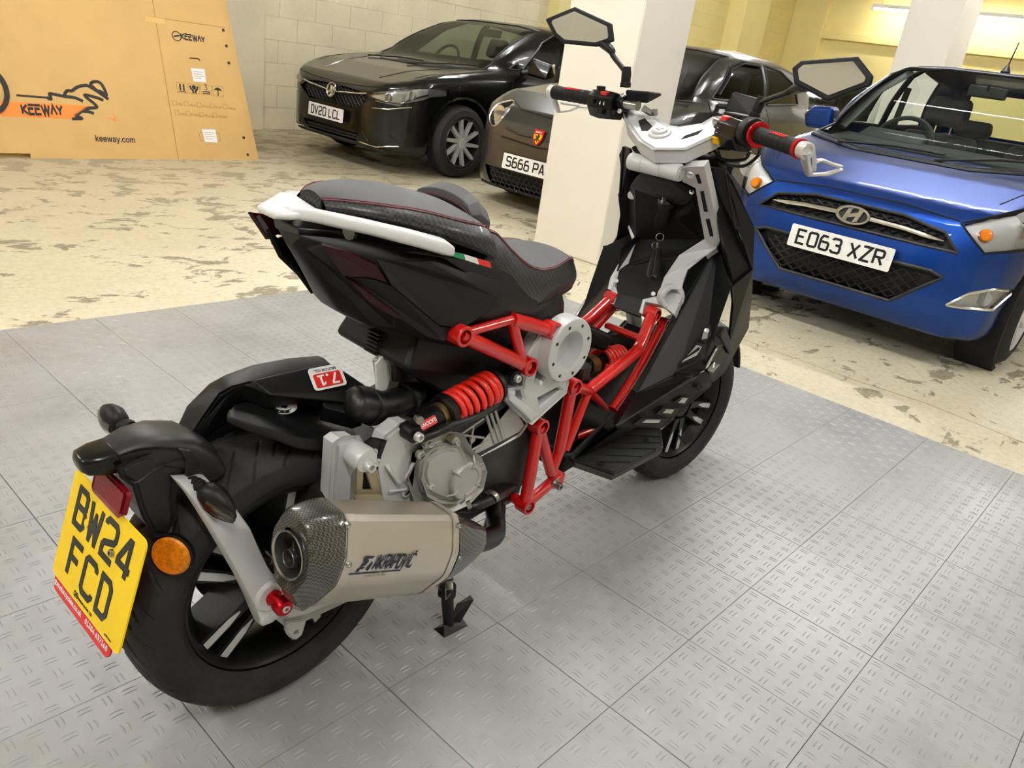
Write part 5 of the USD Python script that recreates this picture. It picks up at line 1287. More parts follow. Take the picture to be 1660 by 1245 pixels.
indicator((-0.1629, -0.055, 0.493), (-0.1569, -0.078, 0.4964), (-0.1373, -0.135, 0.4676), np.array([-0.6, -0.6, -0.5]), 'right rear indicator with smoked lens')
indicator((-0.1968, 0.05, 0.5442), (-0.2014, 0.072, 0.5394), (-0.2091, 0.125, 0.5469), np.array([-0.8, 0.0, -0.4]), 'left rear indicator with smoked lens')

# ---------------------------------------------------------------- tail body and seat
def st(x, hw, z0, z1, hw2): return x, hw, z0, z1, hw2
# stations: x, top half-width, top z, waist half-width, waist z, bottom half-width, bottom z
TB = [(0.022, 0.022, 0.846, 0.030, 0.838, 0.014, 0.822), (0.06, 0.050, 0.842, 0.066, 0.826, 0.024, 0.770), (0.10, 0.082, 0.838, 0.100, 0.818, 0.040, 0.715), (0.14, 0.100, 0.832, 0.122, 0.811, 0.062, 0.690),
      (0.19, 0.112, 0.825, 0.138, 0.806, 0.082, 0.675), (0.25, 0.118, 0.812, 0.148, 0.782, 0.104, 0.655), (0.32, 0.122, 0.798, 0.152, 0.750, 0.124, 0.640), (0.40, 0.124, 0.775, 0.145, 0.720, 0.122, 0.630), (0.47, 0.116, 0.745, 0.132, 0.700, 0.112, 0.628)]
S = []
for x, a, z1, b, zw, c, z0 in TB:
    zs = (z1 + zw) / 2
    half = [(0, z1 + 0.004), (a * 0.6, z1 + 0.002), (a, z1), (b, zw), (b * 0.985, zw - (zw - z0) * 0.35), (c, z0), (c * 0.5, z0 - 0.006)]
    S.append([(x, y, z) for y, z in half] + [(x, -y, z) for y, z in half[:0:-1]] + [])
tb = add('tail_body', skin(np.array(S)), 'plastic_black', smooth=25)
# raised side panels over it
for f, nm in ((lambda m: m, 0), (mirror, 1)):
    add('side_panel', f(sheet([(0.085, -0.128, 0.8242), (0.1237, -0.14, 0.8188), (0.1664, -0.15, 0.8178), (0.2402, -0.156, 0.7839), (0.3357, -0.152, 0.7394), (0.3103, -0.152, 0.7198), (0.2602, -0.15, 0.6968), (0.2101, -0.145, 0.708), (0.1087, -0.14, 0.784)], 0.006)), 'plastic_black', parent=tb, smooth=False)
    add('side_panel', f(sheet([(0.0604, -0.108, 0.7919), (0.0882, -0.128, 0.7903), (0.1102, -0.1385, 0.7819), (0.2138, -0.1415, 0.7046), (0.2577, -0.146, 0.6941), (0.23, -0.138, 0.6749), (0.1993, -0.132, 0.6849), (0.1439, -0.124, 0.7225)], 0.005)), 'plastic_grey' if False else 'plastic_black', parent=tb, smooth=False)
    lp = add('side_lamp', f(sheet([(0.0118, -0.098, 0.8412), (0.0405, -0.112, 0.8342), (0.0825, -0.13, 0.8153), (0.1025, -0.137, 0.7884), (0.0763, -0.124, 0.7964), (0.0552, -0.11, 0.7945), (0.0474, -0.104, 0.795)], 0.006)), 'lamp_red', smooth=False, label='dark red glossy tail light in the side panel')
    add('lamp_slit', f(sheet([(0.0576, -0.105, 0.7883), (0.0687, -0.112, 0.7832), (0.1451, -0.127, 0.7249), (0.1359, -0.124, 0.7237), (0.0893, -0.112, 0.7532)], 0.006)), 'lamp_red', parent=lp, smooth=False)
    add('lower_panel', f(sheet([(0.0172, -0.055, 0.8237), (0.0206, -0.088, 0.8365), (0.056, -0.095, 0.79), (0.1366, -0.114, 0.7203), (0.1545, -0.1, 0.6963), (0.1244, -0.085, 0.7002), (0.0873, -0.072, 0.7409), (0.0455, -0.062, 0.777)], 0.006)), 'plastic_black', parent=tb, smooth=False)
add('tail_crest', hull([(0.0202, -0.03, 0.8462), (0.0227, -0.028, 0.8397), (0.019, 0.03, 0.846), (0.02, 0.028, 0.836), (0.09, 0.07, 0.846), (0.09, -0.07, 0.846), (0.09, 0.07, 0.836), (0.09, -0.07, 0.836)], 0.003), 'plastic_gloss', parent=tb)
# rails under the seat with the tricolour flash
for f in (lambda m: m, mirror):
    rp = add('seat_rail', f(sheet([(0.1389, -0.125, 0.8285), (0.2025, -0.134, 0.8306), (0.3238, -0.138, 0.8006), (0.347, -0.138, 0.7812), (0.3735, -0.136, 0.7351), (0.3046, -0.14, 0.7655), (0.2072, -0.14, 0.8178)], 0.012)), 'plastic_gloss', smooth=False)
    for nm, a, b, a2, b2 in (('sticker_green', (938, 398), (1003, 411), (1010, 441), (948, 425)), ('sticker_white', (1004, 411), (1068, 432), (1080, 464), (1011, 441)), ('sticker_red', (1069, 432), (1135, 452), (1142, 482), (1081, 464))):
        pass
def flashes(f):
    return [('sticker_green', f(sheet([(0.2194, -0.1425, 0.8275), (0.2488, -0.1425, 0.821), (0.2536, -0.1425, 0.8109), (0.225, -0.1425, 0.8185)], 0.003))),
            ('sticker_white', f(sheet([(0.2488, -0.1425, 0.821), (0.2794, -0.1425, 0.8117), (0.2864, -0.1425, 0.8005), (0.2536, -0.1425, 0.8109)], 0.003))),
            ('sticker_red', f(sheet([(0.2794, -0.1425, 0.8117), (0.3117, -0.1425, 0.8022), (0.3171, -0.1425, 0.7916), (0.2864, -0.1425, 0.8005)], 0.003)))]
for mt, m in flashes(lambda m: m): add('tricolour_flash', m, mt, parent=tb, smooth=False)
# grab rail: a V from the tail's tip
def arm(f):
    pts = [(0.006, -0.012, 0.868), (0.030, -0.036, 0.869), (0.089, -0.094, 0.862), (0.150, -0.128, 0.850), (0.196, -0.138, 0.838), (0.222, -0.138, 0.828)]
    w = [0.016, 0.017, 0.018, 0.020, 0.020, 0.010]; hh = [0.008, 0.010, 0.011, 0.012, 0.013, 0.009]
    S = []
    for (p, a, b) in zip(pts, w, hh):
        q = ring_section((0, 0, 0), a, b, 16, 3.0); S.append(np.array(p) + q)
    return f(skin(S))
gr_ = add('grab_rail', hull([(0.004, -0.030, 0.866), (0.004, 0.030, 0.866), (-0.012, -0.02, 0.866), (-0.012, 0.02, 0.866), (0.05, 0.066, 0.872), (0.05, 0.036, 0.876), (0.045, -0.04, 0.868), (0.02, 0.0, 0.872)], 0.006), 'white_paint', smooth=50)
add('rail_arm', arm(lambda m: m), 'white_paint', parent=gr_, smooth=50); add('rail_arm', arm(mirror), 'white_paint', parent=gr_, smooth=50)
for s in (-1, 1): add('rail_post', tube([(0.075, s * 0.070, 0.86), (0.085, s * 0.062, 0.838)], 0.009, 10), 'silver_paint', parent=gr_)
# seat: sections across the scooter: x, edge half-width, edge z, crown z, base half-width, base z
SP = [(0.058, 0.026, 0.888, 0.895, 0.030, 0.866), (0.09, 0.056, 0.890, 0.903, 0.060, 0.864), (0.14, 0.086, 0.888, 0.906, 0.094, 0.860), (0.20, 0.102, 0.880, 0.902, 0.114, 0.849), (0.25, 0.111, 0.869, 0.892, 0.124, 0.836), (0.30, 0.114, 0.859, 0.880, 0.128, 0.820), (0.335, 0.106, 0.849, 0.862, 0.126, 0.806), (0.350, 0.096, 0.830, 0.838, 0.120, 0.796)]
SR = [(0.325, 0.094, 0.846, 0.858, 0.122, 0.800), (0.365, 0.098, 0.836, 0.842, 0.128, 0.770), (0.405, 0.105, 0.805, 0.802, 0.132, 0.735), (0.445, 0.112, 0.778, 0.772, 0.130, 0.712), (0.49, 0.112, 0.764, 0.760, 0.124, 0.705), (0.54, 0.104, 0.762, 0.762, 0.112, 0.705), (0.59, 0.088, 0.765, 0.770, 0.098, 0.705), (0.63, 0.070, 0.762, 0.772, 0.080, 0.702), (0.665, 0.050, 0.746, 0.758, 0.060, 0.698), (0.685, 0.030, 0.718, 0.730, 0.040, 0.694)]
def fine(st_, n=6): a = np.array(st_); return spline(a, n)
def seat_parts(st_, nm):
    st_ = fine(st_); top, side, stch = [], [], []
    t = np.linspace(-1, 1, 17)
    for x, e, ez, cz, b, bz in st_:
        top.append(np.c_[np.full(17, x), t * e, ez + (cz - ez) * (1 - t ** 2)])
    m = skin(top, close=False); m = m if m.face_normals[:, 2].mean() > 0 else (m.invert() or m)
    p = add(nm, m, 'seat_top', smooth=60)
    for s in (-1, 1):
        q = []
        for x, e, ez, cz, b, bz in st_:
            k = np.linspace(0, 1, 9); yy = e + (b - e) * k + 0.010 * np.sin(np.pi * k); zz = ez + (bz - ez) * k
            q.append(np.c_[np.full(9, x), s * yy, zz])
        q = np.array(q); m = skin(q, close=False)
        if (m.face_normals[:, 1] * s).mean() < 0: m.invert()
        add('seat_side', m, 'seat_side', parent=p, smooth=60)
        for o in (0.0025, -0.0015):
            add('stitching', tube([(x, s * (e + o * 0.6), ez + 0.0012 - o * 0.6) for x, e, ez, cz, b, bz in st_], 0.0008, 5), 'stitch', parent=p)
    for q, nx in ((st_[0], -1), (st_[-1], 1)):
        x, e, ez, cz, b, bz = q
        r = np.r_[np.c_[np.full(17, x), t * e, ez + (cz - ez) * (1 - t ** 2)], [[x + nx * 0.004, b, bz], [x + nx * 0.004, -b, bz]]]
        add('seat_end', sheet(r, 0.004, cen=(x - nx * 0.1, 0, (ez + bz) / 2)), 'seat_side', parent=p, smooth=False)
    x = st_; base = [[(q[0], -q[4], q[5]), (q[0], q[4], q[5])] for q in x]
    add('seat_base', [hull([(a[0][0], a[0][1], a[0][2] - 0.004), a[0], a[1], (a[1][0], a[1][1], a[1][2] - 0.004), b[0], b[1], (b[0][0], b[0][1], b[0][2] - 0.004), (b[1][0], b[1][1], b[1][2] - 0.004)]) for a, b in zip(base[:-1:4], base[4::4])], 'plastic_black', parent=p)
    return p
seat_parts(SP, 'passenger_seat'); seat_parts(SR, 'rider_seat')
# back pad between the two seats
PADC = 0.004
def arch(x, w, z, h, n=15): return [(x, PADC + w * q, z + h * math.sqrt(max(1 - q * q, 0))) for q in np.linspace(-1, 1, n)]
bk = add('back_pad', hull(arch(0.330, 0.074, 0.862, 0.026) + arch(0.352, 0.072, 0.862, 0.034) + arch(0.378, 0.070, 0.846, 0.030) + [(0.335, -0.066, 0.838), (0.335, 0.074, 0.838), (0.38, -0.062, 0.826), (0.38, 0.07, 0.826)], 0.003), 'seat_top', smooth=60, label='small grey back pad between the seats')
add('pad_back', hull(arch(0.327, 0.072, 0.858, 0.018) + [(0.327, -0.066, 0.836), (0.327, 0.074, 0.836)] + arch(0.335, 0.074, 0.860, 0.020), 0.003), 'plastic_black', parent=bk, smooth=50)
add('stitching', tube(arch(0.3245, 0.071, 0.860, 0.019, 21), 0.0008, 5), 'stitch', parent=bk)
# grey cover below the seat's nose
cvs = [ring_section((0.655, 0, 0.655), 0.050, 0.055, 20, 2.6, -0.5), ring_section((0.625, 0, 0.67), 0.075, 0.05, 20, 2.6, -0.4), ring_section((0.56, 0, 0.665), 0.100, 0.048, 20, 2.6, -0.2), ring_section((0.48, 0, 0.66), 0.105, 0.04, 20, 2.6)]
add('seat_cowl', skin(cvs), 'plastic_grey', smooth=50)

# ---------------------------------------------------------------- trellis frame
def boss(c, r=0.0185, L=0.030, ax=(0, 1, 0), ri=0.0125):
    c = np.array(c, float); d = np.array(ax, float); d /= np.linalg.norm(d)
    return lathe([(-L / 2, ri), (-L / 2, r * 0.93), (-L / 2 + 0.0015, r), (L / 2 - 0.0015, r), (L / 2, r * 0.93), (L / 2, ri), (L / 2 - 0.006, ri * 0.96), (L / 2 - 0.006, 0.0003)], c, d, 24, caps=False)
YU = -0.150
B1, B2, B3 = (0.253, -0.15, 0.6873), (0.497, -0.15, 0.6563), (0.4402, -0.15, 0.5954)
N1, N2 = (0.3783, -0.15, 0.6947), (0.4249, -0.15, 0.6095)
def upper(f):
    p = add('upper_frame', f([boss(B1), boss(B2), boss(B3), tube([B1, B3], 0.0135, 14), tube([N1, B2], 0.0135, 14), tube([B1, N1], 0.0085, 12), tube([N1, N2], 0.0105, 12)]), 'red_frame', smooth=40, label='red tubular triangle of the frame')
    return p
for f in (lambda m: join(m), mirror): upper(f)
yl = -0.118
B4, B5, B6 = (0.6352, -0.125, 0.5011), (0.5438, -0.125, 0.4304), (0.5444, -0.125, 0.2392)
J1, J2, J3 = (0.7119, -0.118, 0.4696), (0.6419, -0.12, 0.3413), (0.6249, -0.12, 0.2905)
T1, T2 = (1.0095, -0.0625, 0.5889), (1.0523, -0.075, 0.5609)
K1, K2 = (0.8899, -0.098, 0.5097), (0.9414, -0.086, 0.5246)
def lower(f):
    ms = [boss(B4), boss(B5), boss(B6), boss(T1, 0.017, 0.032), boss(T2, 0.014, 0.024, ri=0.009),
          tube([B4, J1], 0.0125, 12), tube([B4, J2], 0.0135, 14), tube([J1, np.array(J2) + [0.022, 0, -0.004]], 0.0105, 12), tube([B5, J3], 0.0125, 12), tube([B5, B6], 0.0135, 14),
          tube([B6, np.array(J3) + [0.03, 0, -0.02]], 0.0125, 12), tube([J1, K1, K2, T1], 0.0145, 14, smooth=5), tube([T2, (0.9495, -0.092, 0.4639), (0.8493, -0.105, 0.3835)], 0.0115, 12, smooth=4),
          tube([J1, (0.9117, -0.06, 0.3423)], 0.0095, 10), tube([(0.9124, -0.06, 0.3077), np.array(J2) + [0.03, 0.02, 0]], 0.0095, 10), tube([J2, J3], 0.012, 12), hull([np.array(J3) + [0.02, 0, 0.0], np.array(J3) + [0.05, 0, -0.02], np.array(J3) + [0.045, 0, -0.05], np.array(J3) + [0.0, 0, -0.03], np.array(J3) + [0.02, 0.02, 0.0], np.array(J3) + [0.045, 0.02, -0.05]], 0.004)]
    return add('lower_frame', f(ms), 'red_frame', smooth=40, label='red tubular main frame side')
lf = lower(lambda m: join(m)); lower(mirror)
for q in (tube([(1.0302, 0.072, 0.5081), (0.939, -0.085, 0.5421)], 0.0095, 10), tube([np.array(B6) * [1, 0.9, 1], np.array(B6) * [1, -0.9, 1]], 0.012, 12), tube([np.array(J1) * [1, 0.9, 1], np.array(J1) * [1, -0.9, 1]], 0.0105, 12)): add('frame_crosstube', q, 'red_frame')
bolt(np.array((0.6345, -0.132, 0.2633)), R_, 0.0085, 0.016, 'steel', lf); add('washer', lathe([(0, 0.004), (0, 0.013), (0.003, 0.013), (0.003, 0.004)], (0.6317, -0.13, 0.2656), R_, 16, caps=False), 'steel', parent=lf)
bolt(np.array(B6) + [0, -0.008, 0], R_, 0.008, 0.005, 'steel', lf)

# ---------------------------------------------------------------- white swingarm pivot plates with the bolted ring
RC = np.array((0.5428, -0.158, 0.6133))
hubo = [(0.4744, 0.6506), (0.516, 0.6332), (0.5416, 0.5595), (0.5907, 0.5264), (0.5897, 0.5032), (0.522, 0.4707), (0.4954, 0.4576), (0.4694, 0.4741), (0.4061, 0.5323), (0.4004, 0.5504), (0.4492, 0.5458), (0.4483, 0.5692), (0.4247, 0.5906), (0.4465, 0.615)]
holes = [[(0.4891, 0.598), (0.5053, 0.6043), (0.5183, 0.561), (0.5002, 0.5425), (0.4823, 0.5527)], [(0.5035, 0.5097), (0.5613, 0.5195), (0.5728, 0.512), (0.5125, 0.4913)], [(0.431, 0.5421), (0.4462, 0.5402), (0.4569, 0.5205), (0.4523, 0.5121), (0.4352, 0.5224)]]
def hubplate(f, right):
    p = add('pivot_plate', f(plate_xz(hubo, -0.145, -0.118, holes, ch=0.004)), 'silver_paint', smooth=False, label='pale silver swingarm pivot plate')
    ring = lathe([(-0.022, 0.066), (0.010, 0.066), (0.013, 0.0645), (0.0145, 0.061), (0.0145, 0.0435), (0.012, 0.0395), (-0.004, 0.037), (-0.018, 0.034), (-0.020, 0.0002)], RC, R_, 56, caps=False)
    rp = add('pivot_ring', f(ring), 'silver_paint', smooth=35, label='round bolted ring of the pivot')
    for i in range(8):
        a = i * math.pi / 4 + 0.35; c = RC + 0.0530 * np.array([math.cos(a), 0, math.sin(a)])
        add('ring_hole', f(lathe([(0.0142, 0.0038), (0.0150, 0.0034), (0.0150, 0.0002)], c, R_, 12, caps=False)), 'black_metal', parent=rp)
    return p
hp_ = hubplate(lambda m: join(m), True); hubplate(mirror, False)
add('pivot_rib', hull([(0.4103, -0.146, 0.5307), (0.4606, -0.146, 0.4935), (0.4872, -0.146, 0.464), (0.5051, -0.146, 0.4742), (0.4478, -0.146, 0.5125), (0.4123, -0.146, 0.541), (0.4555, -0.15, 0.4964), (0.4807, -0.15, 0.4723)], 0.002), 'silver_paint', parent=hp_)

# ---------------------------------------------------------------- swingarm and bobbin
SA = [(0.0434, 0.5252), (0.0539, 0.5295), (0.0806, 0.5236), (0.1014, 0.4916), (0.0811, 0.4595), (0.0819, 0.3892), (0.1056, 0.2678), (0.0857, 0.2083), (0.0019, 0.2101), (-0.0333, 0.2197), (-0.0552, 0.2496), (-0.0681, 0.2742), (-0.0847, 0.3088), (-0.0651, 0.3172), (-0.0346, 0.2577), (-0.0034, 0.2305), (0.0232, 0.234), (0.0488, 0.2647), (0.0467, 0.3579), (0.0428, 0.4466)]
sa = add('swingarm', plate_xz(poly(SA).buffer(0.002), -0.118, -0.085, ch=0.007), 'silver_paint', smooth=40, label='silver swingarm leg behind the silencer')
add('swingarm_leg', plate_xz(poly(SA).buffer(0.002), 0.085, 0.118, ch=0.0), 'silver_paint', parent=sa, smooth=40)
add('column_head', [lathe([(-0.03, 0.020), (0.030, 0.022), (0.036, 0.019), (0.037, 0.001)], (0.0774, -0.118, 0.5032), R_, 26)], 'silver_paint', parent=sa)
# plate-holder arm: a bent silver blade from the axle to the mudguard
def blade(f):
    rows = [((285, 268), (418, 256), -0.062), ((340, 330), (480, 310), -0.080), ((385, 400), (560, 405), -0.098), ((440, 490), (610, 480), -0.112), ((500, 590), (650, 560), -0.122), ((560, 690), (690, 640), -0.128), ((600, 790), (760, 720), -0.130), ((640, 885), (790, 800), -0.130), ((665, 908), (745, 850), -0.130)]
    return rows
rows = [((-0.1859, -0.062, 0.5093), (-0.1404, -0.06, 0.4978)), ((-0.178, -0.085, 0.4916), (-0.1301, -0.08, 0.4807)), ((-0.1693, -0.1, 0.4682), (-0.1095, -0.096, 0.4477)), ((-0.1593, -0.114, 0.4395), (-0.0969, -0.11, 0.4205)), ((-0.1435, -0.122, 0.3983), (-0.0884, -0.12, 0.388)), ((-0.1263, -0.127, 0.355), (-0.0766, -0.126, 0.3529)), ((-0.1108, -0.13, 0.3094), (-0.0582, -0.13, 0.3146)), ((-0.1008, -0.13, 0.2783), (-0.0383, -0.13, 0.2693)), ((-0.0905, -0.13, 0.2484), (-0.0584, -0.13, 0.2521))]
S = []
for a, b in rows:
    a, b = np.array(a), np.array(b); k = np.array([0, 0.008, 0])
    S.append([a + k * 0.6, a + (b - a) * 0.06 - k * 0.4, a + (b - a) * 0.5 - k * 0.8, a + (b - a) * 0.94 - k * 0.4, b + k * 0.6, b + k * 2.2, a + k * 2.2])
add('plate_arm', fix(skin(np.array(S))), 'silver_paint', smooth=35, label='silver arm carrying the number plate')
bc = np.array((-0.0753, -0.134, 0.3033))
add('arm_boss', lathe([(-0.012, 0.030), (0.002, 0.029), (0.006, 0.024), (0.006, 0.001)], bc, R_, 30), 'silver_paint', parent=sa)
sb = add('bobbin', lathe([(0.004, 0.0125), (0.009, 0.0135), (0.012, 0.0085), (0.020, 0.0085), (0.024, 0.0145), (0.036, 0.0150), (0.041, 0.0125), (0.042, 0.006)], bc, R_, 26), 'red_anodised', label='red anodised paddock-stand bobbin')
bolt(bc + np.array([0, -0.040, 0]), R_, 0.0065, 0.004, 'machined', sb)
add('arm_boss', lathe([(-0.01, 0.010), (0.001, 0.0095), (0.003, 0.006), (0.003, 0.0005)], (-0.0842, -0.134, 0.2602), R_, 18), 'silver_paint', parent=sa)
add('stand_bracket', plate_xz([(-0.0355, 0.2187), (0.0019, 0.2037), (-0.0051, 0.1762), (-0.015, 0.1727), (-0.0274, 0.1839), (-0.0347, 0.1966)], -0.118, -0.110, [[((-0.0151, 0.185)[0] + 0.0045 * math.cos(a), (-0.0151, 0.185)[1] + 0.0045 * math.sin(a)) for a in np.linspace(0, 6.2, 14)]], ch=0.0015), 'silver_paint', parent=sa, smooth=False)
# cast engine carrier
CA = [(0.1352, 0.5189), (0.1636, 0.5333), (0.1848, 0.5305), (0.2006, 0.5094), (0.2147, 0.491), (0.2257, 0.4718), (0.2175, 0.4549), (0.2111, 0.424), (0.2077, 0.367), (0.1906, 0.3358), (0.1454, 0.353), (0.117, 0.4685)]
ca = add('engine_carrier', plate_xz(CA, -0.128, -0.095, ch=0.005), 'silver_paint', smooth=False, label='ribbed silver casting above the silencer')
for q in ([(270, 1075), (300, 1115), (350, 1170), (335, 1180), (285, 1120)], [(440, 1050), (450, 1060), (415, 1150), (400, 1150)]):
    pass
add('carrier_rib', hull([(0.1376, -0.129, 0.464), (0.1438, -0.129, 0.4649), (0.1767, -0.129, 0.4148), (0.1719, -0.129, 0.4135), (0.1433, -0.135, 0.4537), (0.1622, -0.135, 0.4272)], 0.002), 'silver_paint', parent=ca)
add('carrier_rib', hull([(0.1969, -0.129, 0.4513), (0.202, -0.129, 0.4483), (0.1866, -0.129, 0.416), (0.181, -0.129, 0.4208), (0.1895, -0.135, 0.4477), (0.1799, -0.135, 0.4301)], 0.002), 'silver_paint', parent=ca)
add('carrier_rib', hull([(0.1527, -0.129, 0.4096), (0.1933, -0.129, 0.4017), (0.1939, -0.129, 0.397), (0.1532, -0.129, 0.405), (0.1615, -0.134, 0.4106), (0.1819, -0.134, 0.4057)], 0.002), 'silver_paint', parent=ca)
for q in ((460, 868), (490, 975)): bolt(np.array(Y3(*q, -0.130)) if False else np.array({(460, 868): (0.1938, -0.13, 0.5026), (490, 975): (0.2082, -0.13, 0.4675)}[q]), R_, 0.0085, 0.010, 'machined', ca)
add('carrier_ring', lathe([(0, 0.006), (0, 0.011), (0.004, 0.011), (0.004, 0.006)], (0.1897, -0.128, 0.3964), R_, 20, caps=False), 'silver_paint', parent=ca)
# black bracket with two bolts between column and carrier
kb = add('hugger_bracket', plate_xz([(0.0939, 0.5173), (0.1082, 0.5241), (0.1386, 0.5101), (0.1372, 0.4768), (0.1282, 0.4569), (0.1112, 0.4735), (0.0951, 0.5033)], -0.127, -0.121, ch=0.001), 'black_metal', smooth=False)
bolt((0.1106, -0.127, 0.497), R_, 0.0075, 0.004, 'machined', kb); bolt((0.1187, -0.127, 0.476), R_, 0.0075, 0.004, 'machined', kb)

# ---------------------------------------------------------------- engine
cr = np.array((0.3151, -0.135, 0.3955))
ck = [(0.1957, 0.4716), (0.2345, 0.4879), (0.2702, 0.4853), (0.2975, 0.4746), (0.325, 0.4343), (0.3547, 0.4094), (0.375, 0.3753), (0.372, 0.3464), (0.3447, 0.3292), (0.3094, 0.3287), (0.2538, 0.3489), (0.2142, 0.3787), (0.193, 0.4254)]
cc = add('crankcase', [plate_xz(ck, -0.140, 0.10, ch=0.012), plate_xz(poly(ck).buffer(-0.016), -0.150, -0.130, ch=0.006)], 'cast_alloy', smooth=35, label='cast alloy engine case')
rc = np.array((0.3129, -0.15, 0.3909))
add('clutch_cover', [lathe([(-0.01, 0.040), (0.006, 0.0395), (0.010, 0.036), (0.0105, 0.028), (0.0085, 0.0265), (0.0085, 0.0005)], rc, R_, 40)], 'cast_alloy', parent=cc)
for i in range(5):
    a = math.radians([75, 140, 205, 265, 330][i]); c0 = rc + np.array([math.cos(a), 0, math.sin(a)]) * 0.026; c1 = rc + np.array([math.cos(a), 0, math.sin(a)]) * 0.050
    add('case_rib', tube([c0 + np.array([0, -0.010, 0]), rc + (c1 - rc) * 0.75 + np.array([0, -0.011, 0]), c1 + np.array([0, -0.002, 0])], 0.0022, 6), 'cast_alloy', parent=cc)
for q in ((0.2168, -0.142, 0.491), (0.2304, -0.142, 0.4018), (0.2824, -0.142, 0.4768), (0.3603, -0.142, 0.4006)): add('case_lug', lathe([(-0.02, 0.009), (0.003, 0.0085), (0.004, 0.006)], q, R_, 14), 'cast_alloy', parent=cc); bolt(q, R_, 0.0055, 0.010, 'machined', cc)
# slanting cylinder block with ribs and diamond webs
cyb = [(0.3254, 0.4549), (0.41, 0.4833), (0.4488, 0.4995), (0.4822, 0.4851), (0.5233, 0.4311), (0.5061, 0.4151), (0.4585, 0.4078), (0.38, 0.3989), (0.3645, 0.4068)]
cy = add('cylinder_block', plate_xz(cyb, -0.110, 0.09, ch=0.006), 'cast_alloy', smooth=False)
for k in range(3):
    a0, a1 = {0: ((0.3918, -0.111, 0.4878), (0.4304, -0.111, 0.4158)), 1: ((0.4037, -0.111, 0.4895), (0.4429, -0.111, 0.4173)), 2: ((0.4158, -0.111, 0.4913), (0.4541, -0.111, 0.4202))}[k]
    add('block_rib', tube([a0, a1], 0.0038, 6), 'cast_alloy', parent=cy)
for a0, a1 in (((0.3272, -0.111, 0.4625), (0.3949, -0.111, 0.4373)), ((0.3605, -0.111, 0.4722), (0.3599, -0.111, 0.4182)), ((0.3272, -0.111, 0.4625), (0.3869, -0.111, 0.4811)), ((0.3599, -0.111, 0.4182), (0.4093, -0.111, 0.4268))): add('block_rib', tube([a0, a1], 0.0028, 6), 'cast_alloy', parent=cy)
add('block_boss', lathe([(0, 0.007), (0.004, 0.007), (0.004, 0.003), (0.001, 0.0005)], (0.3607, -0.111, 0.4437), R_, 14, caps=False), 'cast_alloy', parent=cy)
add('engine_core', hull([(0.06, -0.09, 0.42), (0.06, 0.09, 0.42), (0.50, -0.09, 0.52), (0.50, 0.09, 0.52), (0.06, -0.09, 0.30), (0.06, 0.09, 0.30), (0.60, -0.08, 0.40), (0.60, 0.08, 0.40), (0.55, -0.08, 0.27), (0.55, 0.08, 0.27), (0.15, 0.09, 0.22), (0.15, -0.09, 0.22)], 0.02), 'cast_dark')
add('gearbox_case', hull([(-0.06, 0.085, 0.26), (-0.06, 0.13, 0.26), (0.0, 0.085, 0.34), (0.35, 0.13, 0.36), (0.35, 0.10, 0.22), (0.0, 0.13, 0.19), (0.35, 0.085, 0.2), (-0.02, 0.12, 0.33)], 0.015), 'cast_dark')
add('radiator', box((0.70, -0.10, 0.30), (0.74, 0.10, 0.52), 0.006), 'black_metal')
# head, throttle body and injector cluster seen above the shock
hd = add('cylinder_head', [hull([(0.1812, -0.03, 0.6097), (0.221, -0.03, 0.6189), (0.2734, 0.03, 0.5876), (0.3082, -0.01, 0.584), (0.332, 0.03, 0.5831), (0.2229, 0.02, 0.5831), (0.1969, -0.03, 0.5473), (0.219, -0.03, 0.5423), (0.2972, -0.02, 0.5449), (0.3632, 0.05, 0.5035), (0.2393, 0.02, 0.5175)], 0.006)], 'cast_alloy', smooth=40)
add('head_gasket', [hull([(0.1784, -0.034, 0.6062), (0.1873, -0.034, 0.6141), (0.2226, -0.034, 0.6201), (0.228, -0.034, 0.6163), (0.1957, -0.034, 0.6098), (0.2005, -0.034, 0.5452), (0.1872, -0.034, 0.5468), (0.1851, -0.026, 0.6019), (0.194, -0.026, 0.542), (0.2296, -0.026, 0.6159)], 0.003)], 'sticker_white', parent=hd, label='pale seam of the head')
add('throttle_body', [lathe([(0, 0.024), (0.05, 0.024), (0.05, 0.019), (0.07, 0.019)], (0.2142, -0.05, 0.5913), np.array([0.9, 0.1, 0.2]), 24), hull([(0.1975, -0.06, 0.6095), (0.2597, -0.055, 0.6011), (0.2841, -0.055, 0.5761), (0.2642, -0.055, 0.5657), (0.2002, -0.06, 0.584), (0.2238, -0.03, 0.5931), (0.3082, -0.03, 0.5616)], 0.006)], 'black_metal', smooth=40)
add('wiring_loom', [tube([(0.2591, -0.06, 0.5716), (0.2925, -0.07, 0.5743), (0.3473, -0.06, 0.5682), (0.4213, -0.05, 0.5619)], 0.008, 10, smooth=5), tube([(0.2974, -0.04, 0.5765), (0.3482, -0.04, 0.5845), (0.4405, -0.03, 0.5665)], 0.010, 10, smooth=5), tube([(0.3136, -0.05, 0.5532), (0.3907, -0.03, 0.5227), (0.4575, -0.02, 0.5273)], 0.009, 10, smooth=5)], 'hose_black')
for q in ((0.2929, -0.072, 0.5589), (0.3145, -0.072, 0.5617), (0.2769, -0.065, 0.5901)): add('hose_clip', lathe([(0, 0.006), (0.002, 0.009), (0.008, 0.009), (0.010, 0.006)], q, (0.6, -0.6, 0.2), 14), 'steel')
add('battery_tray', hull([(0.20, -0.09, 0.62), (0.20, 0.09, 0.62), (0.55, -0.09, 0.60), (0.55, 0.09, 0.60), (0.22, -0.08, 0.66), (0.22, 0.08, 0.66), (0.55, 0.09, 0.66), (0.55, -0.09, 0.66), (0.32, -0.07, 0.54), (0.32, 0.07, 0.54), (0.58, 0.07, 0.50), (0.58, -0.07, 0.50)], 0.01), 'plastic_black')
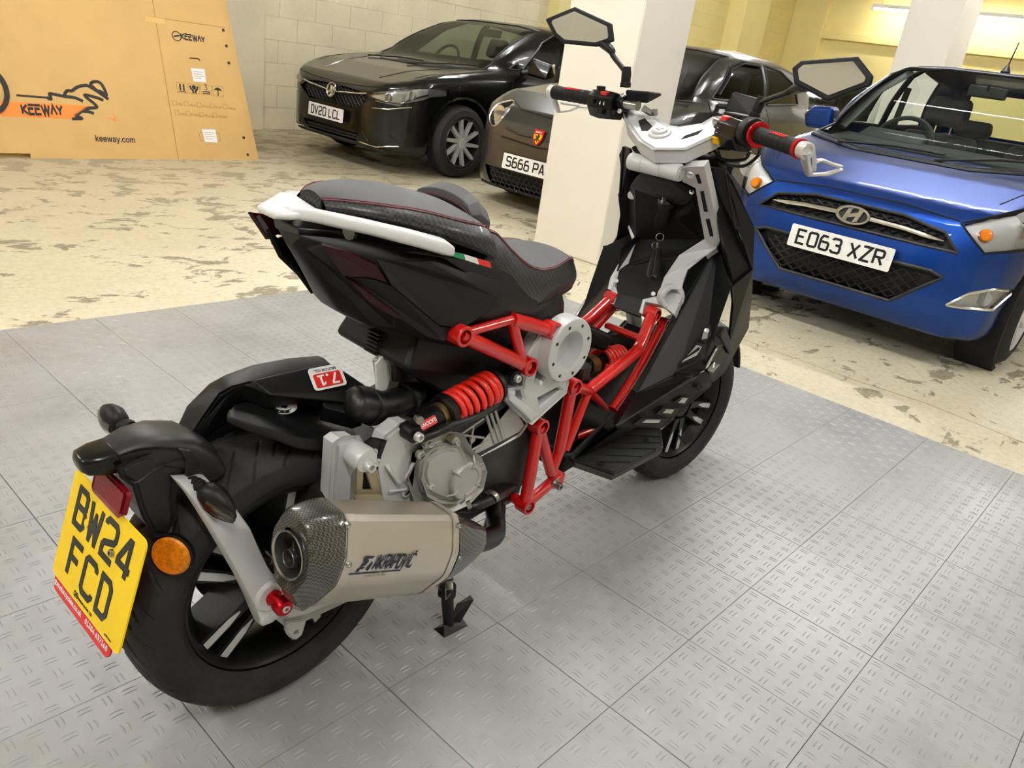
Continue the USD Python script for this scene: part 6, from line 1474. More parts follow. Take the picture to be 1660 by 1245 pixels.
# regulator with cooling fins hung under the tail
rgp = np.array((0.2179, -0.02, 0.6312))
rg = add('regulator', hull([(0.2124, -0.02, 0.6528), (0.2305, -0.02, 0.6527), (0.2349, -0.02, 0.6128), (0.2097, -0.02, 0.6145), (0.2381, 0.01, 0.6384), (0.2568, 0.01, 0.6382), (0.2612, 0.01, 0.5971), (0.2353, 0.01, 0.5989)], 0.002), 'cast_dark')
for k in range(6):
    z = k / 5; a = np.array((0.2141, -0.022, 0.6518)) * (1 - z) + np.array((0.2085, -0.022, 0.6177)) * z
    add('cooling_fin', box(a + [-0.026, -0.002, -0.0012], a + [0.004, 0.028, 0.0012]), 'cast_dark', parent=rg)
# hoses and clips at the right of the engine
for i, (pts, r) in enumerate((([(0.3309, -0.11, 0.2984), (0.3546, -0.125, 0.309), (0.3955, -0.13, 0.3064), (0.4559, -0.11, 0.2961), (0.5866, -0.05, 0.2714)], 0.0135), ([(0.3568, -0.12, 0.2981), (0.3668, -0.14, 0.3088), (0.4221, -0.14, 0.3098), (0.5096, -0.1, 0.2806), (0.5904, -0.06, 0.254)], 0.012), ([(0.453, -0.12, 0.2067), (0.4826, -0.1, 0.2251), (0.5136, -0.07, 0.2392), (0.5682, -0.03, 0.2548)], 0.020))):
    add('coolant_hose', tube(pts, r, 14, smooth=6), 'hose_black', smooth=60)
for q, d in (((0.4059, -0.135, 0.3111), (1, 0.2, 0.3)), ((0.4096, -0.142, 0.3153), (1, 0.2, 0.35)), ((0.3512, -0.128, 0.3118), (1, -0.2, 0.3))): add('jubilee_clip', lathe([(-0.005, 0.0125), (-0.005, 0.0148), (0.005, 0.0148), (0.005, 0.0125)], q, d, 20, caps=False), 'steel')
# ---------------------------------------------------------------- right shock absorber, and its twin on the left
E0, E1 = np.array((0.1765, -0.138, 0.5217)), np.array((0.4145, -0.138, 0.5754))
ed = (E1 - E0) / np.linalg.norm(E1 - E0); EL = np.linalg.norm(E1 - E0)
q0 = np.array((0.2603, -0.138, 0.5397)); s0 = float((q0 - E0) @ ed); q1 = np.array((0.3651, -0.138, 0.5679)); s1 = float((q1 - E0) @ ed)
def shock(f):
    p = add('shock_absorber', f([lathe([(0.0, 0.012), (0.015, 0.018), (s0 * 0.72, 0.021), (s0 * 0.72, 0.0001)], E0, ed, 24), lathe([(s0 * 0.72, 0.012), (EL - 0.055, 0.012)], E0, ed, 16), lathe([(s0 - 0.012, 0.018), (s0 - 0.012, 0.033), (s0, 0.034), (s0, 0.015)], E0, ed, 28, caps=False), lathe([(s1, 0.015), (s1, 0.034), (s1 + 0.008, 0.033), (s1 + 0.012, 0.02), (EL - 0.02, 0.010), (EL - 0.012, 0.008)], E0, ed, 28), tube([E1 + [0, -0.012, 0], E1 + [0, 0.012, 0]], 0.013, 16), tube([E0 + [0, -0.014, 0], E0 + [0, 0.014, 0]], 0.015, 16)]), 'black_metal', smooth=35, label='black shock absorber body')
    add('adjuster_ring', f(lathe([(s0 * 0.72, 0.0145), (s0 * 0.72, 0.0225), (s0 - 0.014, 0.0225), (s0 - 0.014, 0.0145)], E0, ed, 28, caps=False)), 'gold', parent=p)
    u, v, w = frame(ed); n = 7.2; t = np.linspace(0, 1, 260); ph = 2 * np.pi * n * t
    hgt = s0 + 0.004 + (s1 - s0 - 0.008) * (0.5 * t + 0.5 * (0.5 - 0.5 * np.cos(np.pi * t)) + 0.0 * t)
    C = E0 + hgt[:, None] * ed + 0.0275 * (np.cos(ph)[:, None] * u + np.sin(ph)[:, None] * v)
    add('coil_spring', f(tube(C, 0.0060, 10)), 'red_spring', parent=p, smooth=60, label='red coil spring')
    return p
shp = shock(lambda m: join(m))
add('shock_label', place(ext(rounded(0.034, 0.014, 0.002), 0.0008), E0 + ed * s0 * 0.40 + np.cross(ed, [0, 1, 0]) * -0.0 + np.array([-0.010, -0.017, 0.0105]), ed, (0.25, 0.5, 0.85)), 'sticker_red', parent=shp, smooth=False)
add('shock_label_text', place(text('SHOCKS', 0.006, 0.0005, True, 0.2), E0 + ed * s0 * 0.40 + np.array([-0.0105, -0.0177, 0.0111]), ed, (0.25, 0.5, 0.85)), 'sticker_white', parent=shp, smooth=False)
bolt(E0 + [0, -0.018, 0], R_, 0.0085, 0.010, 'machined', shp); bolt(E1 + [0, -0.014, 0], R_, 0.0075, 0.008, 'machined', shp)
add('shock_valve', lathe([(0, 0.006), (0.010, 0.006), (0.012, 0.0075), (0.018, 0.007)], (0.1769, -0.15, 0.5531), (-0.4, -0.9, 0.2), 14), 'steel', parent=shp)
add('breather_hose', tube([(0.1889, -0.15, 0.5097), (0.214, -0.165, 0.5222), (0.2528, -0.17, 0.531), (0.3015, -0.168, 0.532), (0.3599, -0.155, 0.5343), (0.3905, -0.14, 0.539), (0.4118, -0.12, 0.5475)], 0.0072, 10, smooth=6), 'hose_black', smooth=60)
# centre shock of the front suspension, seen between the frame sides
F0, F1 = np.array((0.8508, 0.02, 0.545)), np.array((0.8676, 0, 0.5395))
cs = add('front_shock', [lathe([(0, 0.020), (0.02, 0.022), (0.06, 0.022)], (0.8259, -0.02, 0.4671), (0.9, 0.05, -0.1), 24), lathe([(0.055, 0.016), (0.12, 0.016)], (0.8259, -0.02, 0.4671), (0.9, 0.05, -0.1), 20), hull([(0.8333, 0, 0.5545), (0.8983, -0.02, 0.5269), (0.8885, -0.02, 0.5091), (0.8344, 0, 0.5258), (0.8772, 0.03, 0.5374), (0.9763, 0.03, 0.4964)], 0.012)], 'black_metal', smooth=40)
add('adjuster_ring', lathe([(0.004, 0.0225), (0.004, 0.026), (0.034, 0.026), (0.034, 0.0225)], (0.8259, -0.02, 0.4671), (0.9, 0.05, -0.1), 26, caps=False), 'gold', parent=cs)
t = np.linspace(0, 1, 160); u, v, w = frame((0.9, 0.05, -0.1)); c0 = np.array((0.8771, -0.02, 0.4718))
add('coil_spring', tube(c0 + (t * 0.10)[:, None] * w + 0.028 * (np.cos(t * 2 * np.pi * 6)[:, None] * u + np.sin(t * 2 * np.pi * 6)[:, None] * v), 0.0055, 10), 'red_spring', parent=cs, smooth=60)
add('fork_link', tube([(0.997, 0.05, 0.4651), (1.0645, 0.04, 0.5256)], 0.006, 8), 'steel')

# ---------------------------------------------------------------- silencer
A0 = np.array((-0.0857, -0.2, 0.4229)); MB, ME = np.array((-0.0309, -0.2597, 0.4483)), np.array((0.2147, -0.2597, 0.3553))
md = ME - MB; md /= np.linalg.norm(md); mside = np.array([0, -1.0, 0]); mup = np.cross(md, mside); mup = mup if mup[2] > 0 else -mup
def msec(c, hw, hh, n=36, cut=0.30, skew=0.0):
    """A hexagon-like rounded section."""
    P = Polygon([(-hw * 0.55, hh), (hw * 0.55, hh), (hw, hh * 0.30), (hw, -hh * 0.25), (hw * 0.42, -hh), (-hw * 0.42, -hh), (-hw, -hh * 0.25), (-hw, hh * 0.30)]).buffer(-min(hw, hh) * cut).buffer(min(hw, hh) * cut, 8)
    L = P.exterior.length; st_ = P.exterior.project(Point(0, hh)); q = np.array([P.exterior.interpolate((st_ + k * L / n) % L).coords[0] for k in range(n)])
    return np.asarray(c) + q[:, :1] * mside + q[:, 1:] * mup + skew * q[:, 1:] * md
LT = float((ME - A0) @ md); SB = float((MB - A0) @ md)
sl = lambda s: A0 + md * s
mp = add('silencer', skin([msec(sl(SB - 0.006), 0.058, 0.075), msec(sl(SB - 0.003), 0.0595, 0.0765), msec(sl(LT - 0.012), 0.0595, 0.0765), msec(sl(LT - 0.004), 0.058, 0.075)]), 'titanium', smooth=25, label='brushed titanium silencer can')
SK = -0.24
add('end_cap', fix(skin([msec(sl(-0.002), 0.033, 0.036, skew=SK), msec(sl(-0.004), 0.046, 0.058, skew=SK), msec(sl(0.002), 0.0505, 0.064, skew=SK), msec(sl(SB * 0.45), 0.0570, 0.0730, skew=SK * 0.5), msec(sl(SB - 0.012), 0.0608, 0.0783), msec(sl(SB), 0.0612, 0.0787)], caps=False)), 'carbon', parent=mp, smooth=35, label='carbon fibre end cap')
oc = sl(-0.003); odir = -md + SK * mup; odir /= np.linalg.norm(odir)
add('outlet_ring', lathe([(-0.045, 0.033), (0.001, 0.0345), (0.004, 0.0370), (0.006, 0.0365), (0.004, 0.0335), (-0.06, 0.030), (-0.06, 0.0002)], oc, odir, 40, caps=False), 'steel', parent=mp)
for a, o in ((0.013, 0.014), (-0.011, -0.010)):
    add('outlet_pipe', lathe([(-0.055, 0.0145), (-0.006, 0.0145), (-0.004, 0.0135), (-0.006, 0.0125), (-0.05, 0.0125), (-0.05, 0.0002)], oc + mup * a + mside * o * 0.5, odir, 24, caps=False), 'steel', parent=mp)
for s, nm in ((SB + 0.012, 'strap'), (LT - 0.014, 'strap')):
    add('band', skin([msec(sl(s - 0.008), 0.0605, 0.0775), msec(sl(s + 0.008), 0.0605, 0.0775)], caps=False), 'titanium', parent=mp, smooth=25)
for q in ((-0.0298, -0.252, 0.4796), (-0.0312, -0.262, 0.4186), (-0.0487, -0.235, 0.3618), (0.2056, -0.25, 0.3854), (0.2045, -0.262, 0.3282), (0.191, -0.235, 0.2715)): add('rivet', lathe([(-0.004, 0.005), (0.001, 0.0045), (0.0025, 0.0028), (0.001, 0.0005)], q, (-0.1, -0.95, 0.2), 12), 'steel', parent=mp)
# heat shield on the link pipe
add('heat_shield', fix(skin([msec(sl(LT - 0.002), 0.060, 0.072), msec(sl(LT + 0.035), 0.054, 0.062), msec(sl(LT + 0.075) + mup * 0.006, 0.042, 0.046), msec(sl(LT + 0.110) + mup * 0.012, 0.028, 0.032)])), 'carbon', parent=mp, smooth=35)
add('link_pipe', tube([sl(LT - 0.02), sl(LT + 0.09) + mup * 0.008, (0.4071, -0.16, 0.2316), (0.4506, -0.13, 0.2293), (0.4853, -0.09, 0.2515), (0.5846, -0.05, 0.2296), (0.60, 0.0, 0.33)], [0.024, 0.024, 0.022, 0.020, 0.020, 0.02, 0.02], 16, smooth=6), 'black_metal', parent=mp, smooth=60)
# maker's lettering on the can: emblem, word, rule, small line
wc = np.array((0.0571, -0.2597, 0.3844)); wx = md; wy = mup
onc = lambda m, a, b: place(m, wc + wx * a + wy * b + mside * 0.0006, wx, wy)
GL['K'] = [[(0, 0), (0, 79)], [(50, 79), (2, 38), (50, 0)]]
gs_ = [affinity.translate(unary_union([LineString(q).buffer(6.5, cap_style=2, join_style=2, mitre_limit=1.6) for q in GL[ch]]), 66 * i - {7: 14, 8: 30}.get(i, 0), 0) for i, ch in enumerate('AKRAPOVIC')]
gs_.append(affinity.translate(LineString([(8, 100), (25, 90), (42, 100)]).buffer(5, cap_style=2), 66 * 8 - 30, 0))
lg_ = affinity.affine_transform(unary_union(gs_), [0.084 / 548, 0.18 * 0.0225 / 79, 0, 0.0225 / 79, -0.042, -0.01125])
ltr = ext(lg_, 0.0003)
add('maker_lettering', onc(ltr, 0.0, 0.0), 'ink_blue', parent=mp, smooth=False)
em = unary_union([poly([(-0.010, -0.004), (-0.004, 0.004), (-0.007, 0.008), (-0.003, 0.0125), (0.013, 0.0125), (0.009, 0.0085), (0.001, 0.0085), (0.004, 0.004), (-0.0005, -0.003)]), poly([(-0.015, -0.0125), (-0.012, -0.008), (-0.006, -0.0045), (0.001, -0.0055), (-0.003, -0.0085), (-0.008, -0.0085), (-0.010, -0.0125)]), poly([(0.004, -0.010), (0.012, 0.004), (0.014, -0.001), (0.009, -0.012)])])
add('maker_emblem', onc(ext(em, 0.0003), -0.059, -0.001), 'ink_blue', parent=mp, smooth=False)
add('maker_rule', onc(ext(unary_union([sbox(-0.064, -0.0009, 0.0, 0.0009), sbox(0.002, -0.0009, 0.044, 0.0009)]), 0.0003), -0.022, -0.0165), 'ink_blue', parent=mp, smooth=False)
add('maker_small_print', onc(text('EXHAUST SYSTEM', 0.0036, 0.0003, False), -0.030, -0.0215), 'bracket_steel', parent=mp, smooth=False)
# titanium hanger from column to can
hb = add('silencer_hanger', [plate_xz([(0.0577, 0.5056), (0.0657, 0.5124), (0.0806, 0.5079), (0.0904, 0.4968), (0.1135, 0.4279), (0.061, 0.4462)], -0.153, -0.149, [[(0.0724, 0.4849), (0.0778, 0.4831), (0.093, 0.4449), (0.0728, 0.4518)]], ch=0.0006), sheet([(0.0585, -0.153, 0.4486), (0.1109, -0.153, 0.4304), (0.117, -0.175, 0.4097), (0.0475, -0.175, 0.4354)], 0.004)], 'bracket_steel', smooth=False, label='pale bronze bracket holding the silencer')
bolt((0.0778, -0.153, 0.4968), R_, 0.0095, 0.014, 'machined', hb)
# centre stand
stp = add('centre_stand', [tube([(0.3413, -0.11, 0.126), (0.3474, -0.115, 0.085), (0.3586, -0.12, 0.0103)], [0.016, 0.013, 0.012], 14), hull([(0.345, -0.1, 0.1016), (0.3774, -0.1, 0.0863), (0.3679, -0.11, 0.0718), (0.3349, -0.11, 0.092)], 0.008), tube([(0.30, -0.11, 0.20), (0.30, 0.11, 0.20)], 0.012, 12), tube([(0.3413, -0.11, 0.126), (0.30, -0.095, 0.20), (0.34, -0.07, 0.27)], [0.015, 0.015, 0.018], 12)], 'black_metal', smooth=50)
fz = np.array((0.3601, -0.1245, 0.004))
add('stand_foot', [hull([fz + [-0.03, -0.014, -0.004], fz + [0.035, -0.018, -0.004], fz + [0.035, 0.02, -0.004], fz + [-0.03, 0.02, -0.004], fz + [-0.02, 0.0, 0.012], fz + [0.03, 0.0, 0.01]]), hull([fz + [0.02, -0.004, 0.0], fz + [0.045, -0.012, 0.055], fz + [0.055, 0.004, 0.050], fz + [0.04, 0.008, 0.0], fz + [0.02, 0.006, 0.045], fz + [0.0, 0.0, 0.02]], 0.002)], 'black_metal', parent=stp, smooth=False)
add('stand_leg', [tube([(0.30, 0.11, 0.20), (0.285, 0.12, 0.10), (fz[0], 0.125, 0.01)], [0.016, 0.013, 0.012], 12), hull([(fz[0] - 0.03, 0.11, 0.0), (fz[0] + 0.035, 0.11, 0.0), (fz[0] + 0.035, 0.145, 0.0), (fz[0] - 0.03, 0.145, 0.0), (fz[0], 0.12, 0.015)])], 'black_metal', parent=stp)
t = np.linspace(0, 1, 90); c0 = np.array((0.3313, -0.128, 0.1419)); c1 = np.array((0.3352, -0.13, 0.119)); u, v, w = frame(c1 - c0)
add('stand_spring', tube(c0 + t[:, None] * (c1 - c0) + 0.0065 * (np.cos(t * 2 * np.pi * 7)[:, None] * u + np.sin(t * 2 * np.pi * 7)[:, None] * v), 0.0016, 6), 'steel', parent=stp)
add('spring_hook', tube([c1, (0.3237, -0.13, 0.1204), (0.3289, -0.13, 0.0946), (0.34, -0.13, 0.1024)], 0.0016, 6), 'steel', parent=stp)

# ---------------------------------------------------------------- hugger and air box over the rear wheel
HG = [[(-0.0923, -0.03, 0.5649), (-0.0896, -0.026, 0.5708), (-0.0688, 0, 0.5648), (-0.0403, 0.03, 0.5553)], [(-0.0712, -0.058, 0.5568), (-0.0671, -0.054, 0.5648), (-0.0376, 0, 0.5558), (0.0106, 0.055, 0.5425)], [(-0.0359, -0.074, 0.5397), (-0.0305, -0.069, 0.5476), (0.0127, 0, 0.5367), (0.0628, 0.062, 0.5294)],
      [(0.0055, -0.08, 0.5156), (0.0171, -0.076, 0.5247), (0.0683, 0, 0.5102), (0.1158, 0.06, 0.5124)], [(0.0706, -0.08, 0.497), (0.077, -0.076, 0.5098), (0.1284, 0, 0.4845), (0.1673, 0.045, 0.4786)], [(0.1201, -0.072, 0.4917), (0.1195, -0.068, 0.4986), (0.1488, -0.02, 0.4806), (0.1731, 0.025, 0.4692)]]
HS = []
for row in HG:
    e, r1, m_, f_ = (np.array(q) for q in row); k = np.array([0.004, 0, -0.007])
    top_ = [f_, (f_ + m_) / 2 + [0, 0, 0.003], m_, m_ * 0.5 + r1 * 0.5 + [0, 0, 0.004], r1, e]
    HS.append(top_ + [q + k for q in top_[::-1]])
HS = np.array(HS); HS = np.stack([spline(HS[:, i], 4) for i in range(HS.shape[1])], 1)
hgp = add('hugger', fix(skin(HS)), 'plastic_black', smooth=35, label='matt black hugger with round badge over the rear tyre')
add('round_badge', lathe([(0, 0.0235), (0.0012, 0.0235), (0.0016, 0.0225), (0.0016, 0.0003)], np.array((0.0353, 0.022, 0.5332)) + [-0.002, -0.003, 0.006], (-0.05, -0.20, 1), 28), 'sticker_white', parent=hgp)
bdc = np.array((0.0353, 0.022, 0.5332)) + np.array([-0.002, -0.0034, 0.0078]); BX_, BY_ = (-0.3, 0.95, 0.19), (0.95, 0.3, 0.1)
onb = lambda p, d=0.0004: place(ext(p, d), bdc, BX_, BY_)
add('badge_ring', onb(Point(0, 0).buffer(0.0228, 20).difference(Point(0, 0).buffer(0.0155, 20))), 'ink', parent=hgp, smooth=False)
add('badge_wedge', onb(poly([(0, 0)] + [(0.015 * math.cos(a), 0.015 * math.sin(a)) for a in np.linspace(-1.2, 0.4, 9)])), 'sticker_red', parent=hgp, smooth=False)
add('badge_figure', onb(poly([(-0.010, -0.004), (-0.002, -0.008), (0.002, -0.002), (-0.003, 0.004), (-0.009, 0.003)])), 'ink', parent=hgp, smooth=False)
for i in range(14):
    a = 2 * math.pi * i / 14; add('badge_mark', onb(affinity.rotate(sbox(-0.0012, 0.0172, 0.0012, 0.0208), math.degrees(a), origin=(0, 0)), 0.0008), 'sticker_white', parent=hgp, smooth=False)
# air box: the long black shell on the left, curling round the wheel
AO = [(-0.1066, 0.1, 0.4987), (-0.0887, 0.1, 0.534), (-0.0509, 0.1, 0.5649), (-0.0226, 0.1, 0.5748), (0.0255, 0.1, 0.5826), (0.0939, 0.1, 0.5819), (0.1552, 0.1, 0.5756)]
AI = [(-0.1032, 0.055, 0.5112), (-0.0871, 0.055, 0.5344), (-0.0585, 0.055, 0.569), (-0.0371, 0.055, 0.5758), (0.0047, 0.055, 0.5774), (0.0654, 0.055, 0.5782), (0.1489, 0.055, 0.5783)]
ab = []
for o, i in zip(AO, AI):
    o, i = np.array(o), np.array(i); k = np.array([0.03, 0, -0.11]); ab.append([o, o * 0.5 + i * 0.5 + [0, 0, 0.003], i, i + k, o + k])
ax_ = add('air_box', fix(skin(np.array(ab))), 'plastic_black', smooth=35, label='black air box shell left of the rear wheel')
deck = [(-0.1045, 0.045, 0.5173), (-0.0873, 0.045, 0.5387), (-0.0626, 0.045, 0.5688), (-0.0401, 0.045, 0.5779), (-0.0013, 0.045, 0.5799), (0.0618, 0.045, 0.58), (0.1386, 0.045, 0.5812), (0.15, 0.03, 0.5762), (0.1781, -0.02, 0.5529), (0.1471, -0.055, 0.5279), (0.1245, -0.06, 0.5302), (0.0796, -0.03, 0.5451), (0.0833, -0.015, 0.5584), (0.0762, 0, 0.558), (0.0556, 0, 0.5708), (-0.0017, 0, 0.5732), (-0.019, 0.015, 0.584), (-0.0366, 0.02, 0.591), (-0.0584, 0.03, 0.574), (-0.0829, 0.035, 0.5316), (-0.0927, 0.04, 0.5111)]
add('air_box_deck', sheet(deck, 0.03, cen=(0.1, 0.1, 0.3)), 'plastic_black', parent=ax_, smooth=35)
add('air_box_cover', hull([(-0.0102, 0.03, 0.5864), (0.052, 0.03, 0.5865), (0.1277, 0.03, 0.5876), (0.141, 0.02, 0.5804), (0.1668, -0.03, 0.558), (0.1535, -0.045, 0.5419), (0.0827, -0.02, 0.5606), (0.0529, -0.004, 0.573), (-0.0017, 0, 0.5758), (0.02, 0.11, 0.545), (0.14, 0.10, 0.505)], 0.004), 'plastic_black', parent=ax_, smooth=30)
# sticker on the air box, the intake elbow
q4 = [np.array((0.0565, 0.004, 0.5988)), np.array((0.1179, 0.002, 0.599)), np.array((0.1362, -0.024, 0.5749)), np.array((0.075, -0.02, 0.5745))]
sc_ = sum(q4) / 4; sxd = (q4[1] - q4[0] + q4[2] - q4[3]) / 2; syd = (q4[0] - q4[3] + q4[1] - q4[2]) / 2; sw, shh = np.linalg.norm(sxd), np.linalg.norm(syd)
def stick(m, d=0.0): return place(m, sc_ + np.cross(sxd, syd) / np.linalg.norm(np.cross(sxd, syd)) * (0.0035 + d), sxd, syd)
stp_ = add('oil_sticker', stick(chamfered(rounded(sw, shh, 0.006), 0.0008, 0.0002)), 'sticker_white', parent=ax_, smooth=False, label='white and red oil sticker reading 7.1')
add('sticker_panel', stick(moved(ext(rounded(sw * 0.82, shh * 0.62, 0.003), 0.0004), (0, -shh * 0.10, 0)), 0.0008), 'sticker_red', parent=ax_, smooth=False)
ds = text('7.1', shh * 0.46, 0.0005, True); ds.vertices[:, 0] *= sw * 0.62 / np.ptp(ds.vertices[:, 0]); ds.vertices[:, :2] *= -1
add('sticker_figures', stick(moved(ds, (0, -shh * 0.10, 0)), 0.0012), 'sticker_white', parent=ax_, smooth=False)
dt = text('MOTOR OIL', shh * 0.12, 0.0005, False); dt.vertices[:, 0] *= sw * 0.66 / np.ptp(dt.vertices[:, 0]); dt.vertices[:, :2] *= -1
add('sticker_figures', stick(moved(dt, (0, shh * 0.34, 0)), 0.0008), 'ink', parent=ax_, smooth=False)
HO = [(0.129, -0.04, 0.5456), (0.1465, -0.05, 0.5428), (0.1219, -0.055, 0.5525), (0.1581, -0.058, 0.538), (0.2, -0.055, 0.5309), (0.2424, -0.045, 0.5284), (0.2749, -0.035, 0.5332)]
ih = add('intake_elbow', tube(HO, [0.030, 0.030, 0.0285, 0.0275, 0.0270, 0.0260, 0.024], 22, smooth=5), 'hose_black', smooth=60, label='ribbed black intake elbow')
for i in (1, 3, 5):
    d = np.subtract(HO[i + 1], HO[i - 1]); add('elbow_band', lathe([(-0.006, 0.0265), (-0.005, 0.0315), (0.005, 0.0315), (0.006, 0.0265)], HO[i], d, 26, caps=False), 'hose_black', parent=ih)
add('inner_guard', hull([(0.74, -0.07, 0.24), (0.74, 0.07, 0.24), (1.12, -0.09, 0.32), (1.12, 0.09, 0.32), (1.10, -0.06, 0.50), (1.10, 0.06, 0.50), (0.78, -0.06, 0.43), (0.78, 0.06, 0.43)], 0.01), 'plastic_black')

# ---------------------------------------------------------------- front: silver head legs, covers, leg shields
def boxsweep(path, w, h, up=(0, -1, 0)):
    return sweep([(-w, -h), (w, -h), (w, h), (-w, h)], path, up)
def legmesh(f):
    out = [(0.958, -0.0869, 0.9454), (0.9457, -0.1433, 0.9584), (1.0202, -0.1433, 0.8795), (1.1121, -0.1402, 0.7822), (1.1324, -0.1259, 0.7609), (1.1078, -0.0999, 0.7231), (1.0854, -0.0871, 0.6989), (1.0579, -0.0983, 0.6698), (1.038, -0.1151, 0.6483), (0.9998, -0.1262, 0.6073), (1.0094, -0.0849, 0.6176), (1.0036, -0.0375, 0.6117), (0.9873, -0.0477, 0.5855), (0.9875, -0.0376, 0.5865), (1.0067, -0.0287, 0.6149), (1.0215, -0.0594, 0.631), (1.0584, -0.0439, 0.6704), (1.1074, -0.0439, 0.7223), (1.1175, -0.0959, 0.7764), (0.9978, -0.1064, 0.9032), (0.9904, -0.0735, 0.9111)]
    p = add('head_leg', f([sheet([out[i] for i in (0, 1, 2, 3, 4, 18, 19, 20)], 0.020), sheet([out[i] for i in (4, 5, 6, 7, 8, 9, 10, 11, 12, 13, 14, 15, 16, 17, 18)], 0.020)]), 'silver_paint', smooth=False, label='silver head frame leg with slots')
    for s in ([(0.966, -0.1158, 0.9344), (0.9637, -0.1248, 0.9369), (0.9817, -0.1267, 0.9176), (0.9835, -0.1182, 0.9158)], [(1.0011, -0.1181, 0.8973), (0.9981, -0.1274, 0.9004), (1.0436, -0.1249, 0.8521), (1.0457, -0.1156, 0.8498)], [(1.0641, -0.1148, 0.8304), (1.0601, -0.1251, 0.8346), (1.1016, -0.124, 0.7907), (1.1037, -0.1154, 0.7883)]):
        add('leg_slot', f(sheet(s, 0.003)), 'shut_line', parent=p, smooth=False)
    add('leg_hole', f(lathe([(0.0, 0.0095), (0.003, 0.008), (-0.002, 0.0002)], (0.9696, -0.1019, 0.9316), (-0.75, -0.2, -0.6), 18, caps=False)), 'machined', parent=p)
    rc_ = np.array((1.023, -0.098, 0.6386)); rd_ = (-0.55, -0.80, 0.15)
    add('leg_ring', f(lathe([(-0.02, 0.0315), (0.003, 0.0315), (0.005, 0.030), (0.005, 0.0215), (0.003, 0.020), (-0.02, 0.0185), (-0.021, 0.0002)], rc_, rd_, 36)), 'silver_paint', parent=p, smooth=35)
    u_, v_, w_2 = frame(rd_)
    for i in range(6):
        a = i * math.pi / 3; add('ring_bolt', f(lathe([(0.0045, 0.0028), (0.006, 0.0024), (0.0062, 0.0002)], rc_ + 0.0258 * (math.cos(a) * u_ + math.sin(a) * v_), rd_, 10, caps=False)), 'machined', parent=p)
    return p
legmesh(lambda m: join(m))
add('leg_edge', [sheet([(1.0905, 0.1415, 0.8134), (1.0892, 0.1358, 0.8148), (1.1295, 0.1469, 0.7724), (1.1226, 0.0992, 0.7304), (1.1094, 0.0903, 0.7162), (1.0685, 0.073, 0.6723), (1.0506, 0.0858, 0.653), (1.0172, 0.0627, 0.6177), (1.0081, 0.0487, 0.6079), (0.9934, 0.043, 0.5813), (0.9933, 0.053, 0.5803), (1.0088, 0.0683, 0.6084), (1.0093, 0.0808, 0.6089), (1.0316, 0.0935, 0.6331), (1.0682, 0.0977, 0.672), (1.117, 0.1079, 0.7242), (1.1361, 0.1568, 0.7654)], 0.010)], 'silver_paint', smooth=False, label='pale edge of the far head leg')
c0, c1 = np.array((0.9509, 0.0449, 0.9338)), np.array((0.952, -0.0842, 0.9328)); cd = (c1 - c0) / np.linalg.norm(c1 - c0); cl = np.linalg.norm(c1 - c0)
pv = add('head_pivot', lathe([(-0.004, 0.012), (-0.003, 0.0185), (0.0, 0.0195), (cl * 0.26, 0.0195), (cl * 0.265, 0.018), (cl * 0.275, 0.0195), (cl * 0.66, 0.0195), (cl * 0.665, 0.018), (cl * 0.675, 0.0195), (cl, 0.0195), (cl + 0.004, 0.018), (cl + 0.004, 0.010), (cl + 0.001, 0.009), (cl + 0.001, 0.0002)], c0, cd, 32), 'silver_paint', label='silver cross cylinder of the steering head')
add('pivot_rings', [lathe([(cl + 0.0035, 0.0135), (cl + 0.006, 0.013), (cl + 0.006, 0.0105), (cl + 0.0035, 0.0105)], c0, cd, 24, caps=False), lathe([(cl + 0.001, 0.006), (cl + 0.004, 0.006), (cl + 0.004, 0.003)], c0, cd, 18)], 'machined', parent=pv)
cov = [(1.0244, 0.0746, 0.8879), (1.0105, 0.0497, 0.9027), (1.0055, -0.0306, 0.9077), (1.0053, -0.0639, 0.9078), (1.0112, -0.1011, 0.9019), (1.1328, -0.0914, 0.773), (1.1156, -0.0399, 0.7185), (1.0671, -0.0413, 0.6666), (1.0557, -0.0459, 0.6544), (1.0305, -0.0555, 0.6274), (1.0152, -0.0273, 0.6113), (0.9951, -0.0368, 0.5745), (0.9955, 0.0458, 0.5757), (1.0112, 0.0516, 0.6067), (1.0216, 0.0679, 0.6178), (1.0535, 0.0877, 0.6522), (1.0718, 0.0751, 0.6714), (1.1208, 0.0981, 0.7243), (1.1315, 0.1557, 0.7745), (1.0792, 0.1257, 0.8298)]
cp = add('centre_cover', [sheet([cov[i] for i in (0, 1, 2, 3, 4, 5, 17, 18, 19)], 0.010), sheet([cov[i] for i in (5, 6, 7, 8, 9, 10, 11, 12, 13, 14, 15, 16, 17)], 0.010)], 'plastic_black', smooth=False, label='matt black cover between the head legs')
add('cover_bulge', hull([(1.0206, 0.0671, 0.8875), (1.0078, 0.0476, 0.9012), (0.997, -0.0408, 0.9061), (1.0102, -0.0924, 0.8963), (1.0131, -0.09, 0.8828), (1.0343, -0.0679, 0.8603), (1.0335, -0.0359, 0.855), (1.0189, 0.0008, 0.8724), (1.0402, 0.0895, 0.8648), (1.0301, 0.0733, 0.8861), (1.0218, -0.086, 0.8947), (1.0578, -0.0548, 0.8566), (1.0519, 0.0972, 0.863)], 0.004), 'plastic_black', parent=cp, smooth=50)
add('cover_recess', sheet([(1.0757, -0.0256, 0.8296), (1.0376, -0.0877, 0.8703), (1.1197, -0.0836, 0.7833), (1.1462, -0.0189, 0.7548), (1.1299, 0.0073, 0.7722)], 0.003), 'plastic_gloss', parent=cp, smooth=False)
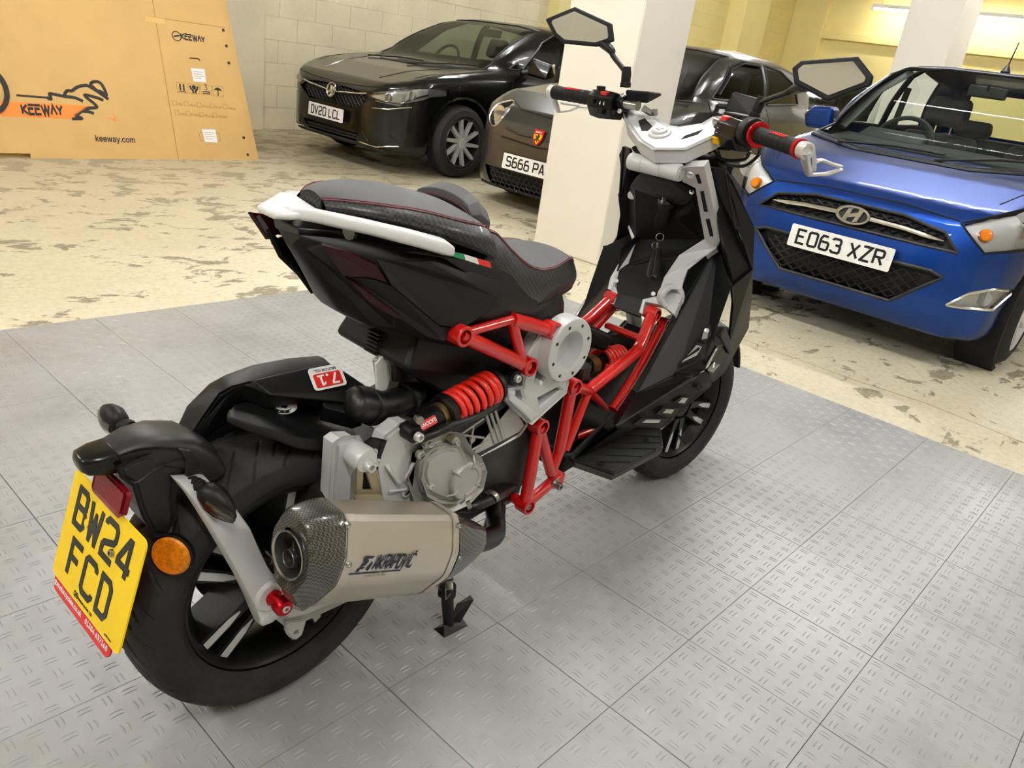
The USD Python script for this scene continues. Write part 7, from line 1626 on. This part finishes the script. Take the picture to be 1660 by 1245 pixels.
# key switch
kc = np.array((1.049, -0.0116, 0.8491)); kd = np.array([-0.85, -0.30, 0.35])
ks = add('key_switch', lathe([(-0.02, 0.024), (0.004, 0.022), (0.006, 0.014), (0.010, 0.0135), (0.011, 0.0002)], kc, kd, 26), 'plastic_gloss')
add('switch_barrel', lathe([(0.009, 0.009), (0.014, 0.0085), (0.015, 0.0002)], kc, kd, 20), 'steel', parent=ks)
for i in range(3): add('switch_mark', lathe([(0.0085, 0.0018), (0.0105, 0.0014), (0.0106, 0.0002)], kc + np.array([0, 0.010 - 0.008 * i, 0.013 + 0.002 * (i == 1)]), kd, 6), 'sticker_white', parent=ks)
bt = add('side_button', lathe([(0, 0.0125), (0.004, 0.012), (0.0045, 0.0085), (0.003, 0.008), (0.0035, 0.004), (0.005, 0.0003)], (1.0645, 0.098, 0.8411), (-0.75, -0.3, 0.55), 26), 'white_paint', label='round white charge-socket button')
for q in ((1.0304, 0.0724, 0.6294), (1.03, -0.0408, 0.6293), (1.0094, -0.0922, 0.8908)): bolt(q, (-0.8, -0.4, 0.45), 0.0058, 0.004, 'machined', cp)

def shields(f, right):
    a = add('leg_shield', f([sheet([(1.0105, -0.112, 0.9525), (1.0288, -0.15, 0.9527), (1.0942, -0.178, 0.8242), (1.1809, -0.208, 0.7241), (1.1315, -0.192, 0.6896), (1.1662, -0.112, 0.7605), (1.0884, -0.108, 0.8695)], 0.005)]), 'plastic_black', smooth=False, label='faceted black leg shield')
    add('shield_flank', f(sheet([(1.0268, -0.151, 0.9529), (1.0414, -0.17, 0.9304), (1.1387, -0.205, 0.8284), (1.1741, -0.212, 0.7279), (1.0988, -0.186, 0.8221), (1.0921, -0.179, 0.8245)], 0.005)), 'plastic_gloss', parent=a, smooth=False)
    add('shield_rib', f(tube([(1.0289, -0.151, 0.9518), (1.0917, -0.18, 0.8248), (1.094, -0.186, 0.8292), (1.1774, -0.21, 0.7262)], 0.0035, 6)), 'plastic_grey', parent=a)
    b = add('leg_ramp', f([sheet([(1.1649, -0.112, 0.7597), (1.1315, -0.192, 0.6896), (1.0936, -0.206, 0.6863), (1.07, -0.208, 0.5882), (1.0503, -0.206, 0.5129), (0.9916, -0.176, 0.4786), (0.9078, -0.128, 0.4232), (0.9057, -0.122, 0.4312), (0.9822, -0.108, 0.5241), (1.0311, -0.104, 0.5883), (1.0494, -0.104, 0.6642), (1.05, -0.108, 0.7082)], 0.006)]), 'plastic_black', smooth=False, label='matt black inner leg panel above the footboard')
    # two mesh windows by the edge
    for w, m in () if not right else (([(1.0127, -0.2025, 0.5954), (1.0311, -0.207, 0.6058), (1.0467, -0.2085, 0.5777), (1.0345, -0.205, 0.5593), (1.0149, -0.2015, 0.5662)], [(1.014, -0.204, 0.591), (1.0304, -0.207, 0.5941), (1.0372, -0.206, 0.5688), (1.0164, -0.2025, 0.5687)]),
                 ([(1.0059, -0.2, 0.5624), (1.0362, -0.206, 0.5521), (1.025, -0.205, 0.5223), (0.9768, -0.18, 0.4978), (0.9849, -0.185, 0.52)], [(1.0037, -0.2005, 0.5558), (1.0231, -0.205, 0.5493), (1.012, -0.203, 0.5288), (0.9807, -0.185, 0.5096), (0.9873, -0.1865, 0.5186)])):
        q = add('mesh_frame', f(sheet(w, 0.002)), 'black_metal', parent=b, smooth=False)
        add('mesh_insert', f(sheet(m, 0.002)), 'wire_mesh', parent=b, smooth=False)
    for q in ((0.9932, -0.117, 0.5254), (1.0172, -0.2085, 0.592)): add('ramp_bolt', f(lathe([(0, 0.0065), (0.003, 0.006), (0.0035, 0.003), (0.002, 0.0004)], q, (-0.7, -0.6, 0.5), 14)), 'machined', parent=b)
    c = add('outer_flank', f([sheet([(1.1701, -0.214, 0.7281), (1.1933, -0.216, 0.6754), (1.2293, -0.218, 0.5692), (1.1561, -0.218, 0.4586), (1.1139, -0.214, 0.4399), (1.0551, -0.212, 0.4944), (1.0896, -0.21, 0.5418), (1.1498, -0.214, 0.5327), (1.1214, -0.212, 0.6398), (1.093, -0.208, 0.6893), (1.1223, -0.2, 0.6909)], 0.005)]), 'plastic_gloss', smooth=False, label='glossy black outer flank of the leg shield')
    add('flank_bracket', f(hull([(1.0903, -0.214, 0.5823), (1.0987, -0.216, 0.5865), (1.1517, -0.218, 0.5338), (1.151, -0.218, 0.5162), (1.0881, -0.214, 0.568)], 0.003)), 'plastic_grey', parent=c, smooth=50)
    add('flank_hardware', f([hull([(1.0445, -0.216, 0.4981), (1.0598, -0.216, 0.495), (1.0858, -0.216, 0.5372), (1.0724, -0.216, 0.5396), (1.0406, -0.22, 0.4954), (1.0712, -0.22, 0.5388)], 0.001), hull([(1.0585, -0.217, 0.4882), (1.0918, -0.217, 0.4739), (1.1125, -0.217, 0.4901), (1.0833, -0.217, 0.5008), (1.0739, -0.222, 0.492)], 0.002)]), 'steel', parent=c, smooth=False)
    d = add('lower_fairing', f([sheet([(0.8991, -0.128, 0.4252), (0.9856, -0.18, 0.4774), (1.0315, -0.202, 0.4804), (1.0109, -0.204, 0.4691), (0.7546, -0.18, 0.3967), (0.7923, -0.15, 0.3798)], 0.006)]), 'plastic_black', smooth=False, label='faceted black lower fairing with mesh vents')
    add('fairing_ledge', f(sheet([(0.9852, -0.172, 0.4784), (1.0432, -0.207, 0.5147), (1.063, -0.214, 0.4862), (1.0273, -0.205, 0.4785), (0.971, -0.184, 0.4761)], 0.01)), 'plastic_black', parent=d, smooth=False)
    add('fairing_inner', f(sheet([(0.9016, -0.126, 0.4263), (0.7923, -0.15, 0.3798), (0.8393, -0.12, 0.3816), (0.909, -0.11, 0.4256)], 0.008)), 'plastic_black', parent=d, smooth=False)
    add('vent_panel', f(sheet([(0.7529, -0.181, 0.3976), (1.0088, -0.205, 0.4699), (1.0613, -0.214, 0.48), (1.0941, -0.218, 0.456), (1.1, -0.218, 0.4342), (1.0014, -0.215, 0.3994), (0.9093, -0.212, 0.3648)], 0.006)), 'plastic_black', parent=d, smooth=False)
    add('vent_edge', f(tube([(0.7508, -0.183, 0.4), (1.0045, -0.207, 0.4721)], 0.0028, 6)), 'plastic_grey', parent=d)
    for w, m in (([(0.8002, -0.195, 0.396), (0.8261, -0.198, 0.4073), (0.9244, -0.211, 0.3868), (0.9019, -0.211, 0.3663)], [(0.8292, -0.199, 0.3949), (0.8431, -0.2, 0.3995), (0.8995, -0.207, 0.388), (0.8905, -0.208, 0.3819)]),
                 ([(0.8799, -0.202, 0.4055), (0.9026, -0.204, 0.4164), (0.9743, -0.212, 0.4023), (0.9506, -0.212, 0.383)], [(0.9064, -0.205, 0.4031), (0.9166, -0.206, 0.4109), (0.9505, -0.209, 0.4028), (0.9395, -0.209, 0.3946)]),
                 ([(0.9442, -0.207, 0.4214), (0.9727, -0.209, 0.4314), (1.0145, -0.214, 0.4238), (0.9898, -0.214, 0.4054)], [(0.9611, -0.209, 0.4182), (0.9779, -0.21, 0.4276), (0.9978, -0.212, 0.4228), (0.9875, -0.212, 0.4121)])):
        f3 = lambda P, o: [tuple(np.array(q) + np.array([-0.5, -0.75, 0.4]) * o) for q in P]
        add('vent_frame', f(sheet(f3(w, 0.0025), 0.003)), 'black_metal', parent=d, smooth=False)
        add('vent_mesh', f(sheet(f3(m, 0.004), 0.002)), 'wire_mesh', parent=d, smooth=False)
    add('fairing_hole', f(sheet([(1.0187, -0.219, 0.4549), (1.0411, -0.2195, 0.4538), (1.0499, -0.2205, 0.4411), (1.033, -0.2195, 0.4359)], 0.002)), 'shut_line', parent=d, smooth=False)
    # footboard
    e = add('footboard', f([hull([(0.7424, -0.0304, 0.262), (0.7563, -0.0337, 0.262), (0.7625, -0.0757, 0.262), (0.7911, -0.178, 0.262), (1.0165, -0.1688, 0.262), (1.1078, -0.1027, 0.262), (1.0088, -0.0328, 0.262), (1.0555, 0.0197, 0.262), (0.7993, 0.0065, 0.225), (0.7897, -0.0321, 0.225), (0.8286, -0.154, 0.225), (1.0525, -0.1477, 0.225), (1.0759, 0, 0.225)], 0.004)]), 'plastic_black', smooth=30, label='black footboard')
    add('rubber_mat', f([sheet([(0.7547, -0.0833, 0.269), (0.7892, -0.1787, 0.269), (1.0079, -0.1692, 0.269), (1.0843, -0.1118, 0.269), (0.9875, -0.0433, 0.269), (0.9513, -0.03, 0.269)], 0.005, cen=(1.0, -0.15, 0.0))]), 'foot_rubber', parent=e, smooth=False, label='ribbed rubber mat')
    for a0, a1 in (((0.9345, -0.0514, 0.2695), (1.0496, -0.1364, 0.2695)), ((0.88, -0.0709, 0.2695), (1.0196, -0.1575, 0.2695)), ((0.8481, -0.0773, 0.2695), (0.9825, -0.1729, 0.2695)), ((0.8019, -0.0894, 0.2695), (0.9128, -0.174, 0.2695)), ((0.7591, -0.0998, 0.2695), (0.8628, -0.1748, 0.2695))):
        add('mat_rib', f(tube([a0, a1], 0.0022, 5)), 'rubber', parent=e)
    for q in ((0.899, -0.0746, 0.2695), (1.0018, -0.1287, 0.2695), (0.794, -0.1381, 0.2695)): add('mat_bolt', f(lathe([(0, 0.009), (0.001, 0.009), (0.0012, 0.0065), (-0.002, 0.006), (-0.002, 0.0003)], q, (0, 0, 1), 16, caps=False)), 'black_metal', parent=e)
    add('board_upstand', f(sheet([(0.7436, -0.0312, 0.262), (0.6937, -0.118, 0.3201), (0.8194, -0.122, 0.3875), (0.8057, -0.15, 0.3689), (0.9468, -0.0223, 0.264), (0.763, -0.0749, 0.264)], 0.008, cen=(0.9, -0.3, 0.2))), 'plastic_black', parent=e, smooth=False)
def far_side(m):
    m = mirror(m); m.vertices = m.vertices * [1, 0.85, 1]; return m
shields(lambda m: join(m), True); shields(far_side, False)
add('front_core', hull([(1.16, -0.07, 0.88), (1.16, 0.07, 0.88), (1.24, -0.09, 0.88), (1.24, 0.09, 0.88), (1.14, -0.07, 0.60), (1.14, 0.07, 0.60), (1.26, -0.10, 0.56), (1.26, 0.10, 0.56), (1.22, 0.07, 0.76), (1.22, -0.07, 0.76)], 0.01), 'plastic_black')
add('front_cowl', [hull([(1.08, -0.10, 0.96), (1.08, 0.10, 0.96), (1.20, -0.10, 0.90), (1.20, 0.10, 0.90), (1.34, -0.05, 0.74), (1.34, 0.05, 0.74), (1.22, -0.14, 0.70), (1.22, 0.14, 0.70), (1.30, -0.06, 0.60), (1.30, 0.06, 0.60)], 0.015)], 'plastic_black', smooth=30)
add('front_mudguard', fix(skin(np.array([[(FC[0] + 0.262 * math.cos(a), y, FC[2] + (0.262 + 0.014 * (1 - (y / 0.066) ** 2)) * math.sin(a)) for y in np.linspace(-0.066, 0.066, 9)] + [(FC[0] + 0.256 * math.cos(a), y, FC[2] + 0.256 * math.sin(a)) for y in np.linspace(0.062, -0.062, 9)] for a in np.radians(np.linspace(20, 150, 16))]))), 'plastic_black', smooth=40)
add('front_fork', [tube([(1.10, s * 0.07, 0.60), (1.26, s * 0.075, 0.32), (1.36, s * 0.075, 0.2375)], [0.02, 0.022, 0.02], 14) for s in (1,)], 'silver_paint')

# ---------------------------------------------------------------- handlebar
YN = np.array([-0.42, 0, 0.9075])
topo = [(1.0473, 0.158, 1.0373), (1.0849, 0.1735, 1.0547), (1.0954, 0.1508, 1.0596), (1.0784, 0.122, 1.0517), (1.0525, 0.0936, 1.0397), (1.0241, 0.0442, 1.0265), (1.0108, 0.0045, 1.0204), (1.0133, -0.0227, 1.0216), (1.0467, -0.0613, 1.037), (1.0817, -0.0652, 1.0532), (1.0874, -0.0809, 1.0559), (1.076, -0.1012, 1.0506), (1.0408, -0.1177, 1.0343), (1.0139, -0.117, 1.0218), (0.9375, -0.0946, 0.9865), (0.9125, -0.0326, 0.9749), (0.9332, 0.0212, 0.9845), (0.9984, 0.113, 1.0147)]
tq = np.array(topo); yu = np.array([0.9075, 0, 0.42]); yp = np.c_[-tq[:, 1], tq @ yu]
yk = add('top_yoke', place(moved(chamfered(Polygon(yp), 0.034, 0.005), (0, 0, -0.034)), YN * float(tq[0] @ YN), (0, -1.0, 0), yu), 'silver_paint', smooth=False, label='silver V-shaped top yoke')
for w in ([(1.0061, 0.0853, 1.0194), (1.0222, 0.0795, 1.0268), (0.9956, 0.0376, 1.0145), (0.9749, 0.0335, 1.0049), (0.9696, 0.0473, 1.0025)], [(0.9683, -0.0609, 1.0019), (0.9833, -0.0585, 1.0088), (1.0229, -0.0776, 1.0271), (1.0001, -0.0798, 1.0166)]):
    add('yoke_pocket', sheet(w, 0.002), 'shut_line', parent=yk, smooth=False)
nc = np.array((0.9739, 0, 1.0033))
nt = add('yoke_nut', lathe([(0, 0.026), (0.004, 0.025), (0.0055, 0.0225), (0.006, 0.018), (0.010, 0.0175), (0.012, 0.0145), (0.011, 0.009), (0.0115, 0.0005)], nc, YN, 36), 'silver_paint', parent=yk)
add('nut_mark', place(ext(unary_union([sbox(-0.009, -0.0008, -0.003, 0.0008), sbox(0.003, -0.0008, 0.009, 0.0008), sbox(-0.0008, -0.008, 0.0008, -0.004)]), 0.0006), nc + YN * 0.0119, (0.3, -0.9, 0.14), yu), 'ink', parent=yk, smooth=False)
HL0, HL1 = np.array((1.0239, 0.365, 1.0461)), np.array((1.0037, 0.11, 1.0508))
HR0, HR1 = np.array((1.0481, -0.105, 1.0464)), np.array((0.9076, -0.362, 1.032))
ld, rd = (HL0 - HL1) / np.linalg.norm(HL0 - HL1), (HR1 - HR0) / np.linalg.norm(HR1 - HR0)
hb_ = add('handlebar', tube([HL1 - ld * 0.02, HL0], 0.011, 14), 'steel'); add('handlebar', tube([HR0 - rd * 0.02, HR1], 0.011, 14), 'steel')
GLS, GRS = HL0 + (HL1 - HL0) * 0.546, HR0 + (HR1 - HR0) * 0.488
def grip(a, b, nm, ring):
    d = b - a; L = np.linalg.norm(d); d = d / L
    prof = [(0, 0.019), (0.003, 0.0205), (0.006, 0.0175)]
    for k in range(6):
        s = 0.012 + (L - 0.03) * k / 6; prof += [(s, 0.0172), (s + 0.002, 0.0164), (s + (L - 0.03) / 6 - 0.002, 0.0166)]
    prof += [(L - 0.012, 0.0172), (L - 0.003, 0.0176), (L, 0.0165)]
    p = add('grip', lathe(prof, a, d, 26), 'rubber', label=nm)
    if ring:
        add('grip_ring', lathe([(-0.004, 0.020), (-0.002, 0.0265), (0.004, 0.0265), (0.006, 0.021)], a, d, 28), 'red_anodised', parent=p)
        add('grip_ring', lathe([(L - 0.010, 0.0172), (L - 0.009, 0.0192), (L - 0.001, 0.0192), (L, 0.0172)], a, d, 28), 'red_anodised', parent=p)
    upv = np.array([0, 0, 1.0]) - d * d[2]; upv /= np.linalg.norm(upv)
    bk_ = -np.cross(d, upv) if np.cross(d, upv)[0] > 0 else np.cross(d, upv)
    n = upv * 0.85 + bk_ * 0.5; n /= np.linalg.norm(n)
    tx = d if d[1] < 0 else -d
    add('grip_lettering', place(text('DRAGSTER', 0.007, 0.0010, True, 0.25), a + d * L * 0.52 + n * 0.0168, tx, np.cross(n, tx)), 'switch_red', parent=p, smooth=False)
    return p
grip(GLS, HL0, 'left black rubber grip', False); grip(GRS, HR1 - rd * 0.004, 'right black grip with red end rings', True)
# switch housings
def rot_to(d):
    u, v, w = frame(d); return u, v, w
def housing(p0, p1, lab, drop):
    p0, p1 = np.array(p0), np.array(p1); d = (p1 - p0) / np.linalg.norm(p1 - p0); upv = np.array([0, 0, 1.0]) - d * d[2]; upv /= np.linalg.norm(upv); bk = np.cross(d, upv); bk = bk if bk[0] < 0 else -bk
    P = []
    for p, k in ((p0, 0.9), (p0 * 0.6 + p1 * 0.4, 1.0), (p1, 0.92)):
        for a, b in ((0.024, 0.016), (0.012, 0.027), (-0.014, 0.027), (-0.034, 0.012), (-0.034, -0.02), (-0.012, -0.034), (0.018, -0.030)): P.append(p + upv * (a * k - drop) + bk * b * k)
    h_ = add('switch_housing', hull(P, 0.004), 'plastic_gloss', smooth=50, label=lab)
    return h_, d, upv, bk
def knob(par, p, bk, upv, d, w, h, mat):
    p = np.array(p); add('switch_button', hull([p + d * w * a + upv * h * b + bk * c_ for a, b, c_ in ((-1, -1, -0.006), (1, -1, -0.006), (1, 1, -0.006), (-1, 1, -0.006), (-0.8, -0.8, 0.004), (0.8, -0.8, 0.004), (0.8, 0.8, 0.006), (-0.8, 0.8, 0.006))], 0.0015), mat, parent=par, smooth=50)
at_l = lambda u: HL0 + (HL1 - HL0) * np.interp(u, (112, 300, 350, 405, 470), (0, 0.546, 0.683, 0.83, 1)); at_r = lambda u: HR0 + (HR1 - HR0) * np.interp(u, (885, 935, 1000, 1055, 1262), (0, 0.152, 0.338, 0.488, 1))
lp, d, uv_, bk = housing(at_l(306), at_l(405), 'left switch cluster', 0.004)
knob(lp, at_l(368) + bk * 0.021 + uv_ * 0.014, bk, uv_, d, 0.010, 0.006, 'switch_red')
knob(lp, at_l(330) + bk * 0.010 + uv_ * 0.025, bk, uv_, d, 0.008, 0.005, 'plastic_black')
knob(lp, at_l(330) + bk * 0.030 + uv_ * -0.004, bk, uv_, d, 0.006, 0.005, 'plastic_black'); knob(lp, at_l(372) + bk * 0.030 - uv_ * 0.024, bk, uv_, d, 0.009, 0.006, 'plastic_black')
for o in (-0.006, 0.006): add('switch_mark', hull([at_l(372) + bk * 0.0312 + d * (o + a) + uv_ * b for a, b in ((-0.002, -0.008), (0.002, -0.008), (0.002, -0.0095), (-0.002, -0.0095))] + [at_l(372) + bk * 0.030 + d * o]), 'sticker_white', parent=lp)
rp_, d, uv_, bk = housing(at_r(915), at_r(1000), 'right switch cluster', 0.008)
knob(rp_, at_r(935) + bk * 0.020 + uv_ * 0.012, bk, uv_, d, 0.011, 0.007, 'switch_red')
knob(rp_, at_r(925) + bk * 0.027 - uv_ * 0.034, bk, uv_, d, 0.008, 0.007, 'switch_yellow')
add('switch_plate', hull([at_r(928) + bk * 0.0300 + d * a + uv_ * b for a, b in ((-0.008, -0.002), (0.008, -0.002), (0.008, -0.024), (-0.008, -0.024))] + [at_r(928) + bk * 0.026 - uv_ * 0.012]), 'black_metal', parent=rp_)
for o in (-0.007, -0.017): add('switch_mark', hull([at_r(928) + bk * 0.0312 + d * a + uv_ * (o + b) for a, b in ((-0.003, -0.0008), (0.003, -0.0008), (0.003, 0.0008), (-0.003, 0.0008))] + [at_r(928) + bk * 0.0295 + uv_ * o]), 'sticker_white', parent=rp_)
add('throttle_drum', lathe([(-0.004, 0.022), (0.0, 0.030), (0.016, 0.032), (0.022, 0.030), (0.024, 0.02)], at_r(1010), rd, 30), 'plastic_black', parent=rp_)
# clamps beside the switches with their bolts, lever blocks and levers
for nm, q, q2, lv in (('clamp', (1.0127, 0.14, 1.0504), (1.0043, 0.135, 1.0748), 1), ('clamp', (1.0517, -0.112, 1.0337), (1.0555, -0.118, 1.0533), -1)):
    d = ld if lv > 0 else rd
    cp_ = add('lever_clamp', lathe([(-0.012, 0.013), (-0.011, 0.019), (0.011, 0.019), (0.012, 0.013)], q, d, 24), 'black_metal')
    add('lever_block', hull([np.array(q) + [0.01, 0, 0.015], np.array(q) + [0.055, 0.02 * lv, 0.012], np.array(q) + [0.055, 0.05 * lv, -0.012], np.array(q) + [0.01, 0.02 * lv, -0.018], np.array(q) + [0.02, -0.012 * lv, 0.0]], 0.005), 'black_metal', parent=cp_)
    for o in (-0.018, 0.018): bolt(np.array(q) + [-0.014, -0.004, o], (-0.95, -0.2, 0.15), 0.0055, 0.006, 'machined', cp_)
    b = np.array(q) + [0.055, 0.045 * lv, 0.0]
    add('brake_lever', tube([b, b + d * 0.08 + [0.012, 0, 0], b + d * 0.16 + [0.002, 0, -0.004], b + d * 0.205 + [0.004, 0, -0.006]], [0.008, 0.007, 0.0065, 0.007], 10, smooth=5, flat=0.7), 'black_metal', parent=cp_, smooth=50)
rb = add('fluid_reservoir', hull([(0.9905, 0.12, 1.0784), (1.0081, 0.075, 1.0823), (1.0149, 0.078, 1.0642), (0.9981, 0.118, 1.0614), np.array((0.9905, 0.12, 1.0784)) + [0.05, 0, 0], np.array((1.0081, 0.075, 1.0823)) + [0.05, 0, 0]], 0.004), 'plastic_black', smooth=40)
add('fluid_reservoir', hull([(1.0856, -0.09, 1.0666), (1.0923, -0.125, 1.0652), (1.0961, -0.123, 1.0558), (1.0948, -0.088, 1.0559), np.array((1.0856, -0.09, 1.0666)) + [0.05, 0, 0], np.array((1.0923, -0.125, 1.0652)) + [0.05, 0, 0]], 0.004), 'plastic_black', smooth=40)
add('banjo_fitting', [tube([(0.9979, 0.075, 1.0494), (1.012, 0.058, 1.0407), (1.0179, 0.045, 1.0453)], [0.008, 0.007, 0.006], 12), lathe([(-0.006, 0.009), (0.006, 0.009)], (1.0125, 0.05, 1.0434), (0.4, -0.8, 0.1), 6)], 'steel', smooth=False)
# bar-end lever guards
def guard(e, d, lv, pts):
    g = add('lever_guard', [lathe([(-0.004, 0.0135), (-0.002, 0.0165), (0.016, 0.0165), (0.018, 0.0145), (0.018, 0.0095), (0.015, 0.009), (0.015, 0.0003)], e, d, 26)] + [tube(p, r, 8, flat=0.6) for p, r in pts], 'machined', smooth=40, label='silver bar-end lever guard')
    return g
guard(HL0, ld, 1, [([(1.022, 0.372, 1.0387), (1.0446, 0.372, 1.0189), (1.052, 0.365, 0.9989)], [0.011, 0.009, 0.008]), ([(1.0515, 0.366, 0.9987), (1.0923, 0.362, 1.004), (1.1253, 0.358, 1.0172), (1.1721, 0.352, 1.0167)], 0.0045), ([(1.0562, 0.366, 1.0215), (1.0891, 0.363, 1.02), (1.1245, 0.358, 1.0199)], 0.0045)])
guard(HR1, rd, -1, [([(0.8941, -0.372, 1.0296), (0.9149, -0.374, 1.008), (0.9466, -0.372, 0.9878)], [0.013, 0.010, 0.009]), ([(0.9155, -0.378, 1.037), (0.9349, -0.38, 1.0154), (0.9504, -0.378, 0.9965)], [0.005, 0.005, 0.005]), ([(0.9457, -0.372, 0.9862), (1.0379, -0.37, 0.9869), (1.1307, -0.364, 0.9942)], [0.006, 0.007, 0.006]), ([(0.9552, -0.374, 1.0132), (0.9887, -0.372, 1.0155), (1.0624, -0.368, 1.0065), (1.1223, -0.364, 1.0014)], [0.007, 0.006, 0.006, 0.006])])
# mirrors
def mirror_unit(face, n, stem, lab, lift):
    face = np.array(face, float); c = face.mean(0); n = np.asarray(n, float) / np.linalg.norm(n)
    face = face - np.outer((face - c) @ n, n)                      # flatten onto the glass's plane
    out = c + (face - c) * 1.075
    p = add('mirror', hull(list(out) + list(c + (face - c) * 0.72 - n * 0.028), 0.004), 'plastic_black', smooth=50, label=lab)
    u, v, _ = frame(n); q = np.c_[(face - c) @ u, (face - c) @ v]
    m = ext(Polygon(q).buffer(-0.003).buffer(-0.006).buffer(0.006), 0.002); m = moved(m, c + n * 0.0042, np.stack([u, v, np.cross(u, v)], 1))
    add('mirror_glass', m, 'mirror_face', parent=p, smooth=False, label='mirror glass')
    add('mirror_stem', tube(stem[0], stem[1], 12, smooth=5), 'black_metal', parent=p, smooth=60)
    add('stem_boot', lathe([(0, 0.013), (0.01, 0.0125), (0.012, 0.011), (0.03, 0.0115), (0.045, 0.009)], stem[0][-1], np.subtract(stem[0][-2], stem[0][-1]), 18), 'rubber', parent=p)
    return p
mirror_unit([(1, 0.3789, 1.2041), (1, 0.3153, 1.236), (0.985, 0.2147, 1.2159), (0.985, 0.2035, 1.1873), (0.985, 0.2395, 1.1717), (0.995, 0.3261, 1.1653), (1, 0.3535, 1.177)], (-0.93, -0.30, 0.08), ([(1.0186, 0.24, 1.1766), (1.0089, 0.2, 1.1606), (1.0077, 0.19, 1.1487), (0.9992, 0.138, 1.1146), (1.0002, 0.135, 1.0866)], [0.012, 0.0095, 0.006, 0.006, 0.009]), 'left mirror on a black stem', 0)
mirror_unit([(0.9, -0.3213, 1.1661), (0.9, -0.331, 1.1774), (0.86, -0.4225, 1.1999), (0.86, -0.454, 1.1752), (0.86, -0.4547, 1.1647), (0.88, -0.3956, 1.1292), (0.9, -0.3309, 1.1456)], (-0.90, -0.10, 0.10), ([(0.9614, -0.31, 1.1461), (0.9969, -0.275, 1.1359), (1.0127, -0.25, 1.1253), (1.0859, -0.165, 1.0974), (1.0847, -0.16, 1.068)], [0.013, 0.010, 0.006, 0.006, 0.009]), 'right mirror on a black stem', 0)
# instrument shelf, cables
add('dash_cowl', hull([(0.965, 0.055, 0.9611), (0.9883, 0.02, 0.9522), (1.0247, -0.04, 0.9516), (1.0874, -0.09, 0.9516), (1.12, 0.09, 0.97), (1.12, -0.12, 0.95), (1.16, 0.06, 0.93), (1.16, -0.10, 0.92), (0.9939, 0.045, 0.9402)], 0.005), 'plastic_gloss', smooth=30)
for pts in ([(1.008, 0.03, 0.9407), (1.0398, -0.03, 0.9547), (1.0566, -0.07, 0.9841), (1.0689, -0.1, 1.0135)], [(1.0334, -0.03, 0.9473), (1.0444, -0.06, 0.9628), (1.0588, -0.085, 0.9868), (1.0628, -0.12, 0.9932)], [(1.0432, -0.1, 0.9845), (1.0483, -0.12, 0.9621), (1.0855, -0.15, 0.9608), (1.0803, -0.18, 0.9879), (1.0605, -0.19, 1.0057)], [(1.0398, -0.09, 0.9874), (1.0348, -0.12, 0.9692), (1.0576, -0.16, 0.9769), (1.0579, -0.17, 0.9974)], [(1.0229, 0.16, 1.0183), (1.0221, 0.13, 1.003), (1.0422, 0.09, 0.9903), (1.0564, 0.05, 0.9675)]):
    pts = [np.array(q) + [0.03, 0, 0] for q in pts]
    add('control_cable', tube(pts, 0.0042, 8, smooth=6), 'hose_black', smooth=60)

# ---------------------------------------------------------------- key and leather fob hanging from the switch
kf = Thing('key_fob', 'black leather key fob on a split ring hanging from the scooter\u2019s key switch', 'key fob', (0.622, 0.995, 0.0))
kw = kc + kd / np.linalg.norm(kd) * 0.020
kf.add('key', [hull([kw + [0, 0.002, 0.006], kw + [0, -0.002, 0.006], kw + [-0.012, 0.002, 0.004], kw + [-0.012, 0, -0.006], kw + [0, 0, -0.006]], 0.002)], 'steel')
P1_, P2_ = np.array((1.0388, -0.0043, 0.8301)), np.array((1.0844, 0.0199, 0.782))
kf.add('key_head', hull([(1.0251, -0.014, 0.8445), (1.0205, -0.0363, 0.8498), (1.0316, -0.0278, 0.8378), (1.0777, 0.0005, 0.7891), (1.0877, 0.0285, 0.7785), (1.0708, 0.0221, 0.7965), np.array((1.0268, -0.0156, 0.8429)) + [0.01, 0, 0], np.array((1.0832, 0.0243, 0.7831)) + [0.01, 0, 0], np.array((1.0777, 0.0005, 0.7891)) + [0.01, 0, 0]], 0.0025), 'rubber', smooth=50)
kf.add('strap', tube([(1.0329, -0.0227, 0.8365), (1.0642, -0.0044, 0.8032), (1.1015, 0.014, 0.7639)], 0.0055, 8, smooth=4, flat=0.3), 'hose_black')
def torus(c, R, r, n, a):
    u, v, _ = frame(n); t = np.linspace(0, 2 * np.pi, 29); return tube(np.asarray(c) + R * (np.cos(t)[:, None] * u + np.sin(t)[:, None] * v), r, 8, caps=False)
kf.add('split_ring', torus((1.1066, 0.0205, 0.7515), 0.0095, 0.0013, (-0.8, -0.4, 0.3), 0), 'steel')
kf.add('ring_link', torus((1.0875, 0.0177, 0.7313), 0.0085, 0.0013, (-0.4, -0.8, 0.3), 0), 'steel')
kf.add('ferrule', tube([(1.0933, 0.0133, 0.7375), (1.0832, 0.0049, 0.7266)], 0.0055, 12), 'steel')
lo = [(1.0859, 0.0064, 0.7294), (1.0634, -0.006, 0.7052), (1.0373, -0.0179, 0.6776), (1.0294, -0.0228, 0.6693), (1.0321, -0.0325, 0.6719)]
kf.add('leather_loop', [tube([(1.084, 0.0066, 0.7273), (1.0589, -0.0028, 0.7006), (1.0334, -0.0167, 0.6734), (1.0285, -0.0261, 0.6683)], [0.006, 0.008, 0.0075, 0.006], 10, smooth=5, flat=0.35), tube([(1.0849, 0.0025, 0.7284), (1.0618, -0.0148, 0.7036), (1.0369, -0.0305, 0.677), (1.0299, -0.032, 0.6699)], [0.006, 0.008, 0.0085, 0.007], 10, smooth=5, flat=0.35)], 'hose_black', smooth=60)
kf.add('rivet', lathe([(0, 0.0035), (0.002, 0.003), (0.0025, 0.0005)], (1.0322, -0.0265, 0.6722), (-0.6, -0.7, 0.3), 12), 'steel')
